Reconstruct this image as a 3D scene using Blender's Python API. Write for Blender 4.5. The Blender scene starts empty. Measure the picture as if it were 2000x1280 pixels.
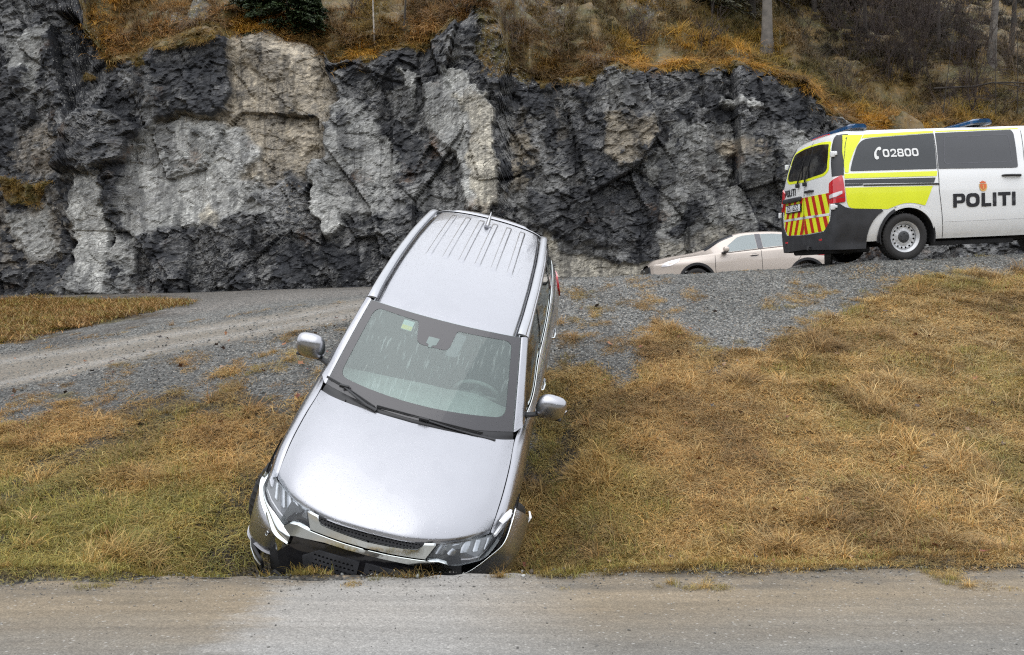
import bpy, bmesh, math, random
import numpy as np
from mathutils import Vector, Matrix, Euler

SC = bpy.context.scene
COL = SC.collection
rng = np.random.default_rng(7)
random.seed(7)
R_ = math.radians

# ------------------------------------------------------------------ camera
F_PX = 1700.0            # focal length in pixels of the 2000 px wide photograph
EYE = 1.5
cam_d = bpy.data.cameras.new('camera')
cam_d.lens = F_PX / 2000.0 * 36.0
cam_d.sensor_width = 36.0
cam_d.clip_start = 0.05
cam_d.clip_end = 2000.0
cam = bpy.data.objects.new('camera', cam_d)
cam.location = (0, 0, EYE)
cam.rotation_euler = (R_(90), 0, 0)
COL.objects.link(cam)
SC.camera = cam

# ------------------------------------------------------------------ light
SUN_EL, SUN_AZ = 58.0, 205.0     # soft sun behind thick cloud, behind and left of the camera
world = bpy.data.worlds.new('World')
SC.world = world
world.use_nodes = True
wt = world.node_tree
wt.nodes.clear()
w_out = wt.nodes.new('ShaderNodeOutputWorld')
w_bg = wt.nodes.new('ShaderNodeBackground')
w_sky = wt.nodes.new('ShaderNodeTexSky')
w_sky.sky_type = 'NISHITA'
w_sky.sun_disc = False
w_sky.sun_elevation = R_(SUN_EL)
w_sky.sun_rotation = R_(SUN_AZ)
w_geo = wt.nodes.new('ShaderNodeTexCoord')
w_sep = wt.nodes.new('ShaderNodeSeparateXYZ')
w_ramp = wt.nodes.new('ShaderNodeMapRange')       # overcast: brighter towards the zenith
w_ramp.inputs['From Min'].default_value = 0.0
w_ramp.inputs['From Max'].default_value = 1.0
w_ramp.inputs['To Min'].default_value = 11.0
w_ramp.inputs['To Max'].default_value = 17.0
w_noi = wt.nodes.new('ShaderNodeTexNoise')
w_noi.inputs['Scale'].default_value = 1.6
w_noi.inputs['Detail'].default_value = 3.0
w_nr = wt.nodes.new('ShaderNodeMapRange')
w_nr.inputs['From Min'].default_value = 0.3
w_nr.inputs['From Max'].default_value = 0.7
w_nr.inputs['To Min'].default_value = 0.95
w_nr.inputs['To Max'].default_value = 1.05
w_mul = wt.nodes.new('ShaderNodeMath'); w_mul.operation = 'MULTIPLY'
w_comb = wt.nodes.new('ShaderNodeVectorMath'); w_comb.operation = 'SCALE'
w_comb.inputs[0].default_value = (0.965, 0.99, 1.04)
w_mix = wt.nodes.new('ShaderNodeMix'); w_mix.data_type = 'RGBA'
w_mix.inputs['Factor'].default_value = 0.9
L = wt.links.new
L(w_geo.outputs['Generated'], w_sep.inputs[0])
L(w_geo.outputs['Generated'], w_noi.inputs['Vector'])
L(w_sep.outputs['Z'], w_ramp.inputs['Value'])
L(w_noi.outputs['Fac'], w_nr.inputs['Value'])
L(w_ramp.outputs[0], w_mul.inputs[0]); L(w_nr.outputs[0], w_mul.inputs[1])
L(w_mul.outputs[0], w_comb.inputs['Scale'])
L(w_sky.outputs[0], w_mix.inputs['A']); L(w_comb.outputs[0], w_mix.inputs['B'])
L(w_mix.outputs['Result'], w_bg.inputs['Color'])
w_bg.inputs['Strength'].default_value = 0.12
L(w_bg.outputs[0], w_out.inputs['Surface'])

sun_d = bpy.data.lights.new('sun', 'SUN')
sun_d.energy = 1.1
sun_d.angle = R_(75)
sun_d.color = (1.0, 0.97, 0.93)
sun = bpy.data.objects.new('sun', sun_d)
sun.rotation_euler = (R_(90 - SUN_EL), 0, R_(180 - SUN_AZ) + math.pi)
COL.objects.link(sun)
sun.location = (-10, -20, 30)
_d = Vector((math.sin(R_(SUN_AZ)) * math.cos(R_(SUN_EL)), math.cos(R_(SUN_AZ)) * math.cos(R_(SUN_EL)), math.sin(R_(SUN_EL))))
sun.rotation_euler = _d.to_track_quat('Z', 'Y').to_euler()

SC.cycles.use_denoising = False
SC.cycles.use_adaptive_sampling = True
SC.cycles.adaptive_threshold = 0.01
SC.cycles.max_bounces = 7
SC.cycles.diffuse_bounces = 3
SC.cycles.glossy_bounces = 4
SC.cycles.transparent_max_bounces = 12
SC.cycles.caustics_reflective = False
SC.cycles.caustics_refractive = False
SC.cycles.sample_clamp_indirect = 4.0
SC.cycles.filter_width = 1.2
SC.view_settings.view_transform = 'Standard'
SC.view_settings.look = 'None'
SC.view_settings.exposure = 0.0
SC.view_settings.gamma = 1.0
SC.view_settings.use_curve_mapping = False

# ------------------------------------------------------------------ helpers: tagging and linking
def tag(o, label=None, cat=None, group=None, kind=None):
    if label: o['label'] = label
    if cat: o['category'] = cat
    if group: o['group'] = group
    if kind: o['kind'] = kind
    return o

def empty(name, loc=(0, 0, 0), rot=None, mat=None):
    o = bpy.data.objects.new(name, None)
    o.empty_display_size = 0.3
    COL.objects.link(o)
    if mat is not None: o.matrix_world = mat
    else:
        o.location = loc
        if rot: o.rotation_euler = rot
    return o

def mk(name, verts, faces, mat=None, parent=None, smooth=True, attrs=None, col=None, link=True):
    me = bpy.data.meshes.new(name)
    if isinstance(verts, np.ndarray): verts = verts.tolist()
    if isinstance(faces, np.ndarray): faces = faces.tolist()
    me.from_pydata(verts, [], faces)
    if smooth: me.shade_smooth()
    if mat:
        for m in (mat if isinstance(mat, (list, tuple)) else [mat]): me.materials.append(m)
    if attrs:
        for k, v in attrs.items():
            v = np.asarray(v, dtype=np.float32)
            if v.ndim == 1:
                a = me.attributes.new(k, 'FLOAT', 'POINT'); a.data.foreach_set('value', v)
            else:
                if v.shape[1] == 3: v = np.c_[v, np.ones(len(v), np.float32)]
                a = me.attributes.new(k, 'FLOAT_COLOR', 'POINT'); a.data.foreach_set('color', v.astype(np.float32).ravel())
    me.update()
    o = bpy.data.objects.new(name, me)
    if link: COL.objects.link(o)
    if parent: o.parent = parent
    return o

def grid_faces(nr, nc):
    i = np.arange((nr - 1) * (nc - 1))
    r, c = i // (nc - 1), i % (nc - 1)
    a = r * nc + c
    return np.stack([a, a + 1, a + nc + 1, a + nc], 1)

class MB:
    """collects simple shapes into one mesh"""
    def __init__(s): s.v = []; s.f = []
    def add(s, vs, fs):
        k = len(s.v); s.v += [tuple(v) for v in vs]; s.f += [tuple(k + i for i in f) for f in fs]; return s
    def box(s, c, d, bev=0.0, M=None):
        x, y, z = [q / 2 for q in d]
        if bev <= 0:
            vs = [(c[0] + a * x, c[1] + b * y, c[2] + e * z) for a in (-1, 1) for b in (-1, 1) for e in (-1, 1)]
            fs = [(0, 1, 3, 2), (4, 6, 7, 5), (0, 4, 5, 1), (2, 3, 7, 6), (0, 2, 6, 4), (1, 5, 7, 3)]
        else:
            bm = bmesh.new(); bmesh.ops.create_cube(bm, size=1)
            for v in bm.verts: v.co = Vector((v.co.x * d[0], v.co.y * d[1], v.co.z * d[2]))
            bmesh.ops.bevel(bm, geom=bm.edges[:], offset=min(bev, min(d) * .49), segments=3, profile=.5, affect='EDGES')
            for v in bm.verts: v.co += Vector(c)
            bm.verts.index_update()
            vs = [v.co[:] for v in bm.verts]; fs = [[v.index for v in f.verts] for f in bm.faces]; bm.free()
        if M is not None: vs = [(M @ Vector(v))[:] for v in vs]
        return s.add(vs, fs)
    def tube(s, pts, rad, n=8, cap=True, flat=1.0):
        pts = [Vector(p) for p in pts]; m = len(pts)
        if not hasattr(rad, '__len__'): rad = [rad] * m
        vs = []; up = None
        for i, p in enumerate(pts):
            t = (pts[min(i + 1, m - 1)] - pts[max(i - 1, 0)]).normalized()
            if up is None:
                up = Vector((0, 0, 1)) if abs(t.z) < .9 else Vector((1, 0, 0))
            a = t.cross(up).normalized(); b = a.cross(t).normalized(); up = b
            for k in range(n):
                th = 2 * math.pi * k / n
                vs.append((p + a * math.cos(th) * rad[i] + b * math.sin(th) * rad[i] * flat)[:])
        fs = [(i * n + k, i * n + (k + 1) % n, (i + 1) * n + (k + 1) % n, (i + 1) * n + k) for i in range(m - 1) for k in range(n)]
        if cap: fs += [tuple(range(n))[::-1], tuple((m - 1) * n + k for k in range(n))]
        return s.add(vs, fs)
    def lathe(s, prof, n=32, M=None, axis='x'):
        """prof: (axial, radius)"""
        vs = []
        for (a, r) in prof:
            for k in range(n):
                th = 2 * math.pi * k / n
                c, d = r * math.cos(th), r * math.sin(th)
                vs.append((a, c, d) if axis == 'x' else ((c, a, d) if axis == 'y' else (c, d, a)))
        m = len(prof)
        fs = [(i * n + k, i * n + (k + 1) % n, (i + 1) * n + (k + 1) % n, (i + 1) * n + k) for i in range(m - 1) for k in range(n)]
        if M is not None: vs = [(M @ Vector(v))[:] for v in vs]
        return s.add(vs, fs)
    def build(s, name, mat, parent=None, smooth=True):
        o = mk(name, s.v, s.f, mat, parent, smooth)
        if smooth: autosmooth(o.data)
        return o

def autosmooth(me, ang=38):
    bm = bmesh.new(); bm.from_mesh(me)
    bmesh.ops.recalc_face_normals(bm, faces=bm.faces[:])
    for e in bm.edges:
        if len(e.link_faces) == 2 and e.calc_face_angle(0) > R_(ang): e.smooth = False
    bm.to_mesh(me); bm.free()

# ------------------------------------------------------------------ helpers: curves, lofts, sheets
def hermite(xs, Y, x):
    xs = np.asarray(xs, float); Y = np.asarray(Y, float); x = np.clip(np.asarray(x, float), xs[0], xs[-1])
    m = np.gradient(Y, xs, axis=0)
    i = np.clip(np.searchsorted(xs, x, side='right') - 1, 0, len(xs) - 2)
    h = xs[i + 1] - xs[i]; t = (x - xs[i]) / h
    sh = (slice(None),) + (None,) * (Y.ndim - 1) if np.ndim(x) else ()
    if np.ndim(x): h = h[sh]; t = t[sh]
    t2, t3 = t * t, t * t * t
    return (2 * t3 - 3 * t2 + 1) * Y[i] + (t3 - 2 * t2 + t) * h * m[i] + (-2 * t3 + 3 * t2) * Y[i + 1] + (t3 - t2) * h * m[i + 1]

def patch(ctrl, nr, nc):
    ctrl = np.asarray(ctrl, float)
    r = np.linspace(0, ctrl.shape[0] - 1, nr); c = np.linspace(0, ctrl.shape[1] - 1, nc)
    A = hermite(np.arange(ctrl.shape[0]), ctrl, r)
    B = hermite(np.arange(ctrl.shape[1]), A.transpose(1, 0, 2), c)
    return B.transpose(1, 0, 2)

def curve_pts(P, n):
    P = np.asarray(P, float)
    return hermite(np.arange(len(P)), P, np.linspace(0, len(P) - 1, n))

class Loft:
    """half cross-sections (side, z) from the top centre down to the sill at stations a"""
    def __init__(s, st, n=60):
        s.a = np.array([q[0] for q in st], float)
        s.P = np.array([q[1] for q in st], float)           # (n_st, K, 2)
        s.n = n
        s.D = hermite(np.arange(s.P.shape[1]), s.P.transpose(1, 0, 2), np.linspace(0, s.P.shape[1] - 1, n)).transpose(1, 0, 2)
    def sec(s, a): return hermite(s.a, s.D, a)               # (.., n, 2)
    def side(s, a, z):
        q = s.sec(float(a)); zz = q[::-1, 1]; yy = q[::-1, 0]
        k = np.argmax(zz)
        return float(np.interp(z, np.maximum.accumulate(zz), yy))

def fill2d(loops, sx=None, sy=None):
    """triangulated 2-D region (outer loop, then holes), cut by grid lines every sx, sy"""
    bm = bmesh.new()
    for lp in loops:
        vs = [bm.verts.new((p[0], p[1], 0)) for p in lp]
        for i in range(len(vs)): bm.edges.new((vs[i], vs[(i + 1) % len(vs)]))
    bmesh.ops.triangle_fill(bm, edges=bm.edges[:], use_beauty=True, use_dissolve=False)
    return cut2d(bm, sx, sy)

def cut2d(bm, sx, sy):
    xs = [v.co.x for v in bm.verts]; ys = [v.co.y for v in bm.verts]
    for s, lo, hi, k in ((sx, min(xs), max(xs), 0), (sy, min(ys), max(ys), 1)):
        if not s: continue
        m = int((hi - lo) / s)
        for i in range(1, m + 1):
            q = lo + (hi - lo) * i / (m + 1)
            co = (q, 0, 0) if k == 0 else (0, q, 0); no = (1, 0, 0) if k == 0 else (0, 1, 0)
            bmesh.ops.bisect_plane(bm, geom=bm.verts[:] + bm.edges[:] + bm.faces[:], plane_co=co, plane_no=no)
    return bm

def sheet(name, loops, fn, mat, parent, depth=0.006, off=0.0, sx=.06, sy=.06, mirror=False, rim=True, bm=None):
    """2-D outline mapped by fn(p, q, off) -> point, with a rim of its own depth"""
    if bm is None: bm = fill2d(loops, sx, sy)
    bm.verts.index_update()
    V = [v.co.copy() for v in bm.verts]; Fc = [[v.index for v in f.verts] for f in bm.faces]
    Be = [tuple(v.index for v in e.verts) for e in bm.edges if len(e.link_faces) == 1]
    bm.free()
    out_v = [tuple(fn(v.x, v.y, off)) for v in V]; out_f = [tuple(f) for f in Fc]
    if rim and depth > 0:
        bv = sorted({i for e in Be for i in e}); mp = {}
        for i in bv:
            mp[i] = (len(out_v), len(out_v) + 1)
            out_v.append(out_v[i]); out_v.append(tuple(fn(V[i].x, V[i].y, off - depth)))
        for a, b in Be: out_f.append((mp[a][0], mp[b][0], mp[b][1], mp[a][1]))
    if mirror:
        out_v = [(-v[0], v[1], v[2]) for v in out_v]; out_f = [f[::-1] for f in out_f]
    return mk(name, out_v, out_f, mat, parent)

def rounded(pts, r, n=5):
    pts = [np.array(p[:2], float) for p in pts]; rr = r if hasattr(r, '__len__') else [r] * len(pts)
    out = []
    for i, p in enumerate(pts):
        a, b = pts[i - 1], pts[(i + 1) % len(pts)]
        la, lb = np.linalg.norm(a - p), np.linalg.norm(b - p)
        q = min(rr[i], la * .48, lb * .48)
        if q < 1e-5: out.append(tuple(p)); continue
        s = p + (a - p) / la * q; e = p + (b - p) / lb * q
        for k in range(n + 1):
            t = k / n; out.append(tuple((1 - t) ** 2 * s + 2 * t * (1 - t) * p + t * t * e))
    return out

def smooth_loop(pts, n=6):
    P = np.array(pts, float); m = len(P); o = []
    for i in range(m):
        a, b, c, d = P[i - 1], P[i], P[(i + 1) % m], P[(i + 2) % m]
        for k in range(n):
            s = k / n
            o.append(tuple(.5 * ((2 * b) + (-a + c) * s + (2 * a - 5 * b + 4 * c - d) * s * s + (-a + 3 * b - 3 * c + d) * s ** 3)))
    return o

def grid_obj(name, G, mat, parent, thick=None, mirror=False, both=False):
    """surface grid (nr, nc, 3); both=True joins the mirrored half"""
    nr, nc = G.shape[:2]
    V = G.reshape(-1, 3); Fq = grid_faces(nr, nc)
    if both:
        G2 = np.concatenate([(G * [-1, 1, 1])[:, ::-1][:, :-1], G], 1)
        V = G2.reshape(-1, 3); Fq = grid_faces(nr, G2.shape[1])
    elif mirror:
        V = V * [-1, 1, 1]; Fq = Fq[:, ::-1]
    o = mk(name, V, Fq, mat, parent)
    if thick:
        rim(o, thick)
    return o

def rim(o, d):
    """turn the open border of a panel inwards by d, with its own vertices so that the edge stays crisp"""
    bm = bmesh.new(); bm.from_mesh(o.data); bm.normal_update()
    be = [e for e in bm.edges if len(e.link_faces) == 1]
    new = {}
    for e in be:
        for v in e.verts:
            if v not in new: new[v] = (bm.verts.new(v.co), bm.verts.new(v.co - v.normal * d))
    for e in be:
        a, b = e.verts
        f = bm.faces.new((new[a][0], new[b][0], new[b][1], new[a][1])); f.smooth = True
    bm.to_mesh(o.data); bm.free()

def cut_arch(V, Fq, circles, ax=(1, 2), tol=None):
    """remove quads inside wheel arches; vertices near the circle are pulled onto it. circles: (a, z, r)"""
    V = V.copy(); kill = np.zeros(len(V), bool)
    for (a, z, r) in circles:
        dx = V[:, ax[0]] - a; dz = V[:, ax[1]] - z; d = np.hypot(dx, dz) + 1e-9
        step = tol or .035
        inside = d < r - step * .5
        near = (~inside) & (d < r + step * .5)
        V[near, ax[0]] = a + dx[near] / d[near] * r; V[near, ax[1]] = z + dz[near] / d[near] * r
        kill |= inside
    keep = ~kill[Fq].any(1)
    return V, Fq[keep]

def compact(V, Fq):
    used = np.unique(Fq); mp = -np.ones(len(V), int); mp[used] = np.arange(len(used))
    return V[used], mp[Fq]

# ------------------------------------------------------------------ numpy noise
def _hash(ix, iy, iz, seed):
    h = (ix.astype(np.int64) * 374761393 + iy.astype(np.int64) * 668265263 + iz.astype(np.int64) * 2147483647 + seed * 1274126177) & 0xffffffff
    h = ((h ^ (h >> 13)) * 1274126177) & 0xffffffff
    h = ((h ^ (h >> 16)) * 2246822519) & 0xffffffff
    return ((h ^ (h >> 15)) & 0xffffff) / float(0xffffff)

def vnoise(x, y, z=0.0, seed=0):
    x, y, z = np.broadcast_arrays(np.asarray(x, float), np.asarray(y, float), np.asarray(z, float))
    ix, iy, iz = np.floor(x), np.floor(y), np.floor(z)
    fx, fy, fz = x - ix, y - iy, z - iz
    fx, fy, fz = fx * fx * (3 - 2 * fx), fy * fy * (3 - 2 * fy), fz * fz * (3 - 2 * fz)
    r = 0
    for dx in (0, 1):
        for dy in (0, 1):
            for dz in (0, 1):
                w = (fx if dx else 1 - fx) * (fy if dy else 1 - fy) * (fz if dz else 1 - fz)
                r = r + w * _hash(ix + dx, iy + dy, iz + dz, seed)
    return r * 2 - 1

def fbm(x, y, z=0.0, oct=4, seed=0, gain=.5):
    a = 1.0; s = 0; t = 0
    for i in range(oct):
        s = s + a * vnoise(x * 2 ** i, y * 2 ** i, np.asarray(z) * 2 ** i, seed + i * 17); t += a; a *= gain
    return s / t

def facets(x, y, z, seed=0, tilt=.5):
    """Worley cells, each a tilted plane: broken, blocky rock. returns offset and distance to the nearest border"""
    x, y, z = np.broadcast_arrays(np.asarray(x, float), np.asarray(y, float), np.asarray(z, float))
    ix, iy, iz = np.floor(x), np.floor(y), np.floor(z)
    b1 = np.full(x.shape, 9.0); b2 = np.full(x.shape, 9.0); val = np.zeros(x.shape)
    for dx in (-1, 0, 1):
        for dy in (-1, 0, 1):
            for dz in (-1, 0, 1):
                cx, cy, cz = ix + dx, iy + dy, iz + dz
                px = cx + _hash(cx, cy, cz, seed); py = cy + _hash(cx, cy, cz, seed + 1); pz = cz + _hash(cx, cy, cz, seed + 2)
                d = np.sqrt((x - px) ** 2 + (y - py) ** 2 + (z - pz) ** 2)
                h = _hash(cx, cy, cz, seed + 3) * 2 - 1
                tx = _hash(cx, cy, cz, seed + 4) * 2 - 1; tz = _hash(cx, cy, cz, seed + 5) * 2 - 1
                v = h + tilt * 2 * (tx * (x - px) + tz * (z - pz))
                c = d < b1
                b2 = np.where(c, b1, np.minimum(b2, d)); val = np.where(c, v, val); b1 = np.where(c, d, b1)
    return val, b2 - b1

def sstep(a, b, x):
    t = np.clip((x - a) / (b - a), 0, 1); return t * t * (3 - 2 * t)

def in_poly(px, py, poly):
    px = np.asarray(px); py = np.asarray(py); r = np.zeros(px.shape, bool); n = len(poly)
    for i in range(n):
        x1, y1 = poly[i]; x2, y2 = poly[(i + 1) % n]
        if y1 == y2: continue
        c = ((y1 > py) != (y2 > py)) & (px < (x2 - x1) * (py - y1) / (y2 - y1) + x1)
        r ^= c
    return r

def sdist(px, py, poly):
    """signed distance (negative inside) to a polygon"""
    px = np.asarray(px, float); py = np.asarray(py, float); d = np.full(px.shape, 1e9); n = len(poly)
    for i in range(n):
        x1, y1 = poly[i]; x2, y2 = poly[(i + 1) % n]
        ex, ey = x2 - x1, y2 - y1; L2 = ex * ex + ey * ey + 1e-9
        t = np.clip(((px - x1) * ex + (py - y1) * ey) / L2, 0, 1)
        d = np.minimum(d, np.hypot(px - x1 - t * ex, py - y1 - t * ey))
    return np.where(in_poly(px, py, poly), -d, d)

# ------------------------------------------------------------------ materials
class NT:
    def __init__(s, name):
        s.m = bpy.data.materials.new(name); s.m.use_nodes = True; s.t = s.m.node_tree; s.t.nodes.clear()
        s.out = s.t.nodes.new('ShaderNodeOutputMaterial')
    def n(s, typ, ins=None, **pr):
        q = s.t.nodes.new(typ)
        for k, v in pr.items(): setattr(q, k, v)
        for k, v in (ins or {}).items(): s.set(q.inputs[k], v)
        return q
    def set(s, sock, v):
        if hasattr(v, 'outputs'): v = v.outputs[0]
        if isinstance(v, bpy.types.NodeSocket): s.t.links.new(v, sock)
        else:
            if sock.type == 'RGBA' and len(v) == 3: v = (*v, 1)
            sock.default_value = v
    def math(s, op, a, b=0.0, c=None, clamp=False):
        q = s.n('ShaderNodeMath', operation=op, use_clamp=clamp); s.set(q.inputs[0], a); s.set(q.inputs[1], b)
        if c is not None: s.set(q.inputs[2], c)
        return q.outputs[0]
    def mix(s, f, a, b, blend='MIX'):
        q = s.n('ShaderNodeMix', data_type='RGBA', blend_type=blend)
        s.set(q.inputs[0], f); s.set(q.inputs[6], a); s.set(q.inputs[7], b); return q.outputs[2]
    def rng(s, v, a, b, c=0.0, d=1.0):
        q = s.n('ShaderNodeMapRange'); s.set(q.inputs[0], v)
        for i, w in enumerate((a, b, c, d)): s.set(q.inputs[i + 1], w)
        return q.outputs[0]
    def obj(s): return s.n('ShaderNodeTexCoord').outputs['Object']
    def mapv(s, v, scale=(1, 1, 1), rot=(0, 0, 0), loc=(0, 0, 0)):
        return s.n('ShaderNodeMapping', {'Vector': v, 'Scale': scale, 'Rotation': rot, 'Location': loc}).outputs[0]
    def noise(s, v, sc, det=4, rough=.55, dist=0.0):
        return s.n('ShaderNodeTexNoise', {'Vector': v, 'Scale': sc, 'Detail': det, 'Roughness': rough, 'Distortion': dist}).outputs[0]
    def vor(s, v, sc, feat='F1', out='Distance', rnd=1.0):
        return s.n('ShaderNodeTexVoronoi', {'Vector': v, 'Scale': sc, 'Randomness': rnd}, feature=feat).outputs[out]
    def attr(s, name, typ='GEOMETRY', out='Color'):
        return s.n('ShaderNodeAttribute', attribute_name=name, attribute_type=typ).outputs[out]
    def bump(s, h, st=.5, dist=.01, nrm=None):
        q = s.n('ShaderNodeBump', {'Height': h, 'Strength': st, 'Distance': dist})
        if nrm is not None: s.set(q.inputs['Normal'], nrm)
        return q.outputs[0]
    def pbr(s, **k):
        q = s.n('ShaderNodeBsdfPrincipled')
        for a, v in k.items(): s.set(q.inputs[a.replace('_', ' ')], v)
        return q.outputs[0]
    def end(s, sh):
        s.t.links.new(sh, s.out.inputs['Surface']); return s.m

def simple(name, col, rough=.5, metal=0.0, var=.12, sc=8.0, bump=.0, coat=0.0, spec=.5, emit=None):
    t = NT(name); v = t.obj()
    n = t.noise(v, sc, 5)
    c = t.mix(t.rng(n, .3, .7, 0, 1), [q * (1 - var) for q in col], [min(1, q * (1 + var)) for q in col])
    kw = dict(Base_Color=c, Roughness=t.rng(n, .3, .7, max(0.02, rough * .85), min(1, rough * 1.15)), Metallic=metal, Coat_Weight=coat, Specular_IOR_Level=spec)
    if bump: kw['Normal'] = t.bump(t.noise(v, sc * 12, 3), bump, .002)
    return t.end(t.pbr(**kw))

def paint(name, col, metal=.0, rough=.35, flake=.0, coat=1.0, drops=True, dirt=None):
    t = NT(name); v = t.obj()
    n = t.noise(v, 5.0, 4)
    base = t.mix(t.rng(n, .35, .65), [q * .985 for q in col], [min(1, q * 1.015) for q in col])
    if dirt:
        z = t.n('ShaderNodeSeparateXYZ', {0: v}).outputs[2]
        dm = t.math('MULTIPLY', t.rng(z, dirt[1], dirt[0], 0, 1), t.rng(t.noise(v, 9, 6, .7), .3, .7, .25, 1))
        base = t.mix(t.math('MULTIPLY', dm, dirt[3]), base, dirt[2])
    kw = dict(Base_Color=base, Metallic=metal, Roughness=rough, Coat_Weight=coat, Coat_Roughness=.04)
    if drops:
        d = t.vor(v, 75.0); rnd = t.vor(v, 75.0, out='Color')
        r = t.n('ShaderNodeSeparateColor', {0: rnd}).outputs[0]
        h = t.math('MULTIPLY', t.rng(d, .12, .34, 1, 0), t.math('GREATER_THAN', r, .62))
        d2 = t.vor(v, 240.0)
        h2 = t.math('ADD', h, t.math('MULTIPLY', t.rng(d2, .1, .4, .35, 0), t.math('GREATER_THAN', n, .42)))
        kw['Coat_Normal'] = t.bump(h2, .35, .0022)
        kw['Normal'] = t.bump(h2, .38, .0022)
    return t.end(t.pbr(**kw))

M = {}
SILVER = (.385, .39, .415)
M['silver'] = paint('silver_paint', SILVER, metal=.93, rough=.27, dirt=(.15, .75, (.13, .11, .09), .55))
M['silver_trim'] = simple('satin_silver', (.46, .47, .49), .3, .75, .04)
M['chrome'] = simple('chrome', (.72, .75, .74), .09, 1.0, .03)
M['blackplastic'] = simple('black_plastic', (.018, .018, .02), .42, 0, .2, 20, bump=.15)
M['blackgloss'] = simple('black_gloss', (.012, .012, .014), .12, 0, .1, coat=.6)
M['darkgap'] = simple('dark_inner', (.012, .012, .013), .8, 0, .2)
M['rubber'] = simple('tyre_rubber', (.022, .021, .021), .75, 0, .35, 30, bump=.4)
M['wiper'] = simple('wiper_rubber', (.012, .012, .013), .38, 0, .2)
M['interior'] = simple('interior_plastic', (.10, .105, .10), .7, 0, .15)
M['seat'] = simple('seat_cloth', (.035, .036, .036), .9, 0, .3, 25)
M['alloy'] = simple('alloy_rim', (.45, .45, .46), .35, .8, .12)
M['steel'] = simple('painted_steel_rim', (.55, .56, .57), .4, .35, .1)
M['black_steel'] = simple('hub_cover', (.05, .052, .055), .5, .1, .2)
M['white'] = paint('white_paint', (.82, .835, .84), rough=.35, drops=False, dirt=(.35, .62, (.42, .39, .33), .35))
M['beige'] = paint('beige_paint', (.56, .490, .430), metal=.25, rough=.36, drops=False, dirt=(.2, .6, (.35, .30, .25), .4))
M['yellow'] = simple('fluorescent_yellow_foil', (.80, .87, .02), .4, 0, .03, 3, coat=.3)
M['red_foil'] = simple('red_reflective_foil', (.50, .02, .008), .4, 0, .06, 5)
M['ink'] = simple('black_foil', (.012, .012, .016), .4, 0, .1)
M['bluegrey'] = simple('dark_grey_foil', (.045, .05, .055), .4, 0, .06)
M['white_foil'] = simple('white_foil', (.80, .81, .80), .45, 0, .03)
M['orange_foil'] = simple('orange_foil', (.75, .16, .05), .45, 0, .1)
M['gold_foil'] = simple('gold_foil', (.72, .42, .12), .45, 0, .1)
M['vanplastic'] = simple('grey_bumper_plastic', (.030, .031, .035), .55, 0, .25, 6, bump=.2)
M['plate'] = simple('plate_white', (.75, .76, .78), .4, 0, .05)
M['darkglass_flat'] = None

def lens(name, col, rough=.06, trans=.6):
    t = NT(name)
    g = t.pbr(Base_Color=col, Roughness=rough, Specular_IOR_Level=.6, Coat_Weight=.6)
    tr = t.n('ShaderNodeBsdfTransparent', {'Color': col}).outputs[0]
    return t.end(t.n('ShaderNodeMixShader', {0: trans, 1: g, 2: tr}).outputs[0])

def glass(name, tint, refl=1.0, haze=0.0, hazecol=(.5, .55, .55), streak=False):
    """thin sheet: tinted see-through plus a mirror reflection"""
    t = NT(name); v = t.obj()
    gm_ = t.n('ShaderNodeNewGeometry')
    dt = t.math('ABSOLUTE', t.n('ShaderNodeVectorMath', {0: gm_.outputs['Incoming'], 1: gm_.outputs['Normal']}, operation='DOT_PRODUCT').outputs['Value'])
    fr = t.math('ADD', .04, t.math('MULTIPLY', .96, t.math('POWER', t.math('SUBTRACT', 1.0, dt, clamp=True), 5.0)))
    f = t.math('MULTIPLY', fr, refl, clamp=True)
    gk = {'Color': (.9, .95, .95), 'Roughness': .03}
    if streak:
        s1 = t.noise(t.mapv(v, (55, 7, 7)), 1.0, 3, .6)
        m = t.rng(s1, .56, .66, 0, 1)
        m2 = t.math('MULTIPLY', m, t.rng(t.noise(v, 3.2, 3), .40, .6, 0, 1))
        dr = t.rng(t.vor(v, 130.0), .08, .3, 1, 0)
        gk['Normal'] = t.bump(t.math('ADD', m2, t.math('MULTIPLY', dr, .6)), .5, .003)
    gl = t.n('ShaderNodeBsdfGlossy', gk).outputs[0]
    tr = t.n('ShaderNodeBsdfTransparent', {'Color': tint}).outputs[0]
    base = tr
    if haze > 0:
        df = t.n('ShaderNodeBsdfDiffuse', {'Color': hazecol}).outputs[0]
        hz = haze
        if streak:
            hz = t.math('ADD', haze, t.math('MULTIPLY', m2, .22), clamp=True)
        base = t.n('ShaderNodeMixShader', {0: hz, 1: tr, 2: df}).outputs[0]
    return t.end(t.n('ShaderNodeMixShader', {0: f, 1: base, 2: gl}).outputs[0])

M['glass_ws'] = glass('windscreen_glass', (.70, .80, .77), 2.0, .20, (.42, .52, .49), streak=True)  # the grey-green haze is a painted veil for the sky's glare
M['glass_side'] = glass('side_glass', (.16, .18, .17), 1.2, .04)
M['glass_clear'] = glass('clear_lens', (.86, .88, .90), 1.6, .12, (.5, .52, .55))
M['glass_pale'] = glass('pale_side_glass', (.55, .62, .64), 1.3, .32, (.42, .48, .51))  # grey-blue haze paints the reflected sky into the panes
M['glass_privacy'] = simple('privacy_glass', (.035, .037, .042), .09, 0, .08, 3, coat=.5)
M['red_lens'] = simple('red_lens', (.55, .012, .02), .12, 0, .12, 14, coat=.8)
M['white_lens'] = simple('white_lens', (.72, .70, .72), .15, .2, .1, 14, coat=.8)
M['blue_lens'] = simple('blue_lens', (.006, .055, .15), .12, 0, .35, 14, coat=.6)
M['amber'] = simple('amber_lens', (.6, .2, .02), .15, 0, .1, coat=.8)
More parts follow.
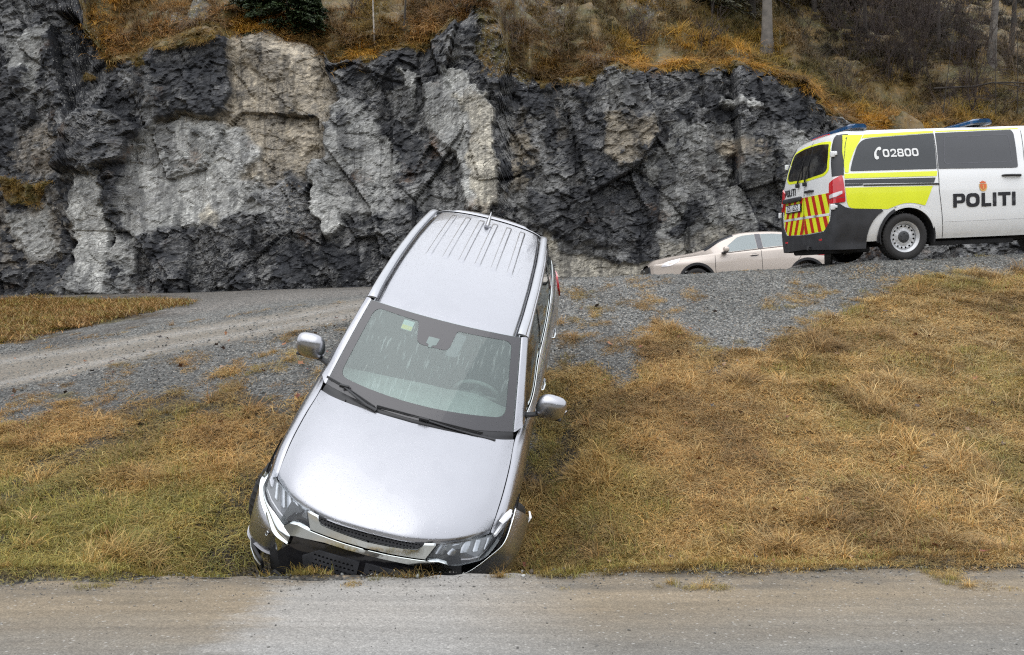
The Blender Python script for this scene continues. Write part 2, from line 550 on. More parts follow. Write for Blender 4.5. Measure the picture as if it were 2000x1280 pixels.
M['reflector'] = simple('lamp_reflector', (.46, .47, .49), .22, .9, .15, 30)
M['lamp_dark'] = simple('lamp_bezel', (.10, .10, .11), .3, .4, .2, 20)
M['yellow_sticker'] = simple('yellow_sticker', (.72, .68, .22), .6)
M['pale_sticker'] = simple('pale_sticker', (.50, .62, .58), .6)
# ------------------------------------------------------------------ the vehicles' poses (needed by the ground beneath them)
CAR_R = np.array([[0.96883, 0.13242, 0.20937], [-0.02298, 0.88954, -0.45628], [-0.24667, 0.43725, 0.86485]])
CAR_T = np.array([-1.11142, 5.83890, -2.13875 + EYE])       # local axes: x = the car's left, y = backwards, z = up
VAN_R = np.array([[0.9929, -0.1101, -0.0456], [0.1072, 0.9923, -0.0625], [0.0521, 0.0571, 0.997]])
VAN_T = np.array([4.48635, 13.37269, 1.01558 + EYE - .055])  # local axes: x = forwards, y = left, z = up
BG_T = np.array([3.15, 21.4, 2.20])                          # beige car: x = backwards (towards the right), y = its right
def m4(Rm, t):
    m = Matrix([list(Rm[i]) + [t[i]] for i in range(3)] + [[0, 0, 0, 1]])
    return m
BG_R = np.array(Euler((0, R_(-2.7), 0)).to_matrix())

def img(X, Y, Z):
    return 1000 + F_PX * X / Y, 640 - F_PX * (Z - EYE) / Y
def zv(v, Y): return EYE + (640 - v) / F_PX * Y

# ground profiles (distance, height) along a fan of directions
PROF = [
 (-900, [(4.6, 0), (5.2, 0), (6, -.05), (8, .15), (12, .5), (16, .9), (23, 1.7), (26, 1.9), (60, 3)]),
 (0,    [(4.6, 0), (5.1, .0), (5.5, .02), (6.3, .06), (8.2, zv(838, 8.2)), (9.2, zv(765, 9.2)), (12.0, zv(693, 12.)), (13.2, zv(668, 13.2)), (15.5, zv(640, 15.5)), (23, zv(577, 23)), (25, 2.45), (60, 4)]),
 (350,  [(4.6, 0), (5.15, .0), (5.6, -.05), (6.3, .0), (7.6, zv(870, 7.6)), (8.8, zv(770, 8.8)), (10.2, zv(688, 10.2)), (12.4, zv(640, 12.4)), (15, zv(603, 15)), (23, zv(572, 23)), (25, 2.5), (60, 4)]),
 (600,  [(4.6, 0), (5.2, .0), (5.6, -.1), (6.2, -.12), (6.9, .15), (7.9, zv(830, 7.9)), (9.1, zv(712, 9.1)), (10.6, zv(645, 10.6)), (12.8, zv(598, 12.8)), (15, zv(576, 15)), (23, zv(564, 23)), (25, 2.7), (60, 4)]),
 (800,  [(4.6, 0), (5.22, .0), (5.5, -.15), (5.8, -.5), (6.2, -.45), (6.7, -.25), (9.05, .95), (11.2, zv(600, 11.2)), (12.4, zv(580, 12.4)), (15, zv(566, 15)), (23, zv(559, 23)), (25, 2.7), (60, 4)]),
 (1060, [(4.6, 0), (5.25, .0), (5.5, -.08), (6.0, -.42), (6.6, -.38), (7.2, -.12), (9.0, .70), (10, zv(682, 10)), (11.8, zv(547, 11.8)), (13, zv(545, 13.)), (18, zv(549, 18)), (23, zv(541, 23)), (25, 2.9), (60, 4)]),
 (1300, [(4.6, 0), (5.35, .0), (5.65, -.1), (6.1, -.22), (6.6, -.12), (7.2, .12), (12.1, zv(534, 12.1)), (13.2, 2.27), (20, 2.22), (23, 2.7), (25, 2.9), (60, 4)]),
 (1500, [(4.6, 0), (5.42, .0), (5.75, -.08), (6.2, -.08), (6.9, .12), (12.5, zv(525, 12.5)), (13.4, 2.36), (20, 2.35), (23, 2.7), (25, 3.0), (60, 4)]),
 (1800, [(4.6, 0), (5.5, .0), (5.8, -.06), (6.3, .0), (7.0, .18), (12.4, zv(512, 12.4)), (13.4, 2.48), (20, 2.42), (23, 2.8), (25, 3.1), (60, 4)]),
 (2050, [(4.6, 0), (5.55, .0), (5.85, -.06), (6.4, .04), (7.0, .2), (12.5, zv(503, 12.5)), (13.6, 2.58), (20, 2.55), (23, 2.9), (25, 3.1), (60, 4)]),
 (2900, [(4.6, 0), (5.7, .0), (6.0, -.05), (6.6, .1), (12.6, 2.72), (14, 2.85), (20, 2.85), (23, 3.1), (25, 3.3), (60, 4.4)]),
]
PU = np.array([p[0] for p in PROF], float)
def base_h(X, Y):
    u = np.clip(1000 + F_PX * X / np.maximum(Y, 3), PU[0], PU[-1])
    tot = 0
    for dy in (-.30, -.15, 0, .15, .30):
        Yq = Y + dy * sstep(5.6, 6.6, Y)
        col = [np.interp(Yq, [k[0] for k in p[1]], [k[1] for k in p[1]]) for p in PROF]
        i = np.clip(np.searchsorted(PU, u, side='right') - 1, 0, len(PU) - 2)
        t = (u - PU[i]) / (PU[i + 1] - PU[i]); t = t * t * (3 - 2 * t) * .5 + t * .5
        C = np.array(col)
        idx = np.arange(u.size)
        Cf = C.reshape(len(PROF), -1)
        z = Cf[i.ravel(), idx] * (1 - t.ravel()) + Cf[i.ravel() + 1, idx] * t.ravel()
        tot = tot + z.reshape(u.shape)
    return tot / 5

def plane_blend(z, X, Y, Rm, T, lo, hi, soft, amt=1.0):
    up = Rm[:, 2]
    zp = T[2] - (up[0] * (X - T[0]) + up[1] * (Y - T[1])) / up[2]
    P = np.stack([X - T[0], Y - T[1], zp - T[2]], -1) @ Rm      # local coordinates on the plane
    d = np.hypot(np.maximum(np.maximum(lo[0] - P[..., 0], P[..., 0] - hi[0]), 0), np.maximum(np.maximum(lo[1] - P[..., 1], P[..., 1] - hi[1]), 0))
    w = (1 - sstep(0, soft, d)) * amt
    return z * (1 - w) + zp * w

def road_edge(X): return 5.10 + .062 * (X + 3) + .075 * vnoise(X * .9, 0, 0, 3) + .045 * vnoise(X * 3.3, 0, 0, 4) + .025 * vnoise(X * 11, 0, 0, 5)

TRACK = [(-700, 860), (-300, 820), (0, 762), (185, 722), (370, 682), (555, 650), (703, 625), (900, 598), (1090, 560), (1090, 544), (900, 560), (703, 583), (555, 610), (370, 636), (185, 668), (0, 695), (-300, 730), (-700, 760)]
GRASS_L = [(-900, 860), (-200, 832), (0, 836), (60, 800), (130, 775), (180, 803), (260, 800), (330, 768), (400, 790), (450, 755), (520, 800), (560, 790), (640, 735), (640, 900), (560, 1000), (560, 1150), (-900, 1200)]
GRASS_F = [(-900, 600), (0, 588), (80, 581), (200, 586), (362, 591), (300, 606), (200, 632), (100, 655), (0, 670), (-900, 720)]
GRASS_R = [(1085, 690), (1150, 712), (1215, 790), (1262, 705), (1240, 655), (1310, 655), (1340, 715), (1400, 725), (1440, 690), (1520, 660), (1600, 645), (1680, 600), (1750, 575), (1870, 552), (2010, 533), (2600, 500), (4200, 300), (4200, 1200), (560, 1160), (560, 1110), (900, 1000), (1030, 900)]

def ground_h(X, Y, fine=True):
    z = base_h(X, Y)
    z = plane_blend(z, X, Y, CAR_R, CAR_T, (-.95, -.15), (.95, 4.6), .55)
    z = plane_blend(z, X, Y, VAN_R, VAN_T + [0, 0, .055 - .055], (.4, -1.02), (5.0, 1.0), .5)
    z = plane_blend(z, X, Y, BG_R, BG_T, (.3, -1.0), (4.3, 1.0), .6)
    if fine:
        m = sstep(5.35, 6.2, Y)
        g = grass_amt(X, Y, z)
        z = z + m * (.045 * fbm(X * 1.1, Y * 1.1, 0, 3, 21) + g * (.05 * fbm(X * 3.1, Y * 3.1, 0, 3, 22)) + .010 * fbm(X * 11, Y * 11, 0, 2, 23)) * (1 - .75 * track_amt(X, Y, z)) * (1 - .9 * sstep(12.2, 13.5, Y))
        lip = np.exp(-((Y - road_edge(X) - .16) / .13) ** 2) * (.035 + .03 * vnoise(X * 2.3, 0, 0, 31))
        z = z + lip
    return z

def grass_amt(X, Y, Z):
    u, v = img(X, Y, Z)
    n = 40 * fbm(X * 1.4, Y * 1.4, 0, 4, 41) + 36 * fbm(X * 5, Y * 5, 0, 3, 42)
    d = np.minimum(sdist(u, v, GRASS_L), np.minimum(sdist(u, v, GRASS_R), sdist(u, v, GRASS_F) * 2.2))
    return (1 - sstep(-14, 16, d + n)) * (Y > road_edge(X) + .02)

def track_amt(X, Y, Z):
    u, v = img(X, Y, Z)
    return 1 - sstep(-6, 5, sdist(u, v, TRACK) + 4 * fbm(X * 1.5, Y * 1.5, 0, 3, 51))

def axis(*seg):
    out = [seg[0][0]]
    for a, b, s in seg:
        n = max(1, int(round((b - a) / s)))
        out += list(a + (b - a) * np.arange(1, n + 1) / n)
    return np.array(out)

xs = axis((-60, -24, 2.0), (-24, -10, .4), (-10, -6.2, .12), (-6.2, 6.6, .034), (6.6, 9.5, .07), (9.5, 24, .3), (24, 70, 2.0))
ys = axis((5.0, 5.4, .04), (5.4, 12.8, .034), (12.8, 15.5, .07), (15.5, 25, .16))
GX, GY = np.meshgrid(xs, ys)
GY = GY + (GY < 5.4) * 0
re_ = road_edge(GX)
GY = np.where(GY < 6.0, re_ + (GY - 5.0) * (6.0 - re_), GY)       # first row follows the ragged edge of the road
GZ = ground_h(GX, GY)
GZ[0] = np.minimum(GZ[0], -.004)
U_, V_ = img(GX, GY, GZ)
gA = grass_amt(GX, GY, GZ); tA = track_amt(GX, GY, GZ)

def lin(r, g, b): return np.array([(c / 255.0) ** 2.2 for c in (r, g, b)])
# own colours of the loose surfaces
c_grav = np.array([.148, .150, .141]); c_track = np.array([.150, .136, .112]); c_soil = np.array([.060, .044, .024])
c_moss = np.array([.085, .072, .022]); c_mud = np.array([.075, .066, .056])
n1 = fbm(GX * .8, GY * .8, 0, 4, 61)[..., None]; n2 = fbm(GX * 5, GY * 5, 0, 3, 62)[..., None]
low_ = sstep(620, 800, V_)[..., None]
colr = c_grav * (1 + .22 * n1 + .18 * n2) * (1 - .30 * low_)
band = sstep(13.6, 14.5, GY)[..., None]
colr = colr * (1 - band) + np.array([.165, .158, .145]) * band * (1 + .2 * n1)
# wheel ruts on the track: greyer, smoother stripes
tt = sdist(U_, V_, TRACK)
rut = np.exp(-((tt + 34 * np.clip((GX + 9) / 7, .35, 1)[...] * 0 + 12) / 5.0) ** 2)
colt = c_track * (1 + .12 * n1 + .10 * n2) * (1 - rut[..., None] * .0) + rut[..., None] * np.array([.05, .055, .06])
colr = colr * (1 - tA[..., None]) + colt * tA[..., None]
mudm = (1 - sstep(0, 26, np.abs(sdist(U_, V_, GRASS_F) - 10))) * (1 - gA) * sstep(-.15, .2, fbm(GX * 2, GY * 2, 0, 4, 66))
colr = colr * (1 - .7 * mudm[..., None]) + c_mud * .7 * mudm[..., None]
# dark line where the fill was tipped against the track
LINE = [(240, 690), (330, 676), (420, 664), (520, 656), (575, 652), (640, 640), (700, 630)]
ln = np.full(GX.shape, 1e9)
for (x1, y1), (x2, y2) in zip(LINE[:-1], LINE[1:]):
    t_ = np.clip(((U_ - x1) * (x2 - x1) + (V_ - y1) * (y2 - y1)) / ((x2 - x1) ** 2 + (y2 - y1) ** 2), 0, 1)
    ln = np.minimum(ln, np.hypot(U_ - x1 - t_ * (x2 - x1), V_ - y1 - t_ * (y2 - y1)))
lm = np.exp(-((ln + 2.5 * n1[..., 0] * 2) / 2.2) ** 2) * sstep(-.5, .1, fbm(GX * 5, GY * 5, 0, 2, 68))
GZ = GZ - .03 * lm
colr = colr * (1 - .35 * lm[..., None])
soil = c_soil * (1 + .5 * n1 + .5 * n2) + (c_moss - c_soil) * sstep(-.1, .5, fbm(GX * 2.2, GY * 2.2, 0, 4, 64))[..., None]
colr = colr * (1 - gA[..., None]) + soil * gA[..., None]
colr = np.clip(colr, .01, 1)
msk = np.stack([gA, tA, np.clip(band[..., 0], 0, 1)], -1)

t = NT('ground_gravel_and_soil')
v = t.obj()
at = t.attr('Col'); mk_ = t.n('ShaderNodeSeparateColor', {0: t.attr('Msk')})
s1 = t.vor(v, 42.0); s1c = t.n('ShaderNodeSeparateColor', {0: t.vor(v, 42.0, out='Color')}).outputs[0]
s2 = t.vor(v, 95.0); s2c = t.n('ShaderNodeSeparateColor', {0: t.vor(v, 95.0, out='Color')}).outputs[0]
fine = t.noise(v, 60, 4, .7)
stone = t.math('MULTIPLY', t.rng(s1c, 0, 1, .30, 1.95), t.rng(s2c, 0, 1, .50, 1.55))
fl = t.math('ADD', t.math('MULTIPLY', stone, t.math('SUBTRACT', 1.0, t.math('MULTIPLY', mk_.outputs[1], .55))), t.math('MULTIPLY', mk_.outputs[1], .55))
gap = t.rng(s1, .30, .62, 1, .45)
gap = t.math('ADD', t.math('MULTIPLY', gap, t.math('SUBTRACT', 1.0, mk_.outputs[1])), mk_.outputs[1])
f2 = t.math('MULTIPLY', t.math('MULTIPLY', fl, gap), t.rng(fine, .3, .7, .8, 1.2))
cc = t.mix(1.0, at, t.n('ShaderNodeCombineColor', {0: f2, 1: f2, 2: f2}).outputs[0], 'MULTIPLY')
warm = t.mix(t.math('GREATER_THAN', s2c, .82), (1, 1, 1), (1.15, .95, .78))
cc = t.mix(.7, cc, t.mix(1.0, cc, warm, 'MULTIPLY'))
hgt = t.math('ADD', t.math('SUBTRACT', 1.0, s1), t.math('MULTIPLY', fine, .6))
bst = t.math('MULTIPLY', t.math('SUBTRACT', 1.0, t.math('MULTIPLY', mk_.outputs[1], .75)), 1.0)
M['ground'] = t.end(t.pbr(Base_Color=cc, Roughness=t.rng(t.noise(v, 1.3, 4), .35, .7, .5, .85), Specular_IOR_Level=.45, Normal=t.bump(hgt, bst, .012)))

nr, nc = GX.shape
Fg = grid_faces(nr, nc)
Vg = np.stack([GX, GY, GZ], -1).reshape(-1, 3)
cu, cv = U_.ravel()[Fg].mean(1), V_.ravel()[Fg].mean(1)
cY = GY.ravel()[Fg].mean(1); ctA = tA.ravel()[Fg].mean(1)
cX = GX.ravel()[Fg].mean(1)
zone = np.where(ctA > .5, 1, 0)
zone = np.where((cY > 13.0) & (cX > -1.2) & (zone == 0), 2, zone)
NAMES = ['embankment_ground', 'gravel_track', 'upper_road']
for k in range(3):
    V2, F2 = compact(Vg, Fg[zone == k])
    used = np.unique(Fg[zone == k])
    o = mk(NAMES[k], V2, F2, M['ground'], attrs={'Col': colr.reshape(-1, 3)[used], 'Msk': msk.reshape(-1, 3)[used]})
    tag(o, kind='structure')

# ------------------------------------------------------------------ lower road
t = NT('worn_gravelly_asphalt')
v = t.obj()
sx_ = t.n('ShaderNodeSeparateXYZ', {0: v})
big = t.noise(t.mapv(v, (.45, 1.6, 1)), 1.0, 5, .55, .4)
n_edge = t.noise(t.mapv(v, (2.2, 5, 1)), 1.0, 5, .65)
yy = t.math('ADD', sx_.outputs[1], t.math('MULTIPLY', t.math('SUBTRACT', big, .5), .9))
yy2 = t.math('SUBTRACT', yy, t.math('MULTIPLY', sx_.outputs[0], .06))
tan_ = t.rng(yy2, 4.0, 4.7, 0, 1)
brown = t.mix(t.rng(n_edge, .35, .65), (.250, .205, .145), (.200, .168, .122))
grey = t.mix(t.rng(n_edge, .3, .7), (.148, .146, .138), (.20, .195, .18))
c = t.mix(tan_, grey, brown)
c = t.mix(1.0, c, (1.02, .99, .945), 'MULTIPLY')
edge = t.math('MULTIPLY', t.rng(yy2, 4.95, 5.1, 0, 1), t.rng(n_edge, .35, .6))
c = t.mix(t.math('MULTIPLY', edge, .55), c, (.11, .10, .085))
# a paler dried patch in the middle
px = t.math('MULTIPLY', t.rng(t.math('ADD', sx_.outputs[0], t.math('MULTIPLY', t.math('SUBTRACT', n_edge, .5), .8)), -1.5, -1.2, 0, 1), t.rng(sx_.outputs[0], -.35, .45, 1, 0))
c = t.mix(t.math('MULTIPLY', px, .70), c, (.33, .325, .312))
st = t.vor(v, 90.0); stc = t.n('ShaderNodeSeparateColor', {0: t.vor(v, 90.0, out='Color')}).outputs[0]
st2c = t.n('ShaderNodeSeparateColor', {0: t.vor(v, 150.0, out='Color')}).outputs[0]
k = t.math('MULTIPLY', t.rng(stc, 0, 1, .88, 1.12), t.rng(st2c, 0, 1, .84, 1.17))
k = t.math('MULTIPLY', k, t.rng(st, .3, .65, 1.02, .80))
k = t.math('MULTIPLY', k, t.rng(t.noise(v, 26, 4, .7), .3, .7, .9, 1.1))
lng = t.noise(t.mapv(v, (.45, 7, 1)), 1.0, 5, .65)
k = t.math('MULTIPLY', k, t.rng(lng, .3, .7, .80, 1.18))
c = t.mix(1.0, c, t.n('ShaderNodeCombineColor', {0: k, 1: k, 2: k}).outputs[0], 'MULTIPLY')
pale = t.math('GREATER_THAN', stc, .985)
c = t.mix(t.math('MULTIPLY', pale, .5), c, (.42, .41, .38))
M['road'] = t.end(t.pbr(Base_Color=c, Roughness=t.rng(big, .3, .7, .5, .75), Specular_IOR_Level=.5, Normal=t.bump(t.math('ADD', t.math('SUBTRACT', 1.0, st), t.math('MULTIPLY', lng, .5)), .4, .005)))
rx = axis((-80, -12, 2.0), (-12, -6, .2), (-6, 7, .03), (7, 12, .2), (12, 90, 2.0))
ry = np.linspace(0, 1, 40) ** .6
RX, RT = np.meshgrid(rx, ry)
RY = -3.0 + (road_edge(RX) + .16 + 3.0) * RT
RZ = .012 * fbm(RX * .7, RY * .7, 0, 2, 71) - .003
RZ -= sstep(.06, .16, RY - road_edge(RX)) * .05
tag(mk('lower_road', np.stack([RX, RY, RZ], -1).reshape(-1, 3), grid_faces(*RX.shape), M['road']), kind='structure')

# wooded hill on the other side of the road (behind the photographer; it shows only as a reflection)
hx = np.linspace(-260, 260, 90); hy = np.linspace(-150, -16, 40)
HXa, HYa = np.meshgrid(hx, hy)
HZa = sstep(-18, -75, HYa) * (17 + 6 * fbm(HXa * .02, HYa * .02, 0, 3, 75)) + sstep(-17, -26, HYa) * (1.5 + 2.0 * fbm(HXa * .35, HYa * .35, 0, 4, 76)) - .2
M['wood'] = simple('winter_wood', (.045, .040, .028), .95, 0, .5, .5)
tag(mk('wooded_hill', np.stack([HXa, HYa, HZa], -1).reshape(-1, 3), grid_faces(*HXa.shape), M['wood']), kind='structure')
# ground that carries on beyond the road, to the horizon
M['far_ground'] = simple('winter_meadow', (.10, .085, .04), .9, 0, .4, .6)
fx = np.array([-700, -200, -80, -60, 70, 90, 200, 700.]); fy = np.array([-600, -100, -20, -3.0])
FX, FY = np.meshgrid(fx, fy)
tag(mk('meadow', np.stack([FX, FY, FX * 0 - .03], -1).reshape(-1, 3), grid_faces(*FX.shape), M['far_ground']), kind='structure')
for nm, a, b in (('meadow', -700, -60), ('meadow', 70, 700)):
    FX, FY = np.meshgrid(np.linspace(a, b, 6), np.array([-3.0, 5.0, 12.0, 25.0]))
    FZ = np.array([-.03, -.03, 1.2 if a > 0 else .4, 2.6 if a > 0 else 1.5])[:, None] + FX * 0
    tag(mk(nm, np.stack([FX, FY, FZ], -1).reshape(-1, 3), grid_faces(*FX.shape), M['far_ground']), kind='structure')

# ------------------------------------------------------------------ rock cutting and hillside
TOPU = np.array([-700, 0, 150, 190, 230, 300, 330, 380, 450, 520, 600, 635, 650, 760, 870, 940, 975, 1000, 1100, 1200, 1250, 1330, 1400, 1500, 1560, 1600, 1650, 1750, 2000, 2300, 3000], float)
TOPV = np.array([-160, -130, -90, 60, 118, 118, 80, 66, 56, 62, 75, 100, 132, 104, 62, 22, 60, 150, 165, 140, 145, 128, 132, 135, 165, 205, 250, 300, 345, 360, 380], float)
cxs = axis((-30, -17, .3), (-17, 18, .05), (18, 45, .4))
NS = 230
CX, CS = np.meshgrid(cxs, np.linspace(0, 1, NS))
base_y = 22.9 + .35 * fbm(cxs * .25, 0, 0, 2, 81) + .25 * sstep(-13, -7, cxs) * 0
zb = ground_h(cxs, base_y - .1, False) - .15
cu_ = 1000 + F_PX * cxs / (base_y + 1.2)
ztop = EYE + (640 - np.interp(cu_, TOPU, TOPV)) / F_PX * (base_y + 1.3) + .18 * fbm(cxs * 1.6, 3, 0, 3, 82)
CZ = zb + CS * (ztop - zb)
lean = .10 + .05 * vnoise(cxs * .3, 9, 0, 83)
CY = base_y + lean * (CZ - zb)
# rounded shoulder
sh = np.clip((CS - .9) / .1, 0, 1)
CY = CY + .55 * sh ** 2
cU, cV = img(CX, CY, CZ)
wu = cU + 38 * fbm(CX * .9, CZ * .9, 0, 4, 91) + 12 * fbm(CX * 3, CZ * 3, 0, 3, 89); wv = cV + 30 * fbm(CX * .9, CZ * .9, 5, 4, 92)
ju = 9 * fbm(CX * 6, CZ * 6, 0, 3, 93)
# rock colours in their own zones: (outline, colour, veins, lichen, moss, depth, softness)
DARK = np.array([.026, .028, .033]); MID = np.array([.115, .115, .112]); LIGHT = np.array([.33, .33, .31]); TAN = np.array([.26, .225, .170]); CREAM = np.array([.42, .39, .32]); BRN = np.array([.10, .085, .065])
ZN = [
 ([(-300, -200), (90, -200), (95, 240), (130, 350), (-300, 350)], MID * .75, .5, .0, 0, .15, 14),
 ([(20, 60), (85, 60), (92, 110), (60, 190), (0, 260), (-40, 200)], LIGHT * .6, .4, 0, 0, .1, 20),
 ([(-300, 100), (60, 130), (30, 300), (-300, 300)], DARK * 1.3, .3, 0, 0, 0, 14),
 ([(-300, 360), (60, 362), (160, 372), (140, 480), (120, 590), (-300, 600)], BRN * 1.2, .3, .1, .1, .10, 10),
 ([(30, 250), (110, 235), (125, 350), (30, 356)], BRN * 1.35, .3, .1, 0, .10, 16),
 ([(30, 420), (110, 400), (120, 500), (50, 520)], LIGHT * .7, .5, .1, 0, .0, 14),
 ([(90, -100), (200, -100), (200, 140), (160, 240), (110, 200)], MID * .7, .2, .8, .25, .05, 12),
 ([(150, 352), (205, 352), (215, 450), (225, 585), (145, 585), (140, 480)], LIGHT * .95, .5, 0, 0, -.15, 7),
 ([(160, 240), (205, 240), (215, 330), (150, 330)], DARK, .7, 0, 0, -.32, 6),
 ([(135, 230), (260, 240), (330, 300), (260, 330), (175, 352), (132, 345)], DARK * .95, .7, 0, 0, -.42, 6),
 ([(205, 360), (250, 360), (240, 430), (215, 420)], DARK, .4, 0, 0, -.18, 6),
 ([(220, 440), (262, 470), (285, 590), (220, 590)], LIGHT * .62, .8, 0, 0, -.1, 8),
 ([(430, 45), (620, 60), (650, 130), (655, 205), (628, 240), (640, 290), (600, 312), (598, 365), (565, 350), (520, 385), (440, 345), (330, 345), (325, 245), (440, 232), (442, 140)], TAN, .15, 0, 0, .30, 6),
 ([(460, 60), (600, 70), (615, 170), (480, 220), (450, 150)], TAN * 1.12, .1, 0, 0, .30, 14),
 ([(322, 252), (440, 240), (500, 300), (480, 355), (560, 420), (450, 445), (455, 500), (405, 495), (330, 445), (262, 470), (250, 335)], LIGHT * .88, .9, 0, 0, .12, 9),
 ([(410, 405), (450, 440), (440, 500), (405, 490)], CREAM * .85, .3, 0, 0, .1, 8),
 ([(560, 340), (625, 370), (690, 450), (600, 470), (500, 400)], DARK * 1.5, 1.0, .3, .35, 0, 10),
 ([(270, 450), (420, 455), (520, 430), (700, 445), (760, 420), (760, 600), (280, 600)], DARK * 1.1, .8, .05, .05, .05, 12),
 ([(600, 305), (640, 298), (660, 370), (700, 440), (640, 465), (608, 380)], LIGHT * .9, .8, 0, 0, -.15, 7),
 ([(640, 215), (700, 200), (745, 260), (760, 330), (745, 405), (655, 425), (640, 330)], LIGHT * .66, 1.0, .05, .03, -.05, 14),
 ([(830, 175), (900, 130), (945, 190), (972, 300), (975, 395), (940, 412), (895, 395), (870, 300), (850, 290), (830, 240)], LIGHT, .35, 0, 0, -.22, 6),
 ([(893, 190), (942, 192), (970, 300), (977, 398), (930, 412), (905, 335)], CREAM * .92, .1, 0, 0, -.24, 5),
 ([(765, 150), (800, 130), (802, 180), (775, 180)], LIGHT * .9, .3, 0, 0, -.1, 5),
 ([(875, 130), (920, 128), (925, 165), (890, 180)], LIGHT * .95, .3, 0, 0, -.1, 5),
 ([(780, 180), (800, 180), (800, 240), (785, 240)], LIGHT * .6, .3, 0, 0, -.1, 5),
 ([(925, 0), (1180, 0), (1200, 130), (1160, 160), (1030, 175), (950, 160)], BRN * .7, .2, .95, .55, .05, 10),
 ([(1120, -60), (1300, -60), (1330, 60), (1230, 120), (1140, 90)], MID * .9, .2, .9, .35, .05, 12),
 ([(1000, 240), (1030, 200), (1045, 300), (1035, 385), (1000, 395)], TAN * .62, .2, 0, 0, -.05, 7),
 ([(1060, 190), (1100, 180), (1100, 260), (1060, 300)], BRN * 1.1, .2, .2, .1, .05, 7),
 ([(1180, 235), (1250, 225), (1292, 232), (1245, 330), (1205, 330)], TAN * .72, .2, 0, 0, -.1, 7),
 ([(1170, 150), (1240, 150), (1230, 215), (1190, 220)], LIGHT * .55, .5, .1, .05, 0, 8),
 ([(1255, 330), (1320, 250), (1370, 290), (1380, 400), (1330, 480), (1260, 470)], LIGHT * .62, .6, 0, 0, .0, 10),
 ([(1300, 240), (1400, 230), (1500, 250), (1540, 330), (1520, 430), (1400, 500), (1300, 480), (1290, 330)], LIGHT * .52, .8, .02, 0, .0, 16),
 ([(1390, 190), (1480, 200), (1490, 215), (1390, 215)], LIGHT * .7, .4, 0, 0, -.1, 5),
 ([(1420, 260), (1490, 270), (1500, 300), (1430, 310)], TAN * .95, .2, 0, 0, 0, 9),
 ([(1530, 275), (1580, 270), (1580, 330), (1530, 340)], LIGHT * .8, .4, 0, 0, 0, 7),
 ([(1250, 520), (1450, 430), (1600, 430), (1700, 470), (2300, 470), (2300, 560), (1250, 560)], MID * .9, .7, 0, 0, .0, 12),
 ([(1040, 380), (1200, 340), (1290, 370), (1250, 480), (1120, 470), (1040, 440)], DARK * 1.1, .35, 0, 0, -.15, 8),
 ([(1290, 440), (1350, 380), (1370, 400), (1330, 440)], DARK * 1.1, .2, 0, 0, -.1, 6),
 ([(1068, 455), (1110, 495), (1180, 500), (1262, 510), (1250, 545), (1085, 548)], CREAM * .8, .1, 0, 0, .10, 4),
 ([(1270, 460), (1420, 440), (1500, 470), (1300, 520)], CREAM * .5, .5, 0, 0, .05, 8),
]
rc = np.zeros(CX.shape + (3,)); 
pn = fbm(CX * .55 + .3 * CZ, CZ * .8, 0, 5, 95); pn2 = fbm(CX * 1.6 + .9 * CZ, CZ * 2.2 - CX * .5, 0, 4, 96)
base_mix = sstep(.02, .34, pn + .5 * pn2)
rc[:] = DARK
rc = rc * (1 - base_mix[..., None]) + MID * 1.25 * base_mix[..., None]
rv = .65 * np.ones(CX.shape); rl = .0 * rv; rm = .0 * rv; rd = .0 * rv
for poly, colz, ve, li, mo, dep, so in ZN:
    w = 1 - sstep(-so, so, sdist(wu, wv, poly) + ju)
    # inside a zone the rock still breaks up into darker patches
    brk = sstep(-.1, .4, pn2 + .35 * pn) * (.35 if colz[0] > .1 else .25)
    cz_ = colz * (1 - brk[..., None]) + DARK * brk[..., None] * 1.2
    rc = rc * (1 - w[..., None]) + cz_ * w[..., None]
    rv = rv * (1 - w) + ve * w; rl = rl * (1 - w) + li * w; rm = rm * (1 - w) + mo * w
    rd = rd * (1 - w) + dep * w
# moss hanging over the edge and on ledges
toff = (ztop - CZ)
MOSS_L = [[(186, 70), (260, 62), (300, 90), (300, 128), (215, 124)], [(150, 145), (195, 145), (195, 162), (150, 162)], [(0, 355), (110, 365), (90, 395), (40, 390)], [(300, 50), (460, 20), (452, 60), (330, 100), (300, 100)]]
mo = (1 - sstep(.05, .45, toff + .35 * fbm(CX * 2.5, CZ * .8, 0, 3, 97))) * (1 - sstep(430, 470, cU) * (1 - sstep(625, 650, cU)))
for p in MOSS_L: mo = np.maximum(mo, 1 - sstep(-5, 6, sdist(wu, wv, p) + ju))
rm = np.maximum(rm, mo)
# shape: strata, facets and cracks
fv, fe = facets(CX * .55 + .12 * CZ, CY * .5, CZ * .30 - .1 * CX, 101, .55)
fv2, fe2 = facets(CX * 1.35 + .45 * CZ + .25 * fbm(CX, CZ, 0, 3, 112), CY * 1.1, CZ * .72 - .35 * CX, 111, .6)
fv3, fe3 = facets(CX * 2.6 + 1.0 * CZ, CY * 3, CZ * 3.0 - 1.2 * CX, 121, .8)
fv4, fe4 = facets(CX * 6.0 + 2.0 * CZ, CY * 6, CZ * 7.5 - 2.4 * CX, 122, .8)
smoothz = np.clip((rc.mean(-1) - .12) / .12, 0, 1)
amp = 1 - .68 * smoothz
strat = np.abs(fbm(CX * .9 + CZ * .9, CZ * 4.2 - CX * 1.8, 0, 4, 131))
dY = .42 * fbm(CX * .3, CZ * .3, 0, 3, 98) + .26 * fv * amp + .10 * fv2 * amp + .062 * fv3 * amp + .022 * fv4 * amp + .05 * strat * amp - .025 * fbm(CX * 5, CZ * 5, 0, 3, 99) * amp
crack = np.minimum(sstep(0, .03, fe2) * .5 + .5, sstep(0, .04, fe))
dY = dY + .035 * (1 - crack) * amp
dY = dY + rd * 1.2
dY = dY - .16 * mo * (1 + .8 * fbm(CX * 3, CZ * 3, 0, 3, 133))
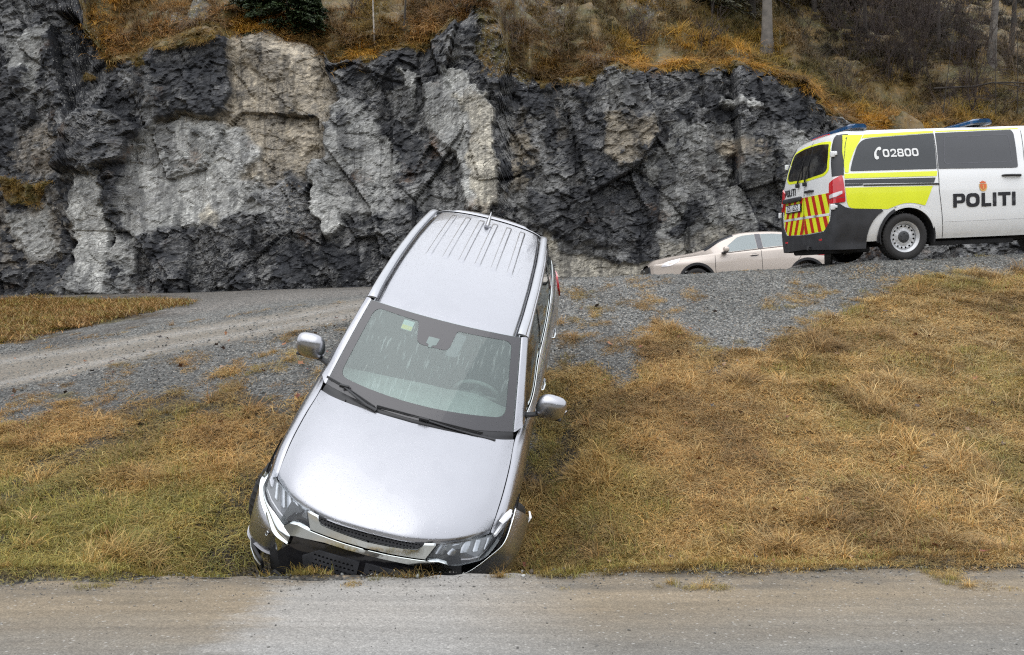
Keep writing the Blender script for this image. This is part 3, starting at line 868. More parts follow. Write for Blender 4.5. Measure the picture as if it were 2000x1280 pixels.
dY *= sstep(0, .03, CS) * .6 + .4
CY2 = CY + dY
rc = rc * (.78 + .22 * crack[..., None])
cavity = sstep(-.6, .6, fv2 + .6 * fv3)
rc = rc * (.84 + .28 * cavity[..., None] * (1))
rc = np.clip(rc, .008, .6)

# hillside above the rock
hd = np.concatenate([[0], np.cumsum(np.linspace(.10, .62, 86))])
HX, HD = np.meshgrid(cxs, hd)
topY = CY2[-1]
k_ = np.exp(-np.linspace(-2, 2, 61) ** 2); k_ /= k_.sum()
topS = np.convolve(np.pad(topY, 30, 'edge'), k_, 'valid'); ztS = np.convolve(np.pad(ztop, 30, 'edge'), k_, 'valid'); ztS = np.convolve(np.pad(ztS, 30, 'edge'), k_, 'valid'); topS = np.convolve(np.pad(topS, 30, 'edge'), k_, 'valid')
bl_ = sstep(0, 1.3, HD)
slp = np.interp(cu_, [-500, 0, 600, 1000, 1300, 1600, 2200], [.95, .95, .95, 1.0, .88, .78, .74])
HY = topY * (1 - bl_) + topS * bl_ + HD
HZ = ztop * (1 - bl_) + ztS * bl_ + slp * HD * (1 - np.exp(-HD / 1.2) * .35)
hm = fbm(HX * .45, HD * .45, 0, 4, 141)
rock_b, _ = facets(HX * .5, HD * .5, HZ * .3, 143, .6)
rise = sstep(0, .6, HD)
HZ = HZ + rise * (.95 * hm + .42 * fbm(HX * 1.3, HD * 1.3, 0, 3, 142) + .30 * np.maximum(0, rock_b))
MIDROCK = sstep(.20, .50, fbm(HX * .45 + 4, HD * .6, 0, 4, 144) + .16 * ((cu_ > 600) & (cu_ < 1350)))
hU, hV = img(HX, HY, HZ)
hmoss = np.array([.125, .085, .018]); hbrown = np.array([.075, .050, .024]); hdark = np.array([.028, .024, .018]); hgreen = np.array([.055, .058, .014])
q = fbm(HX * .8, HD * .8, 0, 4, 145)[..., None]; q2 = fbm(HX * 3, HD * 3, 0, 3, 146)[..., None]
hc = hbrown * (1 + .5 * q2) + (hmoss - hbrown) * sstep(-.12, .3, q) + (hgreen - hmoss) * .7 * sstep(.1, .5, -q2)
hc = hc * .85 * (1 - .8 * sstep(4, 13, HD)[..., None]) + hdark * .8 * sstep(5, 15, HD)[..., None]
MIDROCK = MIDROCK * .6
hc = hc * (1 - MIDROCK[..., None]) + MID * .6 * MIDROCK[..., None]
hmk = np.stack([.4 * MIDROCK, .8 * MIDROCK + .12, 1 - .8 * MIDROCK], -1)

t = NT('cut_rock_face')
v = t.obj()
C_ = t.attr('Col'); mk_ = t.n('ShaderNodeSeparateColor', {0: t.attr('Msk')})
ve, li, mo_ = mk_.outputs[0], mk_.outputs[1], mk_.outputs[2]
tilt = t.mapv(v, (1, 1, 1), (0, R_(28), 0))
wn = t.n('ShaderNodeTexNoise', {'Vector': v, 'Scale': 1.3, 'Detail': 4}).outputs['Color']
wv_ = t.n('ShaderNodeVectorMath', {0: tilt, 1: t.n('ShaderNodeVectorMath', {0: wn, 'Scale': .45}, operation='SCALE').outputs[0]}, operation='ADD').outputs[0]
fineN = t.noise(t.mapv(wv_, (1.0, 1, 3.2)), 5.5, 8, .68)
medN = t.noise(t.mapv(wv_, (.8, 1, 2.0)), 2.2, 7, .62, .5)
rg_ = t.n('ShaderNodeTexNoise', {'Vector': t.mapv(wv_, (.8, 1, 2.2)), 'Scale': 3.2, 'Detail': 9, 'Roughness': .62}, noise_type='RIDGED_MULTIFRACTAL').outputs[0]
rg2 = t.n('ShaderNodeTexNoise', {'Vector': t.mapv(wv_, (1.6, 1, 2.4), (0, R_(38), 0)), 'Scale': 7.5, 'Detail': 7, 'Roughness': .65}, noise_type='RIDGED_MULTIFRACTAL').outputs[0]
crisp = t.noise(t.mapv(wv_, (1.0, 1, 2.6)), 17, 8, .75)
patch_ = t.math('MULTIPLY', t.math('MULTIPLY', t.rng(fineN, .34, .66, .30, 1.75), t.rng(medN, .34, .64, .50, 1.45)), t.rng(crisp, .35, .65, .62, 1.4))
# every zone breaks into pale rock and near-black wet rock along crisp, ragged borders; the zone sets the share of each
lum = t.math('DIVIDE', t.n('ShaderNodeRGBToBW', {0: C_}).outputs[0], .27, clamp=True)
share = t.math('MULTIPLY', t.math('SUBTRACT', lum, .36), .38)
nA = t.noise(t.mapv(wv_, (1.0, 1, .75)), 1.15, 10, .66)
nB = t.noise(t.mapv(wv_, (1.0, 1, 2.8)), 2.4, 9, .72)
nsum = t.math('ADD', t.math('MULTIPLY', nA, .55), t.math('MULTIPLY', nB, .45))
crm = t.rng(t.math('ADD', nsum, share), .49, .51, 0, 1)
toneL = t.math('MULTIPLY', t.rng(fineN, .36, .62, .42, 1.38), t.rng(crisp, .36, .60, .60, 1.25))
toneD = t.math('MULTIPLY', t.rng(medN, .34, .64, .6, 1.5), t.rng(crisp, .35, .65, .6, 1.5))
chroma = t.mix(1.0, C_, t.n('ShaderNodeCombineColor', {0: 1.0, 1: 1.0, 2: 1.0}).outputs[0], 'MULTIPLY')
lifted = t.mix(t.rng(lum, .0, .45, 1, 0), t.mix(1.0, C_, (2.05, 2.05, 2.05), 'MULTIPLY'), (.235, .235, .23))
cl = t.mix(1.0, lifted, t.n('ShaderNodeCombineColor', {0: toneL, 1: toneL, 2: toneL}).outputs[0], 'MULTIPLY')
cd = t.mix(1.0, (.026, .028, .033), t.n('ShaderNodeCombineColor', {0: toneD, 1: toneD, 2: toneD}).outputs[0], 'MULTIPLY')
c = t.mix(crm, cd, cl)
# thin quartz veins
w1 = t.n('ShaderNodeTexNoise', {'Vector': t.mapv(wv_, (.55, 1, 2.6)), 'Scale': 1.9, 'Detail': 6, 'Roughness': .66, 'Distortion': .5}).outputs[0]
vein = t.rng(t.math('ABSOLUTE', t.math('SUBTRACT', w1, .5)), .0, .026, 1, 0)
w2 = t.n('ShaderNodeTexNoise', {'Vector': t.mapv(wv_, (1.2, 1, 4.0)), 'Scale': 3.4, 'Detail': 6, 'Roughness': .68, 'Distortion': .5}).outputs[0]
vein2 = t.rng(t.math('ABSOLUTE', t.math('SUBTRACT', w2, .5)), .0, .040, 1, 0)
vm = t.rng(t.noise(v, 1.1, 4, .6), .44, .56, 0, 1)
vein = t.math('MULTIPLY', t.math('MAXIMUM', t.math('MULTIPLY', vein, .9), t.math('MULTIPLY', vein2, .8)), t.math('MULTIPLY', vm, ve), clamp=True)
c = t.mix(vein, c, (.58, .57, .54))
# pale bands of quartz smeared along the foliation
bnd = t.rng(t.noise(t.mapv(wv_, (.9, 1, 4.6)), 1.6, 9, .74, .4), .545, .575, 0, 1)
bm_ = t.math('MULTIPLY', t.rng(t.noise(v, .55, 4, .6), .44, .58, 0, 1), ve)
c = t.mix(t.math('MULTIPLY', t.math('MULTIPLY', bnd, bm_), .8), c, (.42, .42, .41))
# wet run-off streaks and rust
strk = t.rng(t.noise(t.mapv(v, (1.5, 1, .30)), 1.0, 7, .68), .535, .585, 0, 1)
strk2 = t.rng(t.noise(t.mapv(v, (5.0, 1, .35)), 1.0, 5, .6), .55, .62, 0, 1)
c = t.mix(t.math('MULTIPLY', t.math('MAXIMUM', t.math('MULTIPLY', strk, .8), t.math('MULTIPLY', strk2, .6)), t.rng(lum, .3, 1, .8, .62)), c, (.020, .021, .025))
c = t.mix(t.rng(rg2, .0, .5, .35, 0), c, (.016, .017, .02))
rust = t.math('MULTIPLY', t.rng(t.noise(v, .8, 5, .65), .60, .70, 0, 1), t.rng(fineN, .4, .6, 0, 1))
c = t.mix(t.math('MULTIPLY', rust, .6), c, (.16, .075, .022))
# hairline cracks
cr = t.n('ShaderNodeTexVoronoi', {'Vector': t.mapv(wv_, (1, 1, 1.7)), 'Scale': 2.6}, feature='DISTANCE_TO_EDGE').outputs[0]
crk = t.math('MULTIPLY', t.rng(cr, .0, .022, 1, 0), t.rng(t.noise(v, 1.7, 3), .45, .6, 0, 1))
c = t.mix(t.math('MULTIPLY', crk, .85), c, (.01, .01, .011))
# moss and lichen
mn = t.noise(v, 9, 5, .7)
mcol = t.mix(t.rng(t.noise(v, 1.6, 4), .35, .65), (.20, .115, .022), (.085, .075, .014))
mcol = t.mix(t.rng(mn, .35, .65), t.mix(.6, mcol, (.03, .022, .008)), mcol)
mf = t.rng(t.math('ADD', mo_, t.math('MULTIPLY', t.math('SUBTRACT', mn, .5), .9)), .42, .58, 0, 1)
c = t.mix(mf, c, mcol)
lv = t.vor(v, 17.0); lr = t.n('ShaderNodeSeparateColor', {0: t.vor(v, 17.0, out='Color')}).outputs[0]
lf = t.math('MULTIPLY', t.rng(lv, .16, .30, 1, 0), t.math('GREATER_THAN', t.math('MULTIPLY', li, t.rng(medN, .3, .6, .45, 1.1)), lr))
c = t.mix(t.math('MULTIPLY', lf, .85), c, (.40, .39, .35))
h = t.math('ADD', t.math('MULTIPLY', rg_, .42), t.math('MULTIPLY', rg2, .16))
h = t.math('ADD', h, t.math('MULTIPLY', crisp, .35))
h = t.math('SUBTRACT', h, t.math('MULTIPLY', crk, .25))
h = t.math('ADD', h, t.math('MULTIPLY', t.noise(t.mapv(wv_, (1, 1, 2.4)), 24, 5, .7), .28))
M['rock'] = t.end(t.pbr(Base_Color=c, Roughness=t.rng(medN, .35, .65, .38, .75), Specular_IOR_Level=.5, Normal=t.bump(h, 1.0, .04)))

cmk = np.stack([rv, rl, rm], -1).reshape(-1, 3)
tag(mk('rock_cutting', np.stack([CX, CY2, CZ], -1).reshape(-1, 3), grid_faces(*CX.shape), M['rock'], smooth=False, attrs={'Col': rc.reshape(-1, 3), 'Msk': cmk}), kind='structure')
HV = np.stack([HX, HY, HZ], -1)
HV[0] = np.stack([CX[-1], CY2[-1], CZ[-1]], -1)
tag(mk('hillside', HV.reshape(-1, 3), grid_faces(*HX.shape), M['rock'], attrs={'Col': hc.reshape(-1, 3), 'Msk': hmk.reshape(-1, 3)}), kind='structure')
def hill_z(X, D):
    """height and depth on the hillside, X and distance behind the rock edge"""
    i = np.clip(np.searchsorted(cxs, X), 1, len(cxs) - 1); j = np.clip(np.searchsorted(hd, D), 1, len(hd) - 1)
    return HY[j, i] - (hd[j] - D), HZ[j, i] - (hd[j] - D) * .8
# ------------------------------------------------------------------ wheels shared by the vehicles
def tyre_mb(r, w, rr, tread=True, n=80):
    """axis x, outer face towards +x"""
    h = w / 2
    prof = [(-h * .80, rr), (-h * .98, rr + (r - rr) * .35), (-h, rr + (r - rr) * .62), (-h * .93, r - .022), (-h * .80, r - .006), (-h * .3, r), (h * .3, r), (h * .80, r - .006), (h * .93, r - .022), (h, rr + (r - rr) * .62), (h * .98, rr + (r - rr) * .35), (h * .80, rr)]
    m = MB(); m.lathe(prof, n)
    if tread:
        V = np.array(m.v); k = np.arange(len(V)) % n; row = np.arange(len(V)) // n
        g = ((k % 2) == 0) & (row >= 3) & (row <= 8)
        rad = np.hypot(V[:, 1], V[:, 2]); s = np.where(g, (rad - .009) / rad, 1)
        V[:, 1] *= s; V[:, 2] *= s; m.v = [tuple(q) for q in V]
    return m

def add_wheel(parent, T, r, w, rr, kind, mats):
    """T: matrix local to the parent; outer face +x"""
    ty = tyre_mb(r, w, rr).build('wheel', M['rubber'], parent)
    ty.matrix_local = T
    h = w / 2
    m = MB()
    m.lathe([(-h * .8, rr - .002), (-h * .75, rr - .02), (h * .55, rr - .03), (h * .74, rr - .012), (h * .84, rr + .008), (h * .80, rr + .004)], 48)
    if kind == 'alloy':
        for i in range(5):
            a = 2 * math.pi * i / 5
            for sgn in (-1, 1):
                a2 = a + sgn * .17
                p0 = Vector((h * .55, .05 * math.cos(a), .05 * math.sin(a))); p1 = Vector((h * .70, (rr - .02) * math.cos(a2), (rr - .02) * math.sin(a2)))
                m.tube([p0, (p0 + p1) / 2 + Vector((.008, 0, 0)), p1], [.028, .022, .02], 6, flat=.6)
        m.lathe([(h * .2, .075), (h * .62, .07), (h * .66, .03), (h * .66, .0)], 24)
        m.lathe([(h * .05, 0), (h * .05, rr * .72)], 32)
        rim_o = m.build('rim', mats[0], ty)
        d = MB(); d.lathe([(0, 0), (0, rr - .03)], 32); d.build('brake_shadow_disc', M['darkgap'], ty)
    else:
        # pressed steel: dished annulus with round holes, real openings
        def prof(q):
            return np.interp(q, [.07, .10, .125, .17, .195, rr - .025], [h * .46, h * .5, h * .36, h * .46, h * .40, h * .30])
        loops = [[(math.cos(2 * math.pi * k / 64) * (rr - .022), math.sin(2 * math.pi * k / 64) * (rr - .022)) for k in range(64)]]
        for i in range(16):
            a = 2 * math.pi * (i + .5) / 16; c = (math.cos(a) * rr * .73, math.sin(a) * rr * .73)
            loops.append([(c[0] + .0155 * math.cos(2 * math.pi * k / 12), c[1] + .0155 * math.sin(2 * math.pi * k / 12)) for k in range(12)])
        loops.append([(math.cos(2 * math.pi * k / 32) * .05, math.sin(2 * math.pi * k / 32) * .05) for k in range(32)])
        rim_o = m.build('rim', mats[0], ty)
        sheet('rim_disc', loops, lambda p, q, o: (prof(math.hypot(p, q)) + o, p, q), mats[0], ty, depth=.012, sx=.03, sy=.03)
        d = MB(); d.lathe([(0, 0), (0, rr - .03)], 32); d.build('brake_shadow_disc', M['darkgap'], ty)
        c = MB(); c.lathe([(h * .3, .088), (h * .52, .084), (h * .60, .07), (h * .62, .03), (h * .62, 0)], 32)
        for i in range(5):
            a = 2 * math.pi * i / 5 + .3
            c.lathe([(h * .5, .009), (h * .68, .009), (h * .7, .0)], 8, Matrix.Translation((0, .052 * math.cos(a), .052 * math.sin(a))))
        c.build('hub_cap', mats[1], ty)
    return ty

# ------------------------------------------------------------------ silver estate car, nose down in the ditch
car = empty('silver_car', mat=m4(CAR_R, CAR_T))
tag(car, 'silver grey SUV nose down in the roadside ditch with its front bumper corner torn loose', 'car')
NL = lambda p: np.array(p, float)

# bonnet
bon = [
 [(0, .130, .888), (.24, .150, .882), (.44, .225, .862), (.60, .335, .845), (.742, .490, .826)],
 [(0, .165, .925), (.245, .190, .920), (.45, .262, .900), (.61, .370, .880), (.748, .530, .852)],
 [(0, .30, .968), (.25, .325, .966), (.46, .385, .948), (.62, .48, .920), (.756, .63, .886)],
 [(0, .56, 1.020), (.26, .58, 1.018), (.48, .63, 1.000), (.645, .71, .968), (.765, .82, .932)],
 [(0, .86, 1.066), (.265, .88, 1.064), (.49, .93, 1.046), (.655, 1.0, 1.012), (.767, 1.09, .974)],
 [(0, 1.130, 1.098), (.27, 1.15, 1.094), (.50, 1.205, 1.075), (.655, 1.28, 1.048), (.757, 1.368, 1.018)],
]
G = patch(bon, 60, 40)
bonnet = grid_obj('bonnet', G, M['silver'], car, both=True, thick=.018)

# windscreen: (x, t) with t from the lower edge to the roof
WB = lambda x: np.array([x, 1.165 + .46 * x * x, 1.108 - .10 * x * x])
WT = lambda x: np.array([x, 1.900 + .275 * x * x, 1.572 - .075 * x * x])
def wsp(s, t, off=0.0):
    a = WB(s * .735); b = WT(s * .612)
    p = a * (1 - t) + b * t
    p = p + np.array([0, -.55, .83]) * (.018 * 4 * t * (1 - t) + off)
    return p
nr_, nc_ = 50, 70
S_, T_ = np.meshgrid(np.linspace(-1, 1, nc_), np.linspace(0, 1, nr_))
V = np.array([[wsp(S_[i, j], T_[i, j]) for j in range(nc_)] for i in range(nr_)])
ws = mk('windscreen', V.reshape(-1, 3), grid_faces(nr_, nc_), M['glass_ws'], car)
def ws_sheet(name, loops, mat, off=.002, parent=None, sx=.08, sy=.06, rim=False, depth=.001):
    return sheet(name, loops, lambda p, q, o: wsp(p, q, o), mat, parent or car, depth=depth, off=off, sx=sx, sy=sy, rim=rim)
M['sensor_glass'] = simple('sensor_glass', (.20, .25, .24), .3)
# printed black border under the glass
M['frit'] = paint('black_printed_border', (.035, .033, .038), rough=.25, coat=.8)
outer = [(-.995, .0), (.995, .0), (.995, .995), (-.995, .995)]
inner = rounded([(-.905, .135), (.905, .135), (.895, .935), (.20, .925), (.155, .70), (-.23, .70), (-.30, .925), (-.895, .935)], [.10, .10, .10, .03, .07, .07, .03, .10], 6)
for i in range(0): pass
def densify(lp, d=.06):
    o = []
    for i in range(len(lp)):
        a, b = np.array(lp[i]), np.array(lp[(i + 1) % len(lp)]); n = max(1, int(np.linalg.norm(b - a) / d))
        for k in range(n): o.append(tuple(a + (b - a) * k / n))
    return o
ws_sheet('windscreen_border', [densify(outer), densify(inner)], M['frit'], off=.0025)
ws_sheet('sensor_window', [rounded([(-.115, .80), (.02, .80), (.0, .725), (-.045, .715), (-.05, .69), (-.085, .69), (-.09, .72), (-.125, .725)], .01)], M['sensor_glass'], off=.004)
ws_sheet('camera_housing', [rounded([(.165, .905), (.33, .90), (.27, .655), (.13, .655)], .03)], M['lamp_dark'], off=-.003)
ws_sheet('parking_permit', [rounded([(-.485, .905), (-.345, .905), (-.345, .80), (-.485, .80)], .01)], M['pale_sticker'], off=-.002)
ws_sheet('parking_permit', [rounded([(-.48, .85), (-.35, .85), (-.35, .805), (-.48, .805)], .005)], M['yellow_sticker'], off=-.0012)

# cowl between bonnet and glass
rows = []
for k, (dz, f) in enumerate([(-.012, 0), (-.02, .25), (-.006, .6), (.0, 1.0)]):
    row = []
    for s in np.linspace(0, 1, 9):
        r_ = hermite(np.arange(5), np.array(bon[-1]), s * 4)
        w_ = wsp(s * .995, .0)
        p = r_ * (1 - f) + w_ * f; p[2] += dz; row.append(p)
    rows.append(row)
grid_obj('cowl', patch(rows, 10, 40), M['blackplastic'], car, both=True)
for s in (-.72, -.30, .28, .75):
    m = MB(); p = wsp(s, -.03, .0); m.box((p[0], p[1] - .01, p[2] - .004), (.006, .05, .01)); m.build('cowl_seam', M['darkgap'], car)

# wipers: blades lying at the foot of the glass
def wiper(pts_blade, pts_arm, lift=.016):
    t_ = MB(); t_.tube(pts_blade, [.006] * len(pts_blade), 6)
    b2 = [np.array(p) - [0, .010, .004] for p in pts_blade]; t_.tube(b2, [.004] * len(b2), 6)
    o = t_.build('wiper', M['wiper'], car)
    a = MB(); a.tube(pts_arm, [.016, .013, .010, .009][:len(pts_arm)], 8, flat=.55)
    mid = pts_arm[-1]; a.box(mid, (.075, .022, .026), .006)
    a.build('wiper_arm', M['blackplastic'], o)
U = lambda p, d=.02: np.array(p) + np.array([0, -.55, .83]) * d
wiper([U(p) for p in [(-.742, 1.455, 1.085), (-.60, 1.372, 1.10), (-.46, 1.292, 1.10), (-.305, 1.213, 1.092)]],
      [U(p, .024) for p in [(-.275, 1.175, 1.085), (-.36, 1.205, 1.09), (-.46, 1.262, 1.10), (-.575, 1.345, 1.105)]])
wiper([U(p) for p in [(-.285, 1.218, 1.10), (-.05, 1.198, 1.11), (.16, 1.205, 1.105), (.36, 1.222, 1.095), (.52, 1.262, 1.072)]],
      [U(p, .024) for p in [(.62, 1.262, 1.035), (.45, 1.215, 1.065), (.25, 1.19, 1.09), (.08, 1.183, 1.108)]])

# roof with six pressed ribs
def roof_edge(b):
    return np.interp(b, [1.9, 2.0, 2.3, 2.8, 3.4, 3.9, 4.2, 4.32], [.60, .605, .612, .612, .600, .578, .560, .552])
def roof_z(b): return hermite([1.85, 2.0, 2.3, 2.7, 3.1, 3.5, 3.9, 4.2, 4.5], [1.553, 1.582, 1.616, 1.641, 1.648, 1.644, 1.628, 1.605, 1.572], b)
nr_, nc_ = 110, 240
Sg, Bg = np.meshgrid(np.linspace(-1, 1, nc_), np.linspace(0, 1, nr_))
xe = roof_edge(1.9 + Bg * 2.4)
x = Sg * xe
b = 1.905 + .275 * x * x * (1 - Bg) + Bg * (4.24 - 1.905 - .10 * x * x)
z = roof_z(b) - .040 * np.abs(Sg) ** 2.2 - .030 * np.abs(Sg) ** 8
for rx in (-.36, -.215, -.072, .072, .215, .36):
    cx = rx * (1 - .04 * (b - 3.5))
    prof = sstep(.028, .021, np.abs(x - cx))
    ends = sstep(2.90, 2.96, b) * (1 - sstep(4.06, 4.12, b))
    z = z + .013 * prof * ends
chan = sstep(.91, .925, np.abs(Sg)) * (1 - sstep(.985, 1.0, np.abs(Sg)))
z = z - .012 * chan
mk('roof', np.stack([x, b, z], -1).reshape(-1, 3), grid_faces(nr_, nc_), M['silver'], car)
# roof rails
for s in (-1, 1):
    m = MB(); P = []
    for b in np.linspace(2.03, 4.19, 26): P.append((s * (roof_edge(b) + .008), b, roof_z(b) - .036))
    N_ = len(P); vs = []; sec = [(-.033, -.012), (-.031, .020), (-.018, .030), (.014, .030), (.030, .018), (.036, -.014)]
    for i, p in enumerate(P):
        e = min(1, i / 1.5 + .35, (N_ - 1 - i) / 1.5 + .35)
        for q in sec: vs.append((p[0] + s * q[0], p[1], p[2] + q[1] * e))
    K_ = len(sec)
    fs = [(i * K_ + k, i * K_ + (k + 1) % K_, (i + 1) * K_ + (k + 1) % K_, (i + 1) * K_ + k) for i in range(N_ - 1) for k in range(K_)] + [tuple(range(K_)), tuple((N_ - 1) * K_ + k for k in range(K_))]
    m.add(vs, fs); m.build('roof_rail', M['silver_trim'], car)
# spoiler
rows = []
for f, lift in ((0, .004), (.14, .012), (.45, .010), (.85, .002), (1.0, -.018)):
    row = []
    for s in np.linspace(0, 1, 14):
        x = s * .575
        b = (4.262 - .10 * x * x) + f * (.235 - .25 * x ** 2 - .25 * max(0, s - .8) ** 2)
        zz = roof_z(4.24) - .04 * s ** 2.2 - .03 * s ** 8 - f * .055 - .03 * s ** 3 * f
        notch = .012 * float(sstep(.70, .64, s)) * float(sstep(0, .2, f))
        row.append((x, b, zz + lift + notch))
    rows.append(row)
grid_obj('spoiler', patch(rows, 14, 60), M['silver'], car, both=True, thick=.03)
m = MB()
m.tube([(0.0, 3.93, 1.622), (0, 3.99, 1.648), (0, 4.05, 1.70), (0, 4.09, 1.735)], [.040, .036, .022, .008], 10, flat=1.0)
V_ = np.array(m.v); V_[:, 0] = V_[:, 0] * .62; V_[:, 1] = np.where(V_[:, 2] < 1.66, V_[:, 1] * 1.0, V_[:, 1]); m.v = [tuple(q) for q in V_]
m.lathe([(1.625, .044), (1.634, .042), (1.640, .030), (1.641, 0)], 20, Matrix.Translation((0, 3.99, 0)) @ Matrix.Diagonal((.85, 1.35, 1, 1)), axis='z')
m.build('antenna', M['silver'], car)

# side sections: from the bonnet edge / belt line down to the sill
SD = [
 (.50, [(.750, .828), (.775, .815), (.800, .790), (.822, .70), (.845, .56), (.845, .40), (.80, .26)]),
 (.75, [(.770, .912), (.806, .898), (.840, .855), (.868, .75), (.886, .60), (.880, .42), (.86, .28)]),
 (1.05, [(.775, .968), (.812, .955), (.852, .905), (.885, .80), (.905, .62), (.895, .42), (.87, .28)]),
 (1.38, [(.765, 1.020), (.800, 1.010), (.845, .965), (.882, .86), (.902, .66), (.895, .44), (.87, .27)]),
 (1.65, [(.798, 1.040), (.820, 1.028), (.850, .985), (.880, .88), (.900, .68), (.895, .45), (.87, .26)]),
 (1.80, [(.818, 1.045), (.838, 1.025), (.864, .985), (.884, .89), (.896, .69), (.895, .45), (.87, .26)]),
 (2.60, [(.808, 1.080), (.836, 1.055), (.870, 1.01), (.894, .91), (.895, .70), (.892, .45), (.87, .26)]),
 (3.30, [(.803, 1.135), (.828, 1.108), (.862, 1.05), (.894, .93), (.896, .70), (.892, .45), (.87, .26)]),
 (3.90, [(.765, 1.225), (.798, 1.190), (.846, 1.10), (.893, .95), (.898, .70), (.888, .45), (.86, .28)]),
 (4.30, [(.700, 1.300), (.745, 1.240), (.800, 1.12), (.850, .95), (.868, .70), (.860, .45), (.83, .30)]),
 (4.58, [(.600, 1.270), (.640, 1.210), (.690, 1.10), (.740, .93), (.780, .70), (.770, .48), (.74, .34)]),
]
lofS = Loft(SD, 44)
def side_panel(name, b0, b1, s0=0, s1=43, mat='silver', circ=None, nb=None, off=0.0, thick=.014):
    bs = np.linspace(b0, b1, nb or max(6, int((b1 - b0) / .022)))
    D = lofS.sec(bs)[:, s0:s1 + 1]                       # (nb, k, 2)
    G = np.stack([D[..., 0] + off, np.repeat(bs[:, None], D.shape[1], 1), D[..., 1]], -1)
    for mir in (0, 1):
        V = G.reshape(-1, 3).copy(); Fq = grid_faces(*G.shape[:2])
        if circ: V, Fq = cut_arch(V, Fq, circ, (1, 2), .03); V, Fq = compact(V, Fq)
        if mir: V = V * [-1, 1, 1]; Fq = Fq[:, ::-1]
        o = mk(name, V, Fq, M[mat], car)
        if thick: rim(o, thick)
ARCH = [(.965, .37, .405), (3.635, .37, .405)]
side_panel('front_wing', .505, 1.555, 0, 43, circ=ARCH[:1])
side_panel('front_door', 1.563, 2.640, 0, 41)
side_panel('rear_door', 2.648, 3.560, 0, 41, circ=ARCH[1:])
side_panel('rear_quarter', 3.568, 4.58, 0, 43, circ=ARCH[1:])
# sill trim, arch liners
for s in (-1, 1):
    m = MB(); m.box((s * .865, 2.30, .24), (.05, 1.95, .07), .015); m.build('sill', M['blackplastic'], car)
    for (a, zc, r) in ARCH:
        m = MB(); n = 26; vs = []; fs = []
        for i in range(n + 1):
            th = math.pi * (-.12 + 1.24 * i / n)
            for (rr_, xx) in ((r + .001, .897), (r - .012, .893), (r - .012, .60)):
                vs.append((s * (xx - .0), a + rr_ * math.cos(th), zc + rr_ * math.sin(th)))
        fs = [(i * 3 + k, i * 3 + k + 1, (i + 1) * 3 + k + 1, (i + 1) * 3 + k) for i in range(n) for k in range(2)]
        m.add(vs, fs); m.build('wheel_arch_liner', M['darkgap'], car)

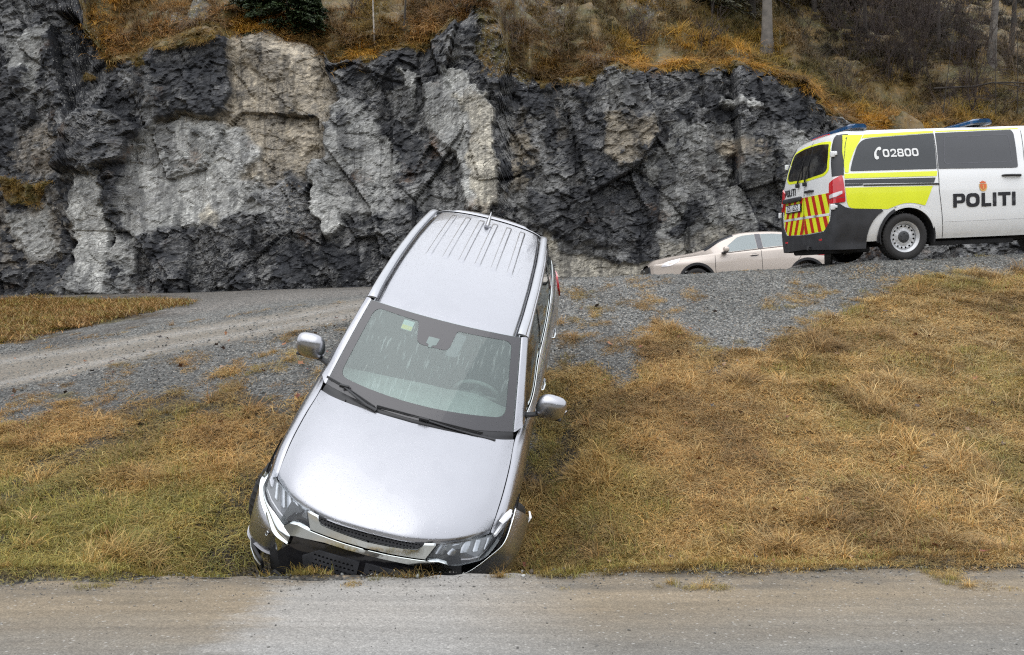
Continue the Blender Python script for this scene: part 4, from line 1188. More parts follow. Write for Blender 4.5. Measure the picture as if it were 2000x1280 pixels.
# pillars, cantrail and side windows
def top_out(b):     # upper edge of the side glass
    return np.array([np.interp(b, [1.58, 1.80, 2.06, 2.4, 3.0, 3.6, 4.0, 4.22, 4.40], [.805, .735, .680, .668, .664, .652, .638, .645, .665]), b,
                     np.interp(b, [1.58, 1.80, 2.06, 2.4, 3.0, 3.6, 4.0, 4.22, 4.40], [1.07, 1.30, 1.480, 1.545, 1.570, 1.555, 1.510, 1.40, 1.29])])
def belt(b):
    q = lofS.sec(float(b))[0]; return np.array([q[0], b, q[1]])
for mir in (False, True):
    # A-pillar: strip along the windscreen
    rows = []
    for t_ in np.linspace(0, 1, 9):
        i_ = wsp(1.0, t_) + [.004, .004, -.002]
        i2 = i_ + np.array([.018, .012, .004])
        bo = np.interp(t_, [0, .5, 1], [1.56, 1.82, 2.10]); o_ = top_out(bo)
        mid = (i2 + o_) / 2 + [.014, -.004, .012]
        rows.append([i_, i2, mid, o_])
    grid_obj('windscreen_pillar', patch(rows, 40, 12), M['silver'], car, mirror=mir)
    rows = []
    for b in np.linspace(2.085, 4.25, 14):
        e = np.array([roof_edge(b) + .0, b, roof_z(b) - .072]); o_ = top_out(b)
        rows.append([e, e * .5 + o_ * .5 + [.020, 0, .020], o_ + [.006, 0, .004], o_ + [.004, 0, -.012]])
    grid_obj('roof_side_frame', patch(rows, 60, 12), M['silver'], car, mirror=mir)
    # rear pillar
    rows = []
    for t_ in np.linspace(0, 1, 7):
        a = top_out(4.0 + .38 * t_); c_ = np.array([.552 - .0 * t_, 4.30 + .26 * t_, 1.53 - .27 * t_ * 1.0])
        rows.append([c_, (a + c_) / 2 + [.025, .01, .01], a])
    grid_obj('rear_pillar', patch(rows, 20, 10), M['silver'], car, mirror=mir)
    # glass panes between belt and frame
    for nm, b0, b1 in (('side_window', 1.60, 2.66), ('side_window', 2.70, 3.58), ('quarter_window', 3.64, 4.36)):
        rows = []
        for b in np.linspace(b0, b1, 16):
            lo = belt(b) + [-.012, 0, .006]; hi = top_out(b) + [-.002, 0, -.008]
            if hi[2] < lo[2] + .004: hi = lo + [-.001, 0, .004]
            rows.append([lo, lo * .5 + hi * .5 + [.016, 0, 0], hi])
        grid_obj(nm, patch(rows, 30, 8), M['glass_side'], car, mirror=mir)
    for bb in (2.68, 3.61):
        rows = []
        for b in (bb - .035, bb, bb + .035):
            lo = belt(b) + [-.006, 0, .002]; hi = top_out(b) + [.002, 0, -.004]
            rows.append([lo, lo * .5 + hi * .5 + [.019, 0, 0], hi])
        grid_obj('window_pillar', patch(rows, 5, 10), M['blackgloss'], car, mirror=mir)
    s = -1 if mir else 1
    m = MB(); P = [belt(b) * [s, 1, 1] + [s * -.004, 0, .002] for b in np.linspace(1.66, 4.30, 30)]
    m.tube(P, .005, 6); m.build('belt_moulding', M['chrome'], car)
    m = MB(); P = [top_out(b) * [s, 1, 1] + [s * .006, 0, -.006] for b in np.linspace(2.12, 4.30, 36)]
    m.tube(P, .004, 6); m.build('window_seal', M['blackplastic'], car)
    for bb in (2.50, 3.42):
        z0 = .880 + .05 * (bb - 2.5)
        m = MB(); xx = lofS.side(bb, z0)
        m.tube([(s * (xx - .004), bb - .10, z0), (s * (xx + .010), bb - .085, z0), (s * (xx + .015), bb, z0 + .003), (s * (xx + .010), bb + .085, z0 + .004), (s * (xx - .004), bb + .10, z0 + .004)], [.008, .010, .011, .010, .008], 8, flat=1.5)
        m.build('door_handle', M['chrome'], car)
    # tail lamp
    def fl(p, q, o, s=s):
        return (s * (lofS.side(p, q) + o), p, q)
    sheet('tail_lamp', [rounded([(4.10, 1.10), (4.16, 1.20), (4.52, 1.16), (4.56, .98), (4.30, .93), (4.16, 1.0)], .03)], fl, M['red_lens'], car, depth=.02, off=.016, sx=.05, sy=.05)

# rear end
rows = []
for z_, sc_, bk in ((1.54, .56, 4.40), (1.25, .62, 4.62), (1.20, .64, 4.64)):
    rows.append([(x_ * sc_ / .6, bk - .10 * (x_ / .6) ** 4, z_) for x_ in (0, .2, .4, .52, .6)])
grid_obj('rear_window', patch(rows, 12, 20), M['glass_privacy'], car, both=True)
rows = []
for z_, sc_, bk in ((1.20, .64, 4.645), (1.0, .70, 4.66), (.75, .76, 4.665), (.70, .77, 4.67)):
    rows.append([(x_ * sc_ / .6, bk - .09 * (x_ / .6) ** 4, z_) for x_ in (0, .2, .4, .52, .6)])
grid_obj('tailgate', patch(rows, 12, 20), M['silver'], car, both=True)
rows = []
for z_, sc_, bk in ((.70, .78, 4.69), (.60, .80, 4.72), (.45, .80, 4.72), (.32, .77, 4.68)):
    rows.append([(x_ * sc_ / .6, bk - .13 * (x_ / .6) ** 4, z_) for x_ in (0, .2, .4, .52, .6)])
grid_obj('rear_bumper', patch(rows, 12, 20), M['silver'], car, both=True)

# front fascia: plan curve (arc length w) times height z
PLc = curve_pts([(0, .0), (.3, .015), (.5, .055), (.66, .13), (.79, .26), (.865, .44), (.90, .66), (.905, .98)], 300)
ARC = np.r_[0, np.cumsum(np.hypot(*np.diff(PLc, axis=0).T))]
def fas(w, z, off=0.0):
    s = abs(w)
    x = np.interp(s, ARC, PLc[:, 0]); b = np.interp(s, ARC, PLc[:, 1])
    x2, b2 = np.interp(s + .02, ARC, PLc[:, 0]), np.interp(s + .02, ARC, PLc[:, 1]); x1, b1 = np.interp(max(s - .02, 0), ARC, PLc[:, 0]), np.interp(max(s - .02, 0), ARC, PLc[:, 1])
    if s < .02: x1, b1 = -x2, b2
    tx, tb = x2 - x1, b2 - b1; Ln = math.hypot(tx, tb) + 1e-9; nx, nb = tb / Ln, -tx / Ln
    ln_ = np.interp(z, [.15, .3, .45, .62, .70, .78, .86, .92, 1.0], [.08, .02, 0, .015, .05, .095, .14, .165, .19]) - off
    return ((x - nx * ln_) * (1 if w >= 0 else -1), b - nb * ln_, z)
def fsheet(name, pts, mat, off=0.0, depth=.02, r=0, sides=(-1, 1), sx=.03, sy=.03):
    for s in sides:
        lp = [(p[0] * -s if pts[1][0] < 0 else p[0] * s, p[1]) for p in pts]
        lp = rounded(lp, r) if r else lp
        sheet(name, [densify(lp, .04)], fas, mat, car, depth=depth, off=off, sx=sx, sy=sy)
# dark carrier behind everything
W_, Z_ = np.meshgrid(np.linspace(-.72, .72, 50), np.linspace(.20, .84, 16))
V = np.array([fas(w, z_, -.06) for w, z_ in zip(W_.ravel(), Z_.ravel())])
mk('bumper_carrier', V, grid_faces(*W_.shape), M['darkgap'], car)
def lamp_patch(T_, B_, nu=40, nv=14, bulge=.012):
    A = curve_pts(T_, nu); Bc = curve_pts(B_, nu); rows = []
    for f in np.linspace(0, 1, nv): rows.append(A * (1 - f) + Bc * f)
    G = np.array(rows)
    n = np.cross(G[1:-1, 2:] - G[1:-1, :-2], G[2:, 1:-1] - G[:-2, 1:-1]); n /= np.linalg.norm(n, axis=-1, keepdims=True) + 1e-9
    n = n * np.sign(-n[..., 1:2] + 1e-6)
    N = np.zeros_like(G); N[1:-1, 1:-1] = n; N[0] = N[1]; N[-1] = N[-2]; N[:, 0] = N[:, 1]; N[:, -1] = N[:, -2]
    f = np.linspace(0, 1, nv)[:, None, None]; u = np.linspace(0, 1, nu)[None, :, None]
    return G + N * bulge * 4 * f * (1 - f) * np.minimum(1, 6 * u) * np.minimum(1, 6 * (1 - u)), N
HT = {-1: [(.44, .226, .866), (.56, .305, .850), (.66, .395, .838), (.742, .480, .826), (.775, .51, .835), (.793, .545, .846)],
      1: [(.44, .226, .866), (.56, .305, .850), (.66, .395, .838), (.752, .475, .826), (.795, .56, .835), (.826, .66, .850)]}
HB = {-1: [(.389, .165, .775), (.476, .198, .770), (.534, .205, .755), (.574, .205, .712), (.644, .254, .735), (.73, .323, .770), (.788, .406, .810), (.800, .50, .835)],
      1: [(.380, .150, .775), (.487, .178, .770), (.564, .205, .740), (.66, .262, .742), (.72, .310, .750), (.780, .440, .765), (.815, .56, .805), (.830, .665, .845)]}
SX = lambda G, s: G * [s, 1, 1]
lamps = {}
for s in (-1, 1):
    G, N = lamp_patch(HT[s], HB[s])
    hs = mk('headlight_housing', SX(G - N * .030, s).reshape(-1, 3), grid_faces(*G.shape[:2]), M['lamp_dark'], car)
    lo_ = mk('headlight', SX(G, s).reshape(-1, 3), grid_faces(*G.shape[:2]), M['glass_clear'], car); rim(lo_, -.02 if s < 0 else .02)
    lamps[s] = lo_
    Gi = G - N * .014
    def cell(name, u0, u1, v0, v1, mat, d=0.0, k=6):
        us = np.linspace(u0, u1, k) * (G.shape[1] - 1); vs_ = np.linspace(v0, v1, k) * (G.shape[0] - 1)
        A = hermite(np.arange(G.shape[0]), Gi, vs_); Bq = hermite(np.arange(G.shape[1]), A.transpose(1, 0, 2), us).transpose(1, 0, 2)
        Bq = Bq.copy(); Bq[:, 0] += [0, .012, 0]; Bq[:, -1] += [0, .012, 0]; Bq[:, 1:-1] += [0, -d, 0]
        mk(name, SX(Bq, s).reshape(-1, 3), grid_faces(k, k), mat, lo_)
    for (u0, u1, v0, v1) in ((.03, .13, .08, .62), (.15, .26, .08, .62), (.28, .38, .06, .50), (.42, .50, .06, .55), (.58, .64, .08, .60)):
        cell('lamp_reflector', u0, u1, v0, v1, M['reflector'], .004)
    cell('position_lamp', .30, .93, .80, .86, M['white_lens'], .003)
    cell('indicator_lamp', .72, .90, .15, .50, M['white_lens'], .002)
# chrome wing under the intact headlight
WI = [(.500, .150, .690), (.574, .198, .706), (.644, .247, .730), (.73, .316, .766), (.790, .400, .806), (.803, .49, .834)]
WO = [(.505, .118, .640), (.611, .172, .655), (.697, .258, .700), (.783, .365, .750), (.823, .455, .798), (.812, .505, .836)]
G, N = lamp_patch(WI, WO, 40, 8, .010)
o = mk('chrome_wing', SX(G + N * .006, -1).reshape(-1, 3), grid_faces(*G.shape[:2]), M['chrome'], car); rim(o, -.02)
C0 = curve_pts(WO, 40)
SR = [[(.515, .135, .632), (.611, .182, .648), (.697, .266, .692), (.783, .373, .742), (.825, .463, .790), (.835, .53, .825)],
      [(.56, .165, .58), (.66, .195, .60), (.76, .280, .63), (.835, .385, .66), (.868, .49, .70), (.878, .60, .74)],
      [(.60, .19, .50), (.69, .205, .49), (.79, .280, .48), (.864, .375, .47), (.888, .48, .50), (.897, .60, .54)],
      [(.60, .20, .44), (.69, .215, .43), (.79, .285, .41), (.866, .375, .39), (.888, .48, .40), (.897, .60, .42)]]
o = grid_obj('bumper_side', patch(SR, 40, 50), M['silver'], car, mirror=True, thick=.01)
def fmap(name, pts, mat, off, depth=.012, sides=(-1, 1), drop=0.0):
    for s in sides:
        lp = [(p[0] * -s, p[1]) for p in pts]
        yield sheet(name, [densify(lp, .04)], fas, mat, car, depth=depth, off=off, sx=.03, sy=.03)
BAR = [(-.600, .753), (-.562, .786), (-.50, .799), (-.395, .797), (-.286, .795), (-.14, .790), (0, .790), (0, .764), (-.14, .764), (-.275, .766), (-.375, .755), (-.481, .739), (-.52, .727)]
for o in fmap('chrome_bar', BAR, M['chrome'], .020, .03): pass
GCH = [(-.468, .888), (-.38, .882), (-.337, .846), (-.228, .838), (-.12, .832), (0, .829), (0, .797), (-.153, .797), (-.288, .801), (-.40, .803)]
for o in fmap('grille_surround', GCH, M['chrome'], .012, .02): pass
GM = [(-.378, .882), (-.25, .885), (-.1, .885), (0, .884), (0, .832), (-.12, .834), (-.228, .840), (-.335, .848)]
for s in (-1, 1):
    loops = [densify([(p[0] * -s, p[1]) for p in GM])]
    for i in range(14):
        for j in range(2):
            w = (.022 + i * .024 + (j % 2) * .012); zc = .850 + j * .018
            if w < .352 - (.02 if j == 0 else 0): loops.append([(s * (w + .0085 * math.cos(2 * math.pi * k / 6)), zc + .0058 * math.sin(2 * math.pi * k / 6)) for k in range(6)])
    sheet('grille_mesh', loops, fas, M['vanplastic'], car, depth=.010, off=-.002, sx=.06, sy=None)
fm = MB()
# lower grille
LB = [(-.51, .716), (-.375, .726), (-.153, .742), (0, .744), (0, .60), (0, .42), (-.40, .40), (-.56, .46), (-.60, .56), (-.512, .66)]
for s in (-1, 1):
    sheet('lower_grille_frame', [densify([(p[0] * -s, p[1]) for p in LB])], fas, M['blackgloss'], car, depth=.01, off=-.02, sx=.05, sy=.05)
    loops = [densify([(s * .02, .70), (s * .30, .695), (s * .40, .63), (s * .36, .50), (s * .02, .50)])]
    for i in range(12):
        for j in range(6):
            w = .05 + i * .028 + (j % 2) * .014; zc = .525 + j * .028
            if w < .33: loops.append([(s * (w + .010 * math.cos(2 * math.pi * k / 6)), zc + .009 * math.sin(2 * math.pi * k / 6)) for k in range(6)])
    sheet('lower_grille_mesh', loops, fas, M['vanplastic'], car, depth=.01, off=-.008, sx=.08, sy=None)
# number plate and round badge stay plain: they are hidden in the photograph
sheet('number_plate', [rounded([(-.26, .54), (.26, .54), (.26, .43), (-.26, .43)], .01)], fas, M['plate'], car, depth=.01, off=.03, sx=.05, sy=None)
# painted bumper side, its lower intake and chrome lip (image-left corner intact)
def ring(outer_, inner_, name, mat, off, depth, sides):
    for s in sides:
        sheet(name, [densify([(p[0] * -s, p[1]) for p in outer_], .03), densify([(p[0] * -s, p[1]) for p in inner_], .03)], fas, mat, car, depth=depth, off=off, sx=None, sy=None)
sheet('fog_lamp_intake', [rounded([(1.02 * -1, .41), (-.72, .41), (-.70, .33), (-.90, .28), (-1.02, .32)], .03)], fas, M['blackplastic'], car, depth=.02, off=.012, sx=.05, sy=.05)
m = MB(); m.tube([fas(w, z_, .014) for w, z_ in ((-1.07, .47), (-1.075, .40), (-1.06, .32), (-1.0, .275), (-.90, .245), (-.78, .25), (-.66, .29))], [.006, .014, .018, .018, .016, .013, .007], 6, flat=.7); m.build('fog_lamp_trim', M['chrome'], car)
m = MB(); m.tube([fas(w, .36, .014) for w in (-1.0, -.90, -.80, -.72)], .005, 6); m.build('fog_lamp_slat', M['chrome'], car)
for o in fmap('bumper_lower', [(-.64, .30), (-.60, .40), (-.40, .38), (0, .38), (0, .24), (-.7, .22), (-1.10, .22), (-1.08, .29), (-.90, .235)], M['vanplastic'], .0, .02): pass
fc_ = [[(.500, .150, .690), (.545, .150, .672), (.611, .176, .652)], [(.515, .120, .620), (.560, .135, .60), (.618, .178, .59)], [(.55, .125, .545), (.58, .140, .53), (.612, .180, .52)]]
grid_obj('bumper_corner_face', patch(fc_, 14, 14), M['chrome'], car, mirror=True)
m = MB(); p = fas(-.712, .640, .006); q = fas(-.712, .640, -.01)
m.tube([q, p], [.012, .012], 12); m.build('parking_sensor', M['lamp_dark'], car)
ring_ = MB(); ring_.tube([fas(-.712 + .013 * math.cos(a), .640 + .013 * math.sin(a), .006) for a in np.linspace(0, 2 * math.pi, 17)], .0018, 5); ring_.build('parking_sensor_ring', M['chrome'], car)

# torn bumper corner on the car's left: chrome strip and painted skin sprung outwards
chs = [(.56, .235, .610), (.671, .26, .667), (.792, .34, .782), (.854, .42, .845), (.873, .55, .922), (.876, .645, .962)]
skin = [(.60, .26, .48), (.74, .31, .52), (.88, .42, .56), (.96, .55, .60), (.99, .70, .655), (.997, .82, .775)]
C1 = curve_pts(chs, 40); C2 = curve_pts(skin, 40)
rows = []
for f in np.linspace(0, 1, 10):
    bulge = np.array([.030, -.012, .006]) * (4 * f * (1 - f))
    rows.append(C1 * (1 - f) + C2 * f + bulge)
G = np.array(rows)
o = grid_obj('torn_bumper_skin', G, M['silver'], car)
o['label'] = 'torn painted bumper corner bent outwards with a ragged end'
rows = []
for f, d in ((-.22, -.012), (-.12, .010), (0.0, .014), (.10, .010)):
    rows.append(C1 + (C1 - C2) * (-f) * .35 + np.array([.004, -.012, .006]) + np.array([.0, -d * .5, d]))
grid_obj('torn_chrome_strip', np.array(rows), M['chrome'], car)
# low skin continuing under the edge
C3 = curve_pts([(.60, .30, .26), (.74, .34, .27), (.86, .45, .28), (.92, .55, .32), (.94, .66, .40), (.95, .74, .50)], 40)
o = grid_obj('torn_bumper_lower', np.array([C2 * (1 - f) + C3 * f for f in np.linspace(0, 1, 6)]), M['silver'], car)
# broken brackets behind it
m = MB()
m.tube([(.80, .56, .885), (.835, .62, .91), (.85, .70, .90)], [.02, .026, .01], 5, flat=.4)
m.tube([(.78, .48, .83), (.82, .60, .84), (.86, .72, .86)], [.012, .016, .008], 5)
m.tube([(.97, .74, .76), (1.0, .80, .80), (.985, .86, .80)], [.012, .01, .006], 5, flat=.5)
m.build('broken_bracket', M['plate'], car)
m = MB(); m.tube([(.90, .66, .66), (.95, .74, .60), (.90, .8, .5), (.93, .78, .42)], .006, 5); m.tube([(.88, .62, .60), (.97, .72, .50), (.95, .76, .42)], .005, 5)
m.build('loose_cable', M['blackplastic'], car)

# door mirrors
for s in (-1, 1):
    n1_, n2_ = 20, 26; vs = []
    for i in range(n1_ + 1):
        th = math.pi * i / n1_
        for j in range(n2_):
            ph = 2 * math.pi * j / n2_
            cx, cb, cz = math.sin(th) * math.cos(ph), -math.cos(th), math.sin(th) * math.sin(ph)
            e = .72
            sg = lambda q: math.copysign(abs(q) ** e, q)
            px_ = sg(cx) * .118; pz_ = sg(cz) * .106
            pb_ = cb * .085 if cb < 0 else cb * .045
            px_ += .012 * (pz_ / .09)                   # wider above
            vs.append((s * (.978 + px_), 1.735 + pb_ + .10 * (px_) * .5, 1.155 + pz_ - .12 * px_ * .6))
    fs = [(i * n2_ + k, i * n2_ + (k + 1) % n2_, (i + 1) * n2_ + (k + 1) % n2_, (i + 1) * n2_ + k) for i in range(n1_) for k in range(n2_)]
    m = MB(); m.add(vs, fs); mo_ = m.build('door_mirror', M['silver'], car)
    m = MB(); m.box((s * .98, 1.772, 1.152), (.16, .008, .115), .003); m.build('mirror_glass', M['chrome'], mo_)
    m = MB(); m.tube([(s * .80, 1.70, 1.045), (s * .86, 1.715, 1.060), (s * .92, 1.73, 1.085)], [.030, .026, .028], 8, flat=.6)
    m.box((s * .985, 1.740, 1.070), (.19, .09, .02), .008); m.build('mirror_base', M['blackplastic'], mo_)
    m = MB(); P = []
    for k in range(10):
        a = k / 9; P.append((s * (.93 + .175 * a), 1.665 + .085 * a ** 2.2, 1.098 + .045 * a ** 2)); 
    m.tube(P, [.004] + [.009] * 8 + [.004], 6); m.build('mirror_indicator', M['white_lens'], mo_)

# cabin
m = MB()
m.box((0, 3.0, .40), (1.46, 3.0, .06)); m.box((0, 1.33, .66), (1.40, .05, .55)); m.box((0, 4.25, .85), (1.2, .05, .8))
m.box((.78, 3.0, .62), (.04, 3.0, .5)); m.box((-.78, 3.0, .62), (.04, 3.0, .5)); m.box((0, .75, .50), (1.10, 1.0, .50)); m.box((0, 3.9, .40), (1.15, 1.4, .3))
m.build('inner_shell', M['darkgap'], car, smooth=False)
rows = []
for f in (0, .15, .5, .8, .95, 1.0, 1.0):
    row = []
    for s in np.linspace(-1, 1, 17):
        a = wsp(s * .93, .03, -.03)
        back = 1.80 - .03 * s * s
        hump = .045 * math.exp(-((s - .52) / .26) ** 2) * float(sstep(.3, .8, f)) + .012 * math.exp(-((s) / .3) ** 2)
        zt = .985 + .02 * f + hump - .01 * abs(s)
        b_ = a[1] * (1 - f) + back * f
        z_ = a[2] * (1 - min(1, f * 3)) + zt * min(1, f * 3)
        row.append((a[0] * (1 - f) + s * .70 * f, b_, z_))
    rows.append(row)
rows[-1] = [(p[0], p[1] + .03, p[2] - .28) for p in rows[-1]]
M['dash'] = simple('dashboard_plastic', (.36, .40, .38), .65, 0, .12, 12)
grid_obj('dashboard', patch(rows, 40, 60), M['dash'], car)
m = MB()
cw = Vector((.37, 1.97, .945)); nrm = Vector((0, .90, .44)).normalized(); ax_ = Vector((1, 0, 0)); ay_ = nrm.cross(ax_).normalized()
m.tube([(cw + ax_ * .185 * math.cos(a) + ay_ * .185 * math.sin(a))[:] for a in np.linspace(0, 2 * math.pi, 41)], .016, 8, cap=False)
for a in (0, math.pi, math.pi * 1.5): m.tube([cw[:], (cw + ax_ * .18 * math.cos(a) + ay_ * .18 * math.sin(a))[:]], [.03, .015], 6, flat=.5)
m.tube([(cw - nrm * .05)[:], (cw + nrm * .01)[:]], [.075, .06], 16)
m.build('steering_wheel', M['dash'], car)
def seat(x, b, w=.50):
    m = MB(); m.box((x, b, .62), (w, .50, .16), .06)
    Ms = Matrix.Translation((x, b + .27, .92)) @ Matrix.Rotation(R_(-18), 4, 'X'); m.box((0, 0, 0), (w, .14, .62), .06, Ms)
    Mh = Matrix.Translation((x, b + .38, 1.30)) @ Matrix.Rotation(R_(-15), 4, 'X'); m.box((0, 0, 0), (.26, .10, .18), .045, Mh)
    m.tube([(x - .06, b + .33, 1.16), (x - .06, b + .38, 1.28)], .008, 6); m.tube([(x + .06, b + .33, 1.16), (x + .06, b + .38, 1.28)], .008, 6)
    m.build('seat', M['seat'], car)
seat(.37, 2.32); seat(-.37, 2.32); seat(.38, 3.22, .55); seat(-.38, 3.22, .55)
m = MB(); m.box((.0, 1.93, 1.44), (.24, .03, .07), .015); m.tube([(0, 1.90, 1.52), (0, 1.93, 1.46)], .012, 6); m.build('rear_view_mirror', M['interior'], car)
m = MB(); m.tube([(.09, 1.93, 1.40), (.092, 1.935, 1.30)], .0015, 4); m.lathe([(-.02, 0), (-.012, .018), (.0, .022), (.012, .018), (.02, 0)], 12, Matrix.Translation((.092, 1.935, 1.285)), axis='z')
m.tube([(.092, 1.935, 1.26), (.09, 1.938, 1.20)], [.008, .002], 5); m.build('hanging_ornament', M['pale_sticker'], car)
# wheels: the front pair is steered towards the car's right
ST = R_(-22)
for (x, b, st, s) in ((.775, .965, ST, 1), (-.775, .965, ST, -1), (.775, 3.635, 0, 1), (-.775, 3.635, 0, -1)):
    T = Matrix.Translation((x, b, .355)) @ Matrix.Rotation(st, 4, 'Z') @ (Matrix.Rotation(math.pi, 4, 'Z') if s < 0 else Matrix.Identity(4))
    add_wheel(car, T, .355, .225, .232, 'alloy', (M['alloy'],))
# ------------------------------------------------------------------ police van on the upper road
van = empty('police_van', mat=m4(VAN_R, VAN_T))
tag(van, 'white and yellow police van with blue roof lights parked at the top of the bank', 'police van')
VP = [(0, 1.965), (.35, 1.957), (.60, 1.928), (.715, 1.880), (.760, 1.820), (.790, 1.740), (.835, 1.60), (.885, 1.40), (.930, 1.22), (.948, 1.10), (.960, .95), (.962, .75), (.955, .55), (.93, .40), (.90, .30)]
VZ = np.array([p[1] for p in VP]); VS = np.array([p[0] for p in VP])
KD = 60
VD = hermite(np.arange(len(VP)), np.array(VP), np.linspace(0, len(VP) - 1, KD))
def vside(z): return float(np.interp(z, VD[::-1, 1], VD[::-1, 0]))
AZ_ = [.2, .3, .6, 1.0, 1.25, 1.45, 1.7, 1.85, 1.90, 1.93, 1.957, 1.966]; AR_ = [.02, .01, .02, .03, .045, .07, .13, .20, .25, .32, .42, .52]
def var(z): return float(np.interp(z, AZ_, AR_))
RC = .13
def vwrap(t, z, off=0.0, s=-1):
    """t < 0 (down to -.8): rear face from the corner to the middle; 0...0.204: corner; beyond: side"""
    hw = vside(z); a0 = var(z); r = min(RC, hw * .6)
    if t <= 0:
        q = 1 + t / .8; y = (hw - r) * q
        return (a0 + .035 * q ** 4 * 0 + .03 * (q ** 3) - off, s * y, z)
    if t < .204:
        th = t / .204 * math.pi / 2
        return (a0 + .03 + r - (r + off) * math.cos(th), s * (hw - r + (r + off) * math.sin(th)), z)
    return (a0 + .03 + r + (t - .204), s * (hw + off), z)
def vsd(s): return lambda a, z, o: (a, s * (vside(z) + o), z)
def vrear(y, z, o):
    hw = vside(z); q = min(1, abs(y) / (hw - RC)); return (var(z) + .03 * q ** 3 - o, y, z)
# rear body shell: rows are the dense section points
tt_ = np.concatenate([np.linspace(-.8, 0, 12), np.linspace(0, .204, 9)[1:], np.linspace(.204, 3.85, 120)[1:]])
for s in (-1, 1):
    V = []
    for (sd, zz) in VD:
        a0 = var(zz); r = min(RC, max(sd, .001) * .6)
        for t_ in tt_:
            if t_ <= 0: q = 1 + t_ / .8; p = (a0 + .03 * q ** 3, s * (sd - r) * q, zz)
            elif t_ < .204: th = t_ / .204 * math.pi / 2; p = (a0 + .03 + r - r * math.cos(th), s * (sd - r + r * math.sin(th)), zz)
            else: 
                f = (t_ - .204) / (3.85 - .204); p = ((a0 + .03 + r) * (1 - f) + 3.60 * f, s * sd, zz)
            V.append(p)
    V = np.array(V); Fq = grid_faces(KD, len(tt_))
    msk_side = np.abs(V[:, 1]) > .5
    Vc, Fc = cut_arch(np.where(msk_side[:, None], V, V + [50, 0, 0]), Fq, [(1.13, .35, .425)], (0, 2), .03)
    Vc = np.where(msk_side[:, None], Vc, Vc - [50, 0, 0]); Vc, Fc = compact(Vc, Fc)
    mk('van_body', Vc, Fc, M['white'], van)
# front part
FST = [
 (3.60, VP),
 (4.07, [(0, 1.93), (.35, 1.92), (.58, 1.89), (.70, 1.84), (.745, 1.79), (.785, 1.70), (.83, 1.57), (.88, 1.38), (.925, 1.20), (.945, 1.09), (.955, .95), (.96, .75), (.953, .55), (.93, .40), (.90, .30)]),
 (4.47, [(0, 1.64), (.35, 1.63), (.58, 1.61), (.68, 1.58), (.72, 1.54), (.76, 1.48), (.80, 1.40), (.85, 1.28), (.90, 1.16), (.93, 1.06), (.95, .93), (.955, .74), (.95, .55), (.93, .40), (.90, .30)]),
 (4.82, [(0, 1.30), (.35, 1.29), (.58, 1.265), (.68, 1.24), (.73, 1.22), (.78, 1.20), (.82, 1.17), (.86, 1.12), (.89, 1.06), (.91, .99), (.93, .90), (.94, .73), (.935, .55), (.92, .40), (.89, .30)]),
 (5.17, [(0, 1.12), (.30, 1.11), (.50, 1.09), (.60, 1.07), (.66, 1.05), (.71, 1.02), (.75, .98), (.78, .94), (.80, .90), (.82, .86), (.84, .80), (.86, .68), (.86, .52), (.85, .38), (.83, .28)]),
 (5.34, [(0, .98), (.25, .97), (.40, .95), (.48, .93), (.53, .91), (.57, .89), (.60, .86), (.62, .83), (.64, .80), (.66, .77), (.68, .72), (.70, .62), (.70, .50), (.69, .38), (.67, .28)]),
]
lofF = Loft(FST, KD)
for s in (-1, 1):
    as_ = np.linspace(3.60, 5.34, 60); D = lofF.sec(as_)
    V = np.stack([np.repeat(as_[:, None], KD, 1), s * D[..., 0], D[..., 1]], -1).reshape(-1, 3); Fq = grid_faces(60, KD)
    side_m = np.abs(V[:, 1]) > .5
    Vc, Fc = cut_arch(np.where(side_m[:, None], V, V + [50, 0, 0]), Fq, [(4.52, .35, .42)], (0, 2), .03)
    Vc = np.where(side_m[:, None], Vc, Vc - [50, 0, 0]); Vc, Fc = compact(Vc, Fc)
    mk('van_front', Vc, Fc, M['white'], van)
ws_rows = []
for f in np.linspace(0, 1, 8):
    a = 4.02 + f * .80; q = lofF.sec(a); n_ = int(KD * .36)
    ws_rows.append([(a, q[i][0], q[i][1] + .008) for i in range(0, n_, 3)])
Gw = patch(ws_rows, 16, 20); G2 = np.concatenate([(Gw * [1, -1, 1])[:, ::-1][:, :-1], Gw], 1)
mk('windscreen', G2.reshape(-1, 3), grid_faces(*G2.shape[:2]), M['glass_privacy'], van)
m = MB(); m.box((5.32, 0, .48), (.12, 1.36, .36), .05); m.build('front_bumper', M['vanplastic'], van)
m = MB(); m.box((5.35, 0, .80), (.05, .80, .20), .03); m.build('front_grille', M['blackplastic'], van)
for s in (-1, 1):
    m = MB(); m.box((5.24, s * .66, .84), (.16, .20, .18), .06); m.build('headlight', M['glass_clear'], van)

def vsheet(name, loops, mat, fn, off, depth=.004, sx=.12, sy=.07, par=None):
    return sheet(name, [densify(l, .12) for l in loops], fn, mat, par or van, depth=depth, off=off, sx=sx, sy=sy)
W1 = rounded([(.300, 1.312), (.372, 1.50), (.470, 1.690), (.575, 1.775), (.77, 1.793), (1.655, 1.832), (1.612, 1.304), (.867, 1.309)], [.03, .1, .1, .08, .05, .01, .01, .01])
W2 = rounded([(1.690, 1.836), (2.885, 1.852), (2.905, 1.80), (2.868, 1.285), (2.80, 1.280), (1.642, 1.303)], [.01, .05, .03, .03, .03, .01])
W2i = rounded([(1.80, 1.775), (2.815, 1.785), (2.80, 1.368), (1.735, 1.368)], .05)
W2j = rounded([(1.812, 1.763), (2.802, 1.773), (2.788, 1.380), (1.750, 1.380)], .05)
W3 = rounded([(3.08, 1.80), (3.84, 1.80), (4.38, 1.44), (4.52, 1.24), (3.08, 1.27)], .05)
SDE = [(3.60, .0)]
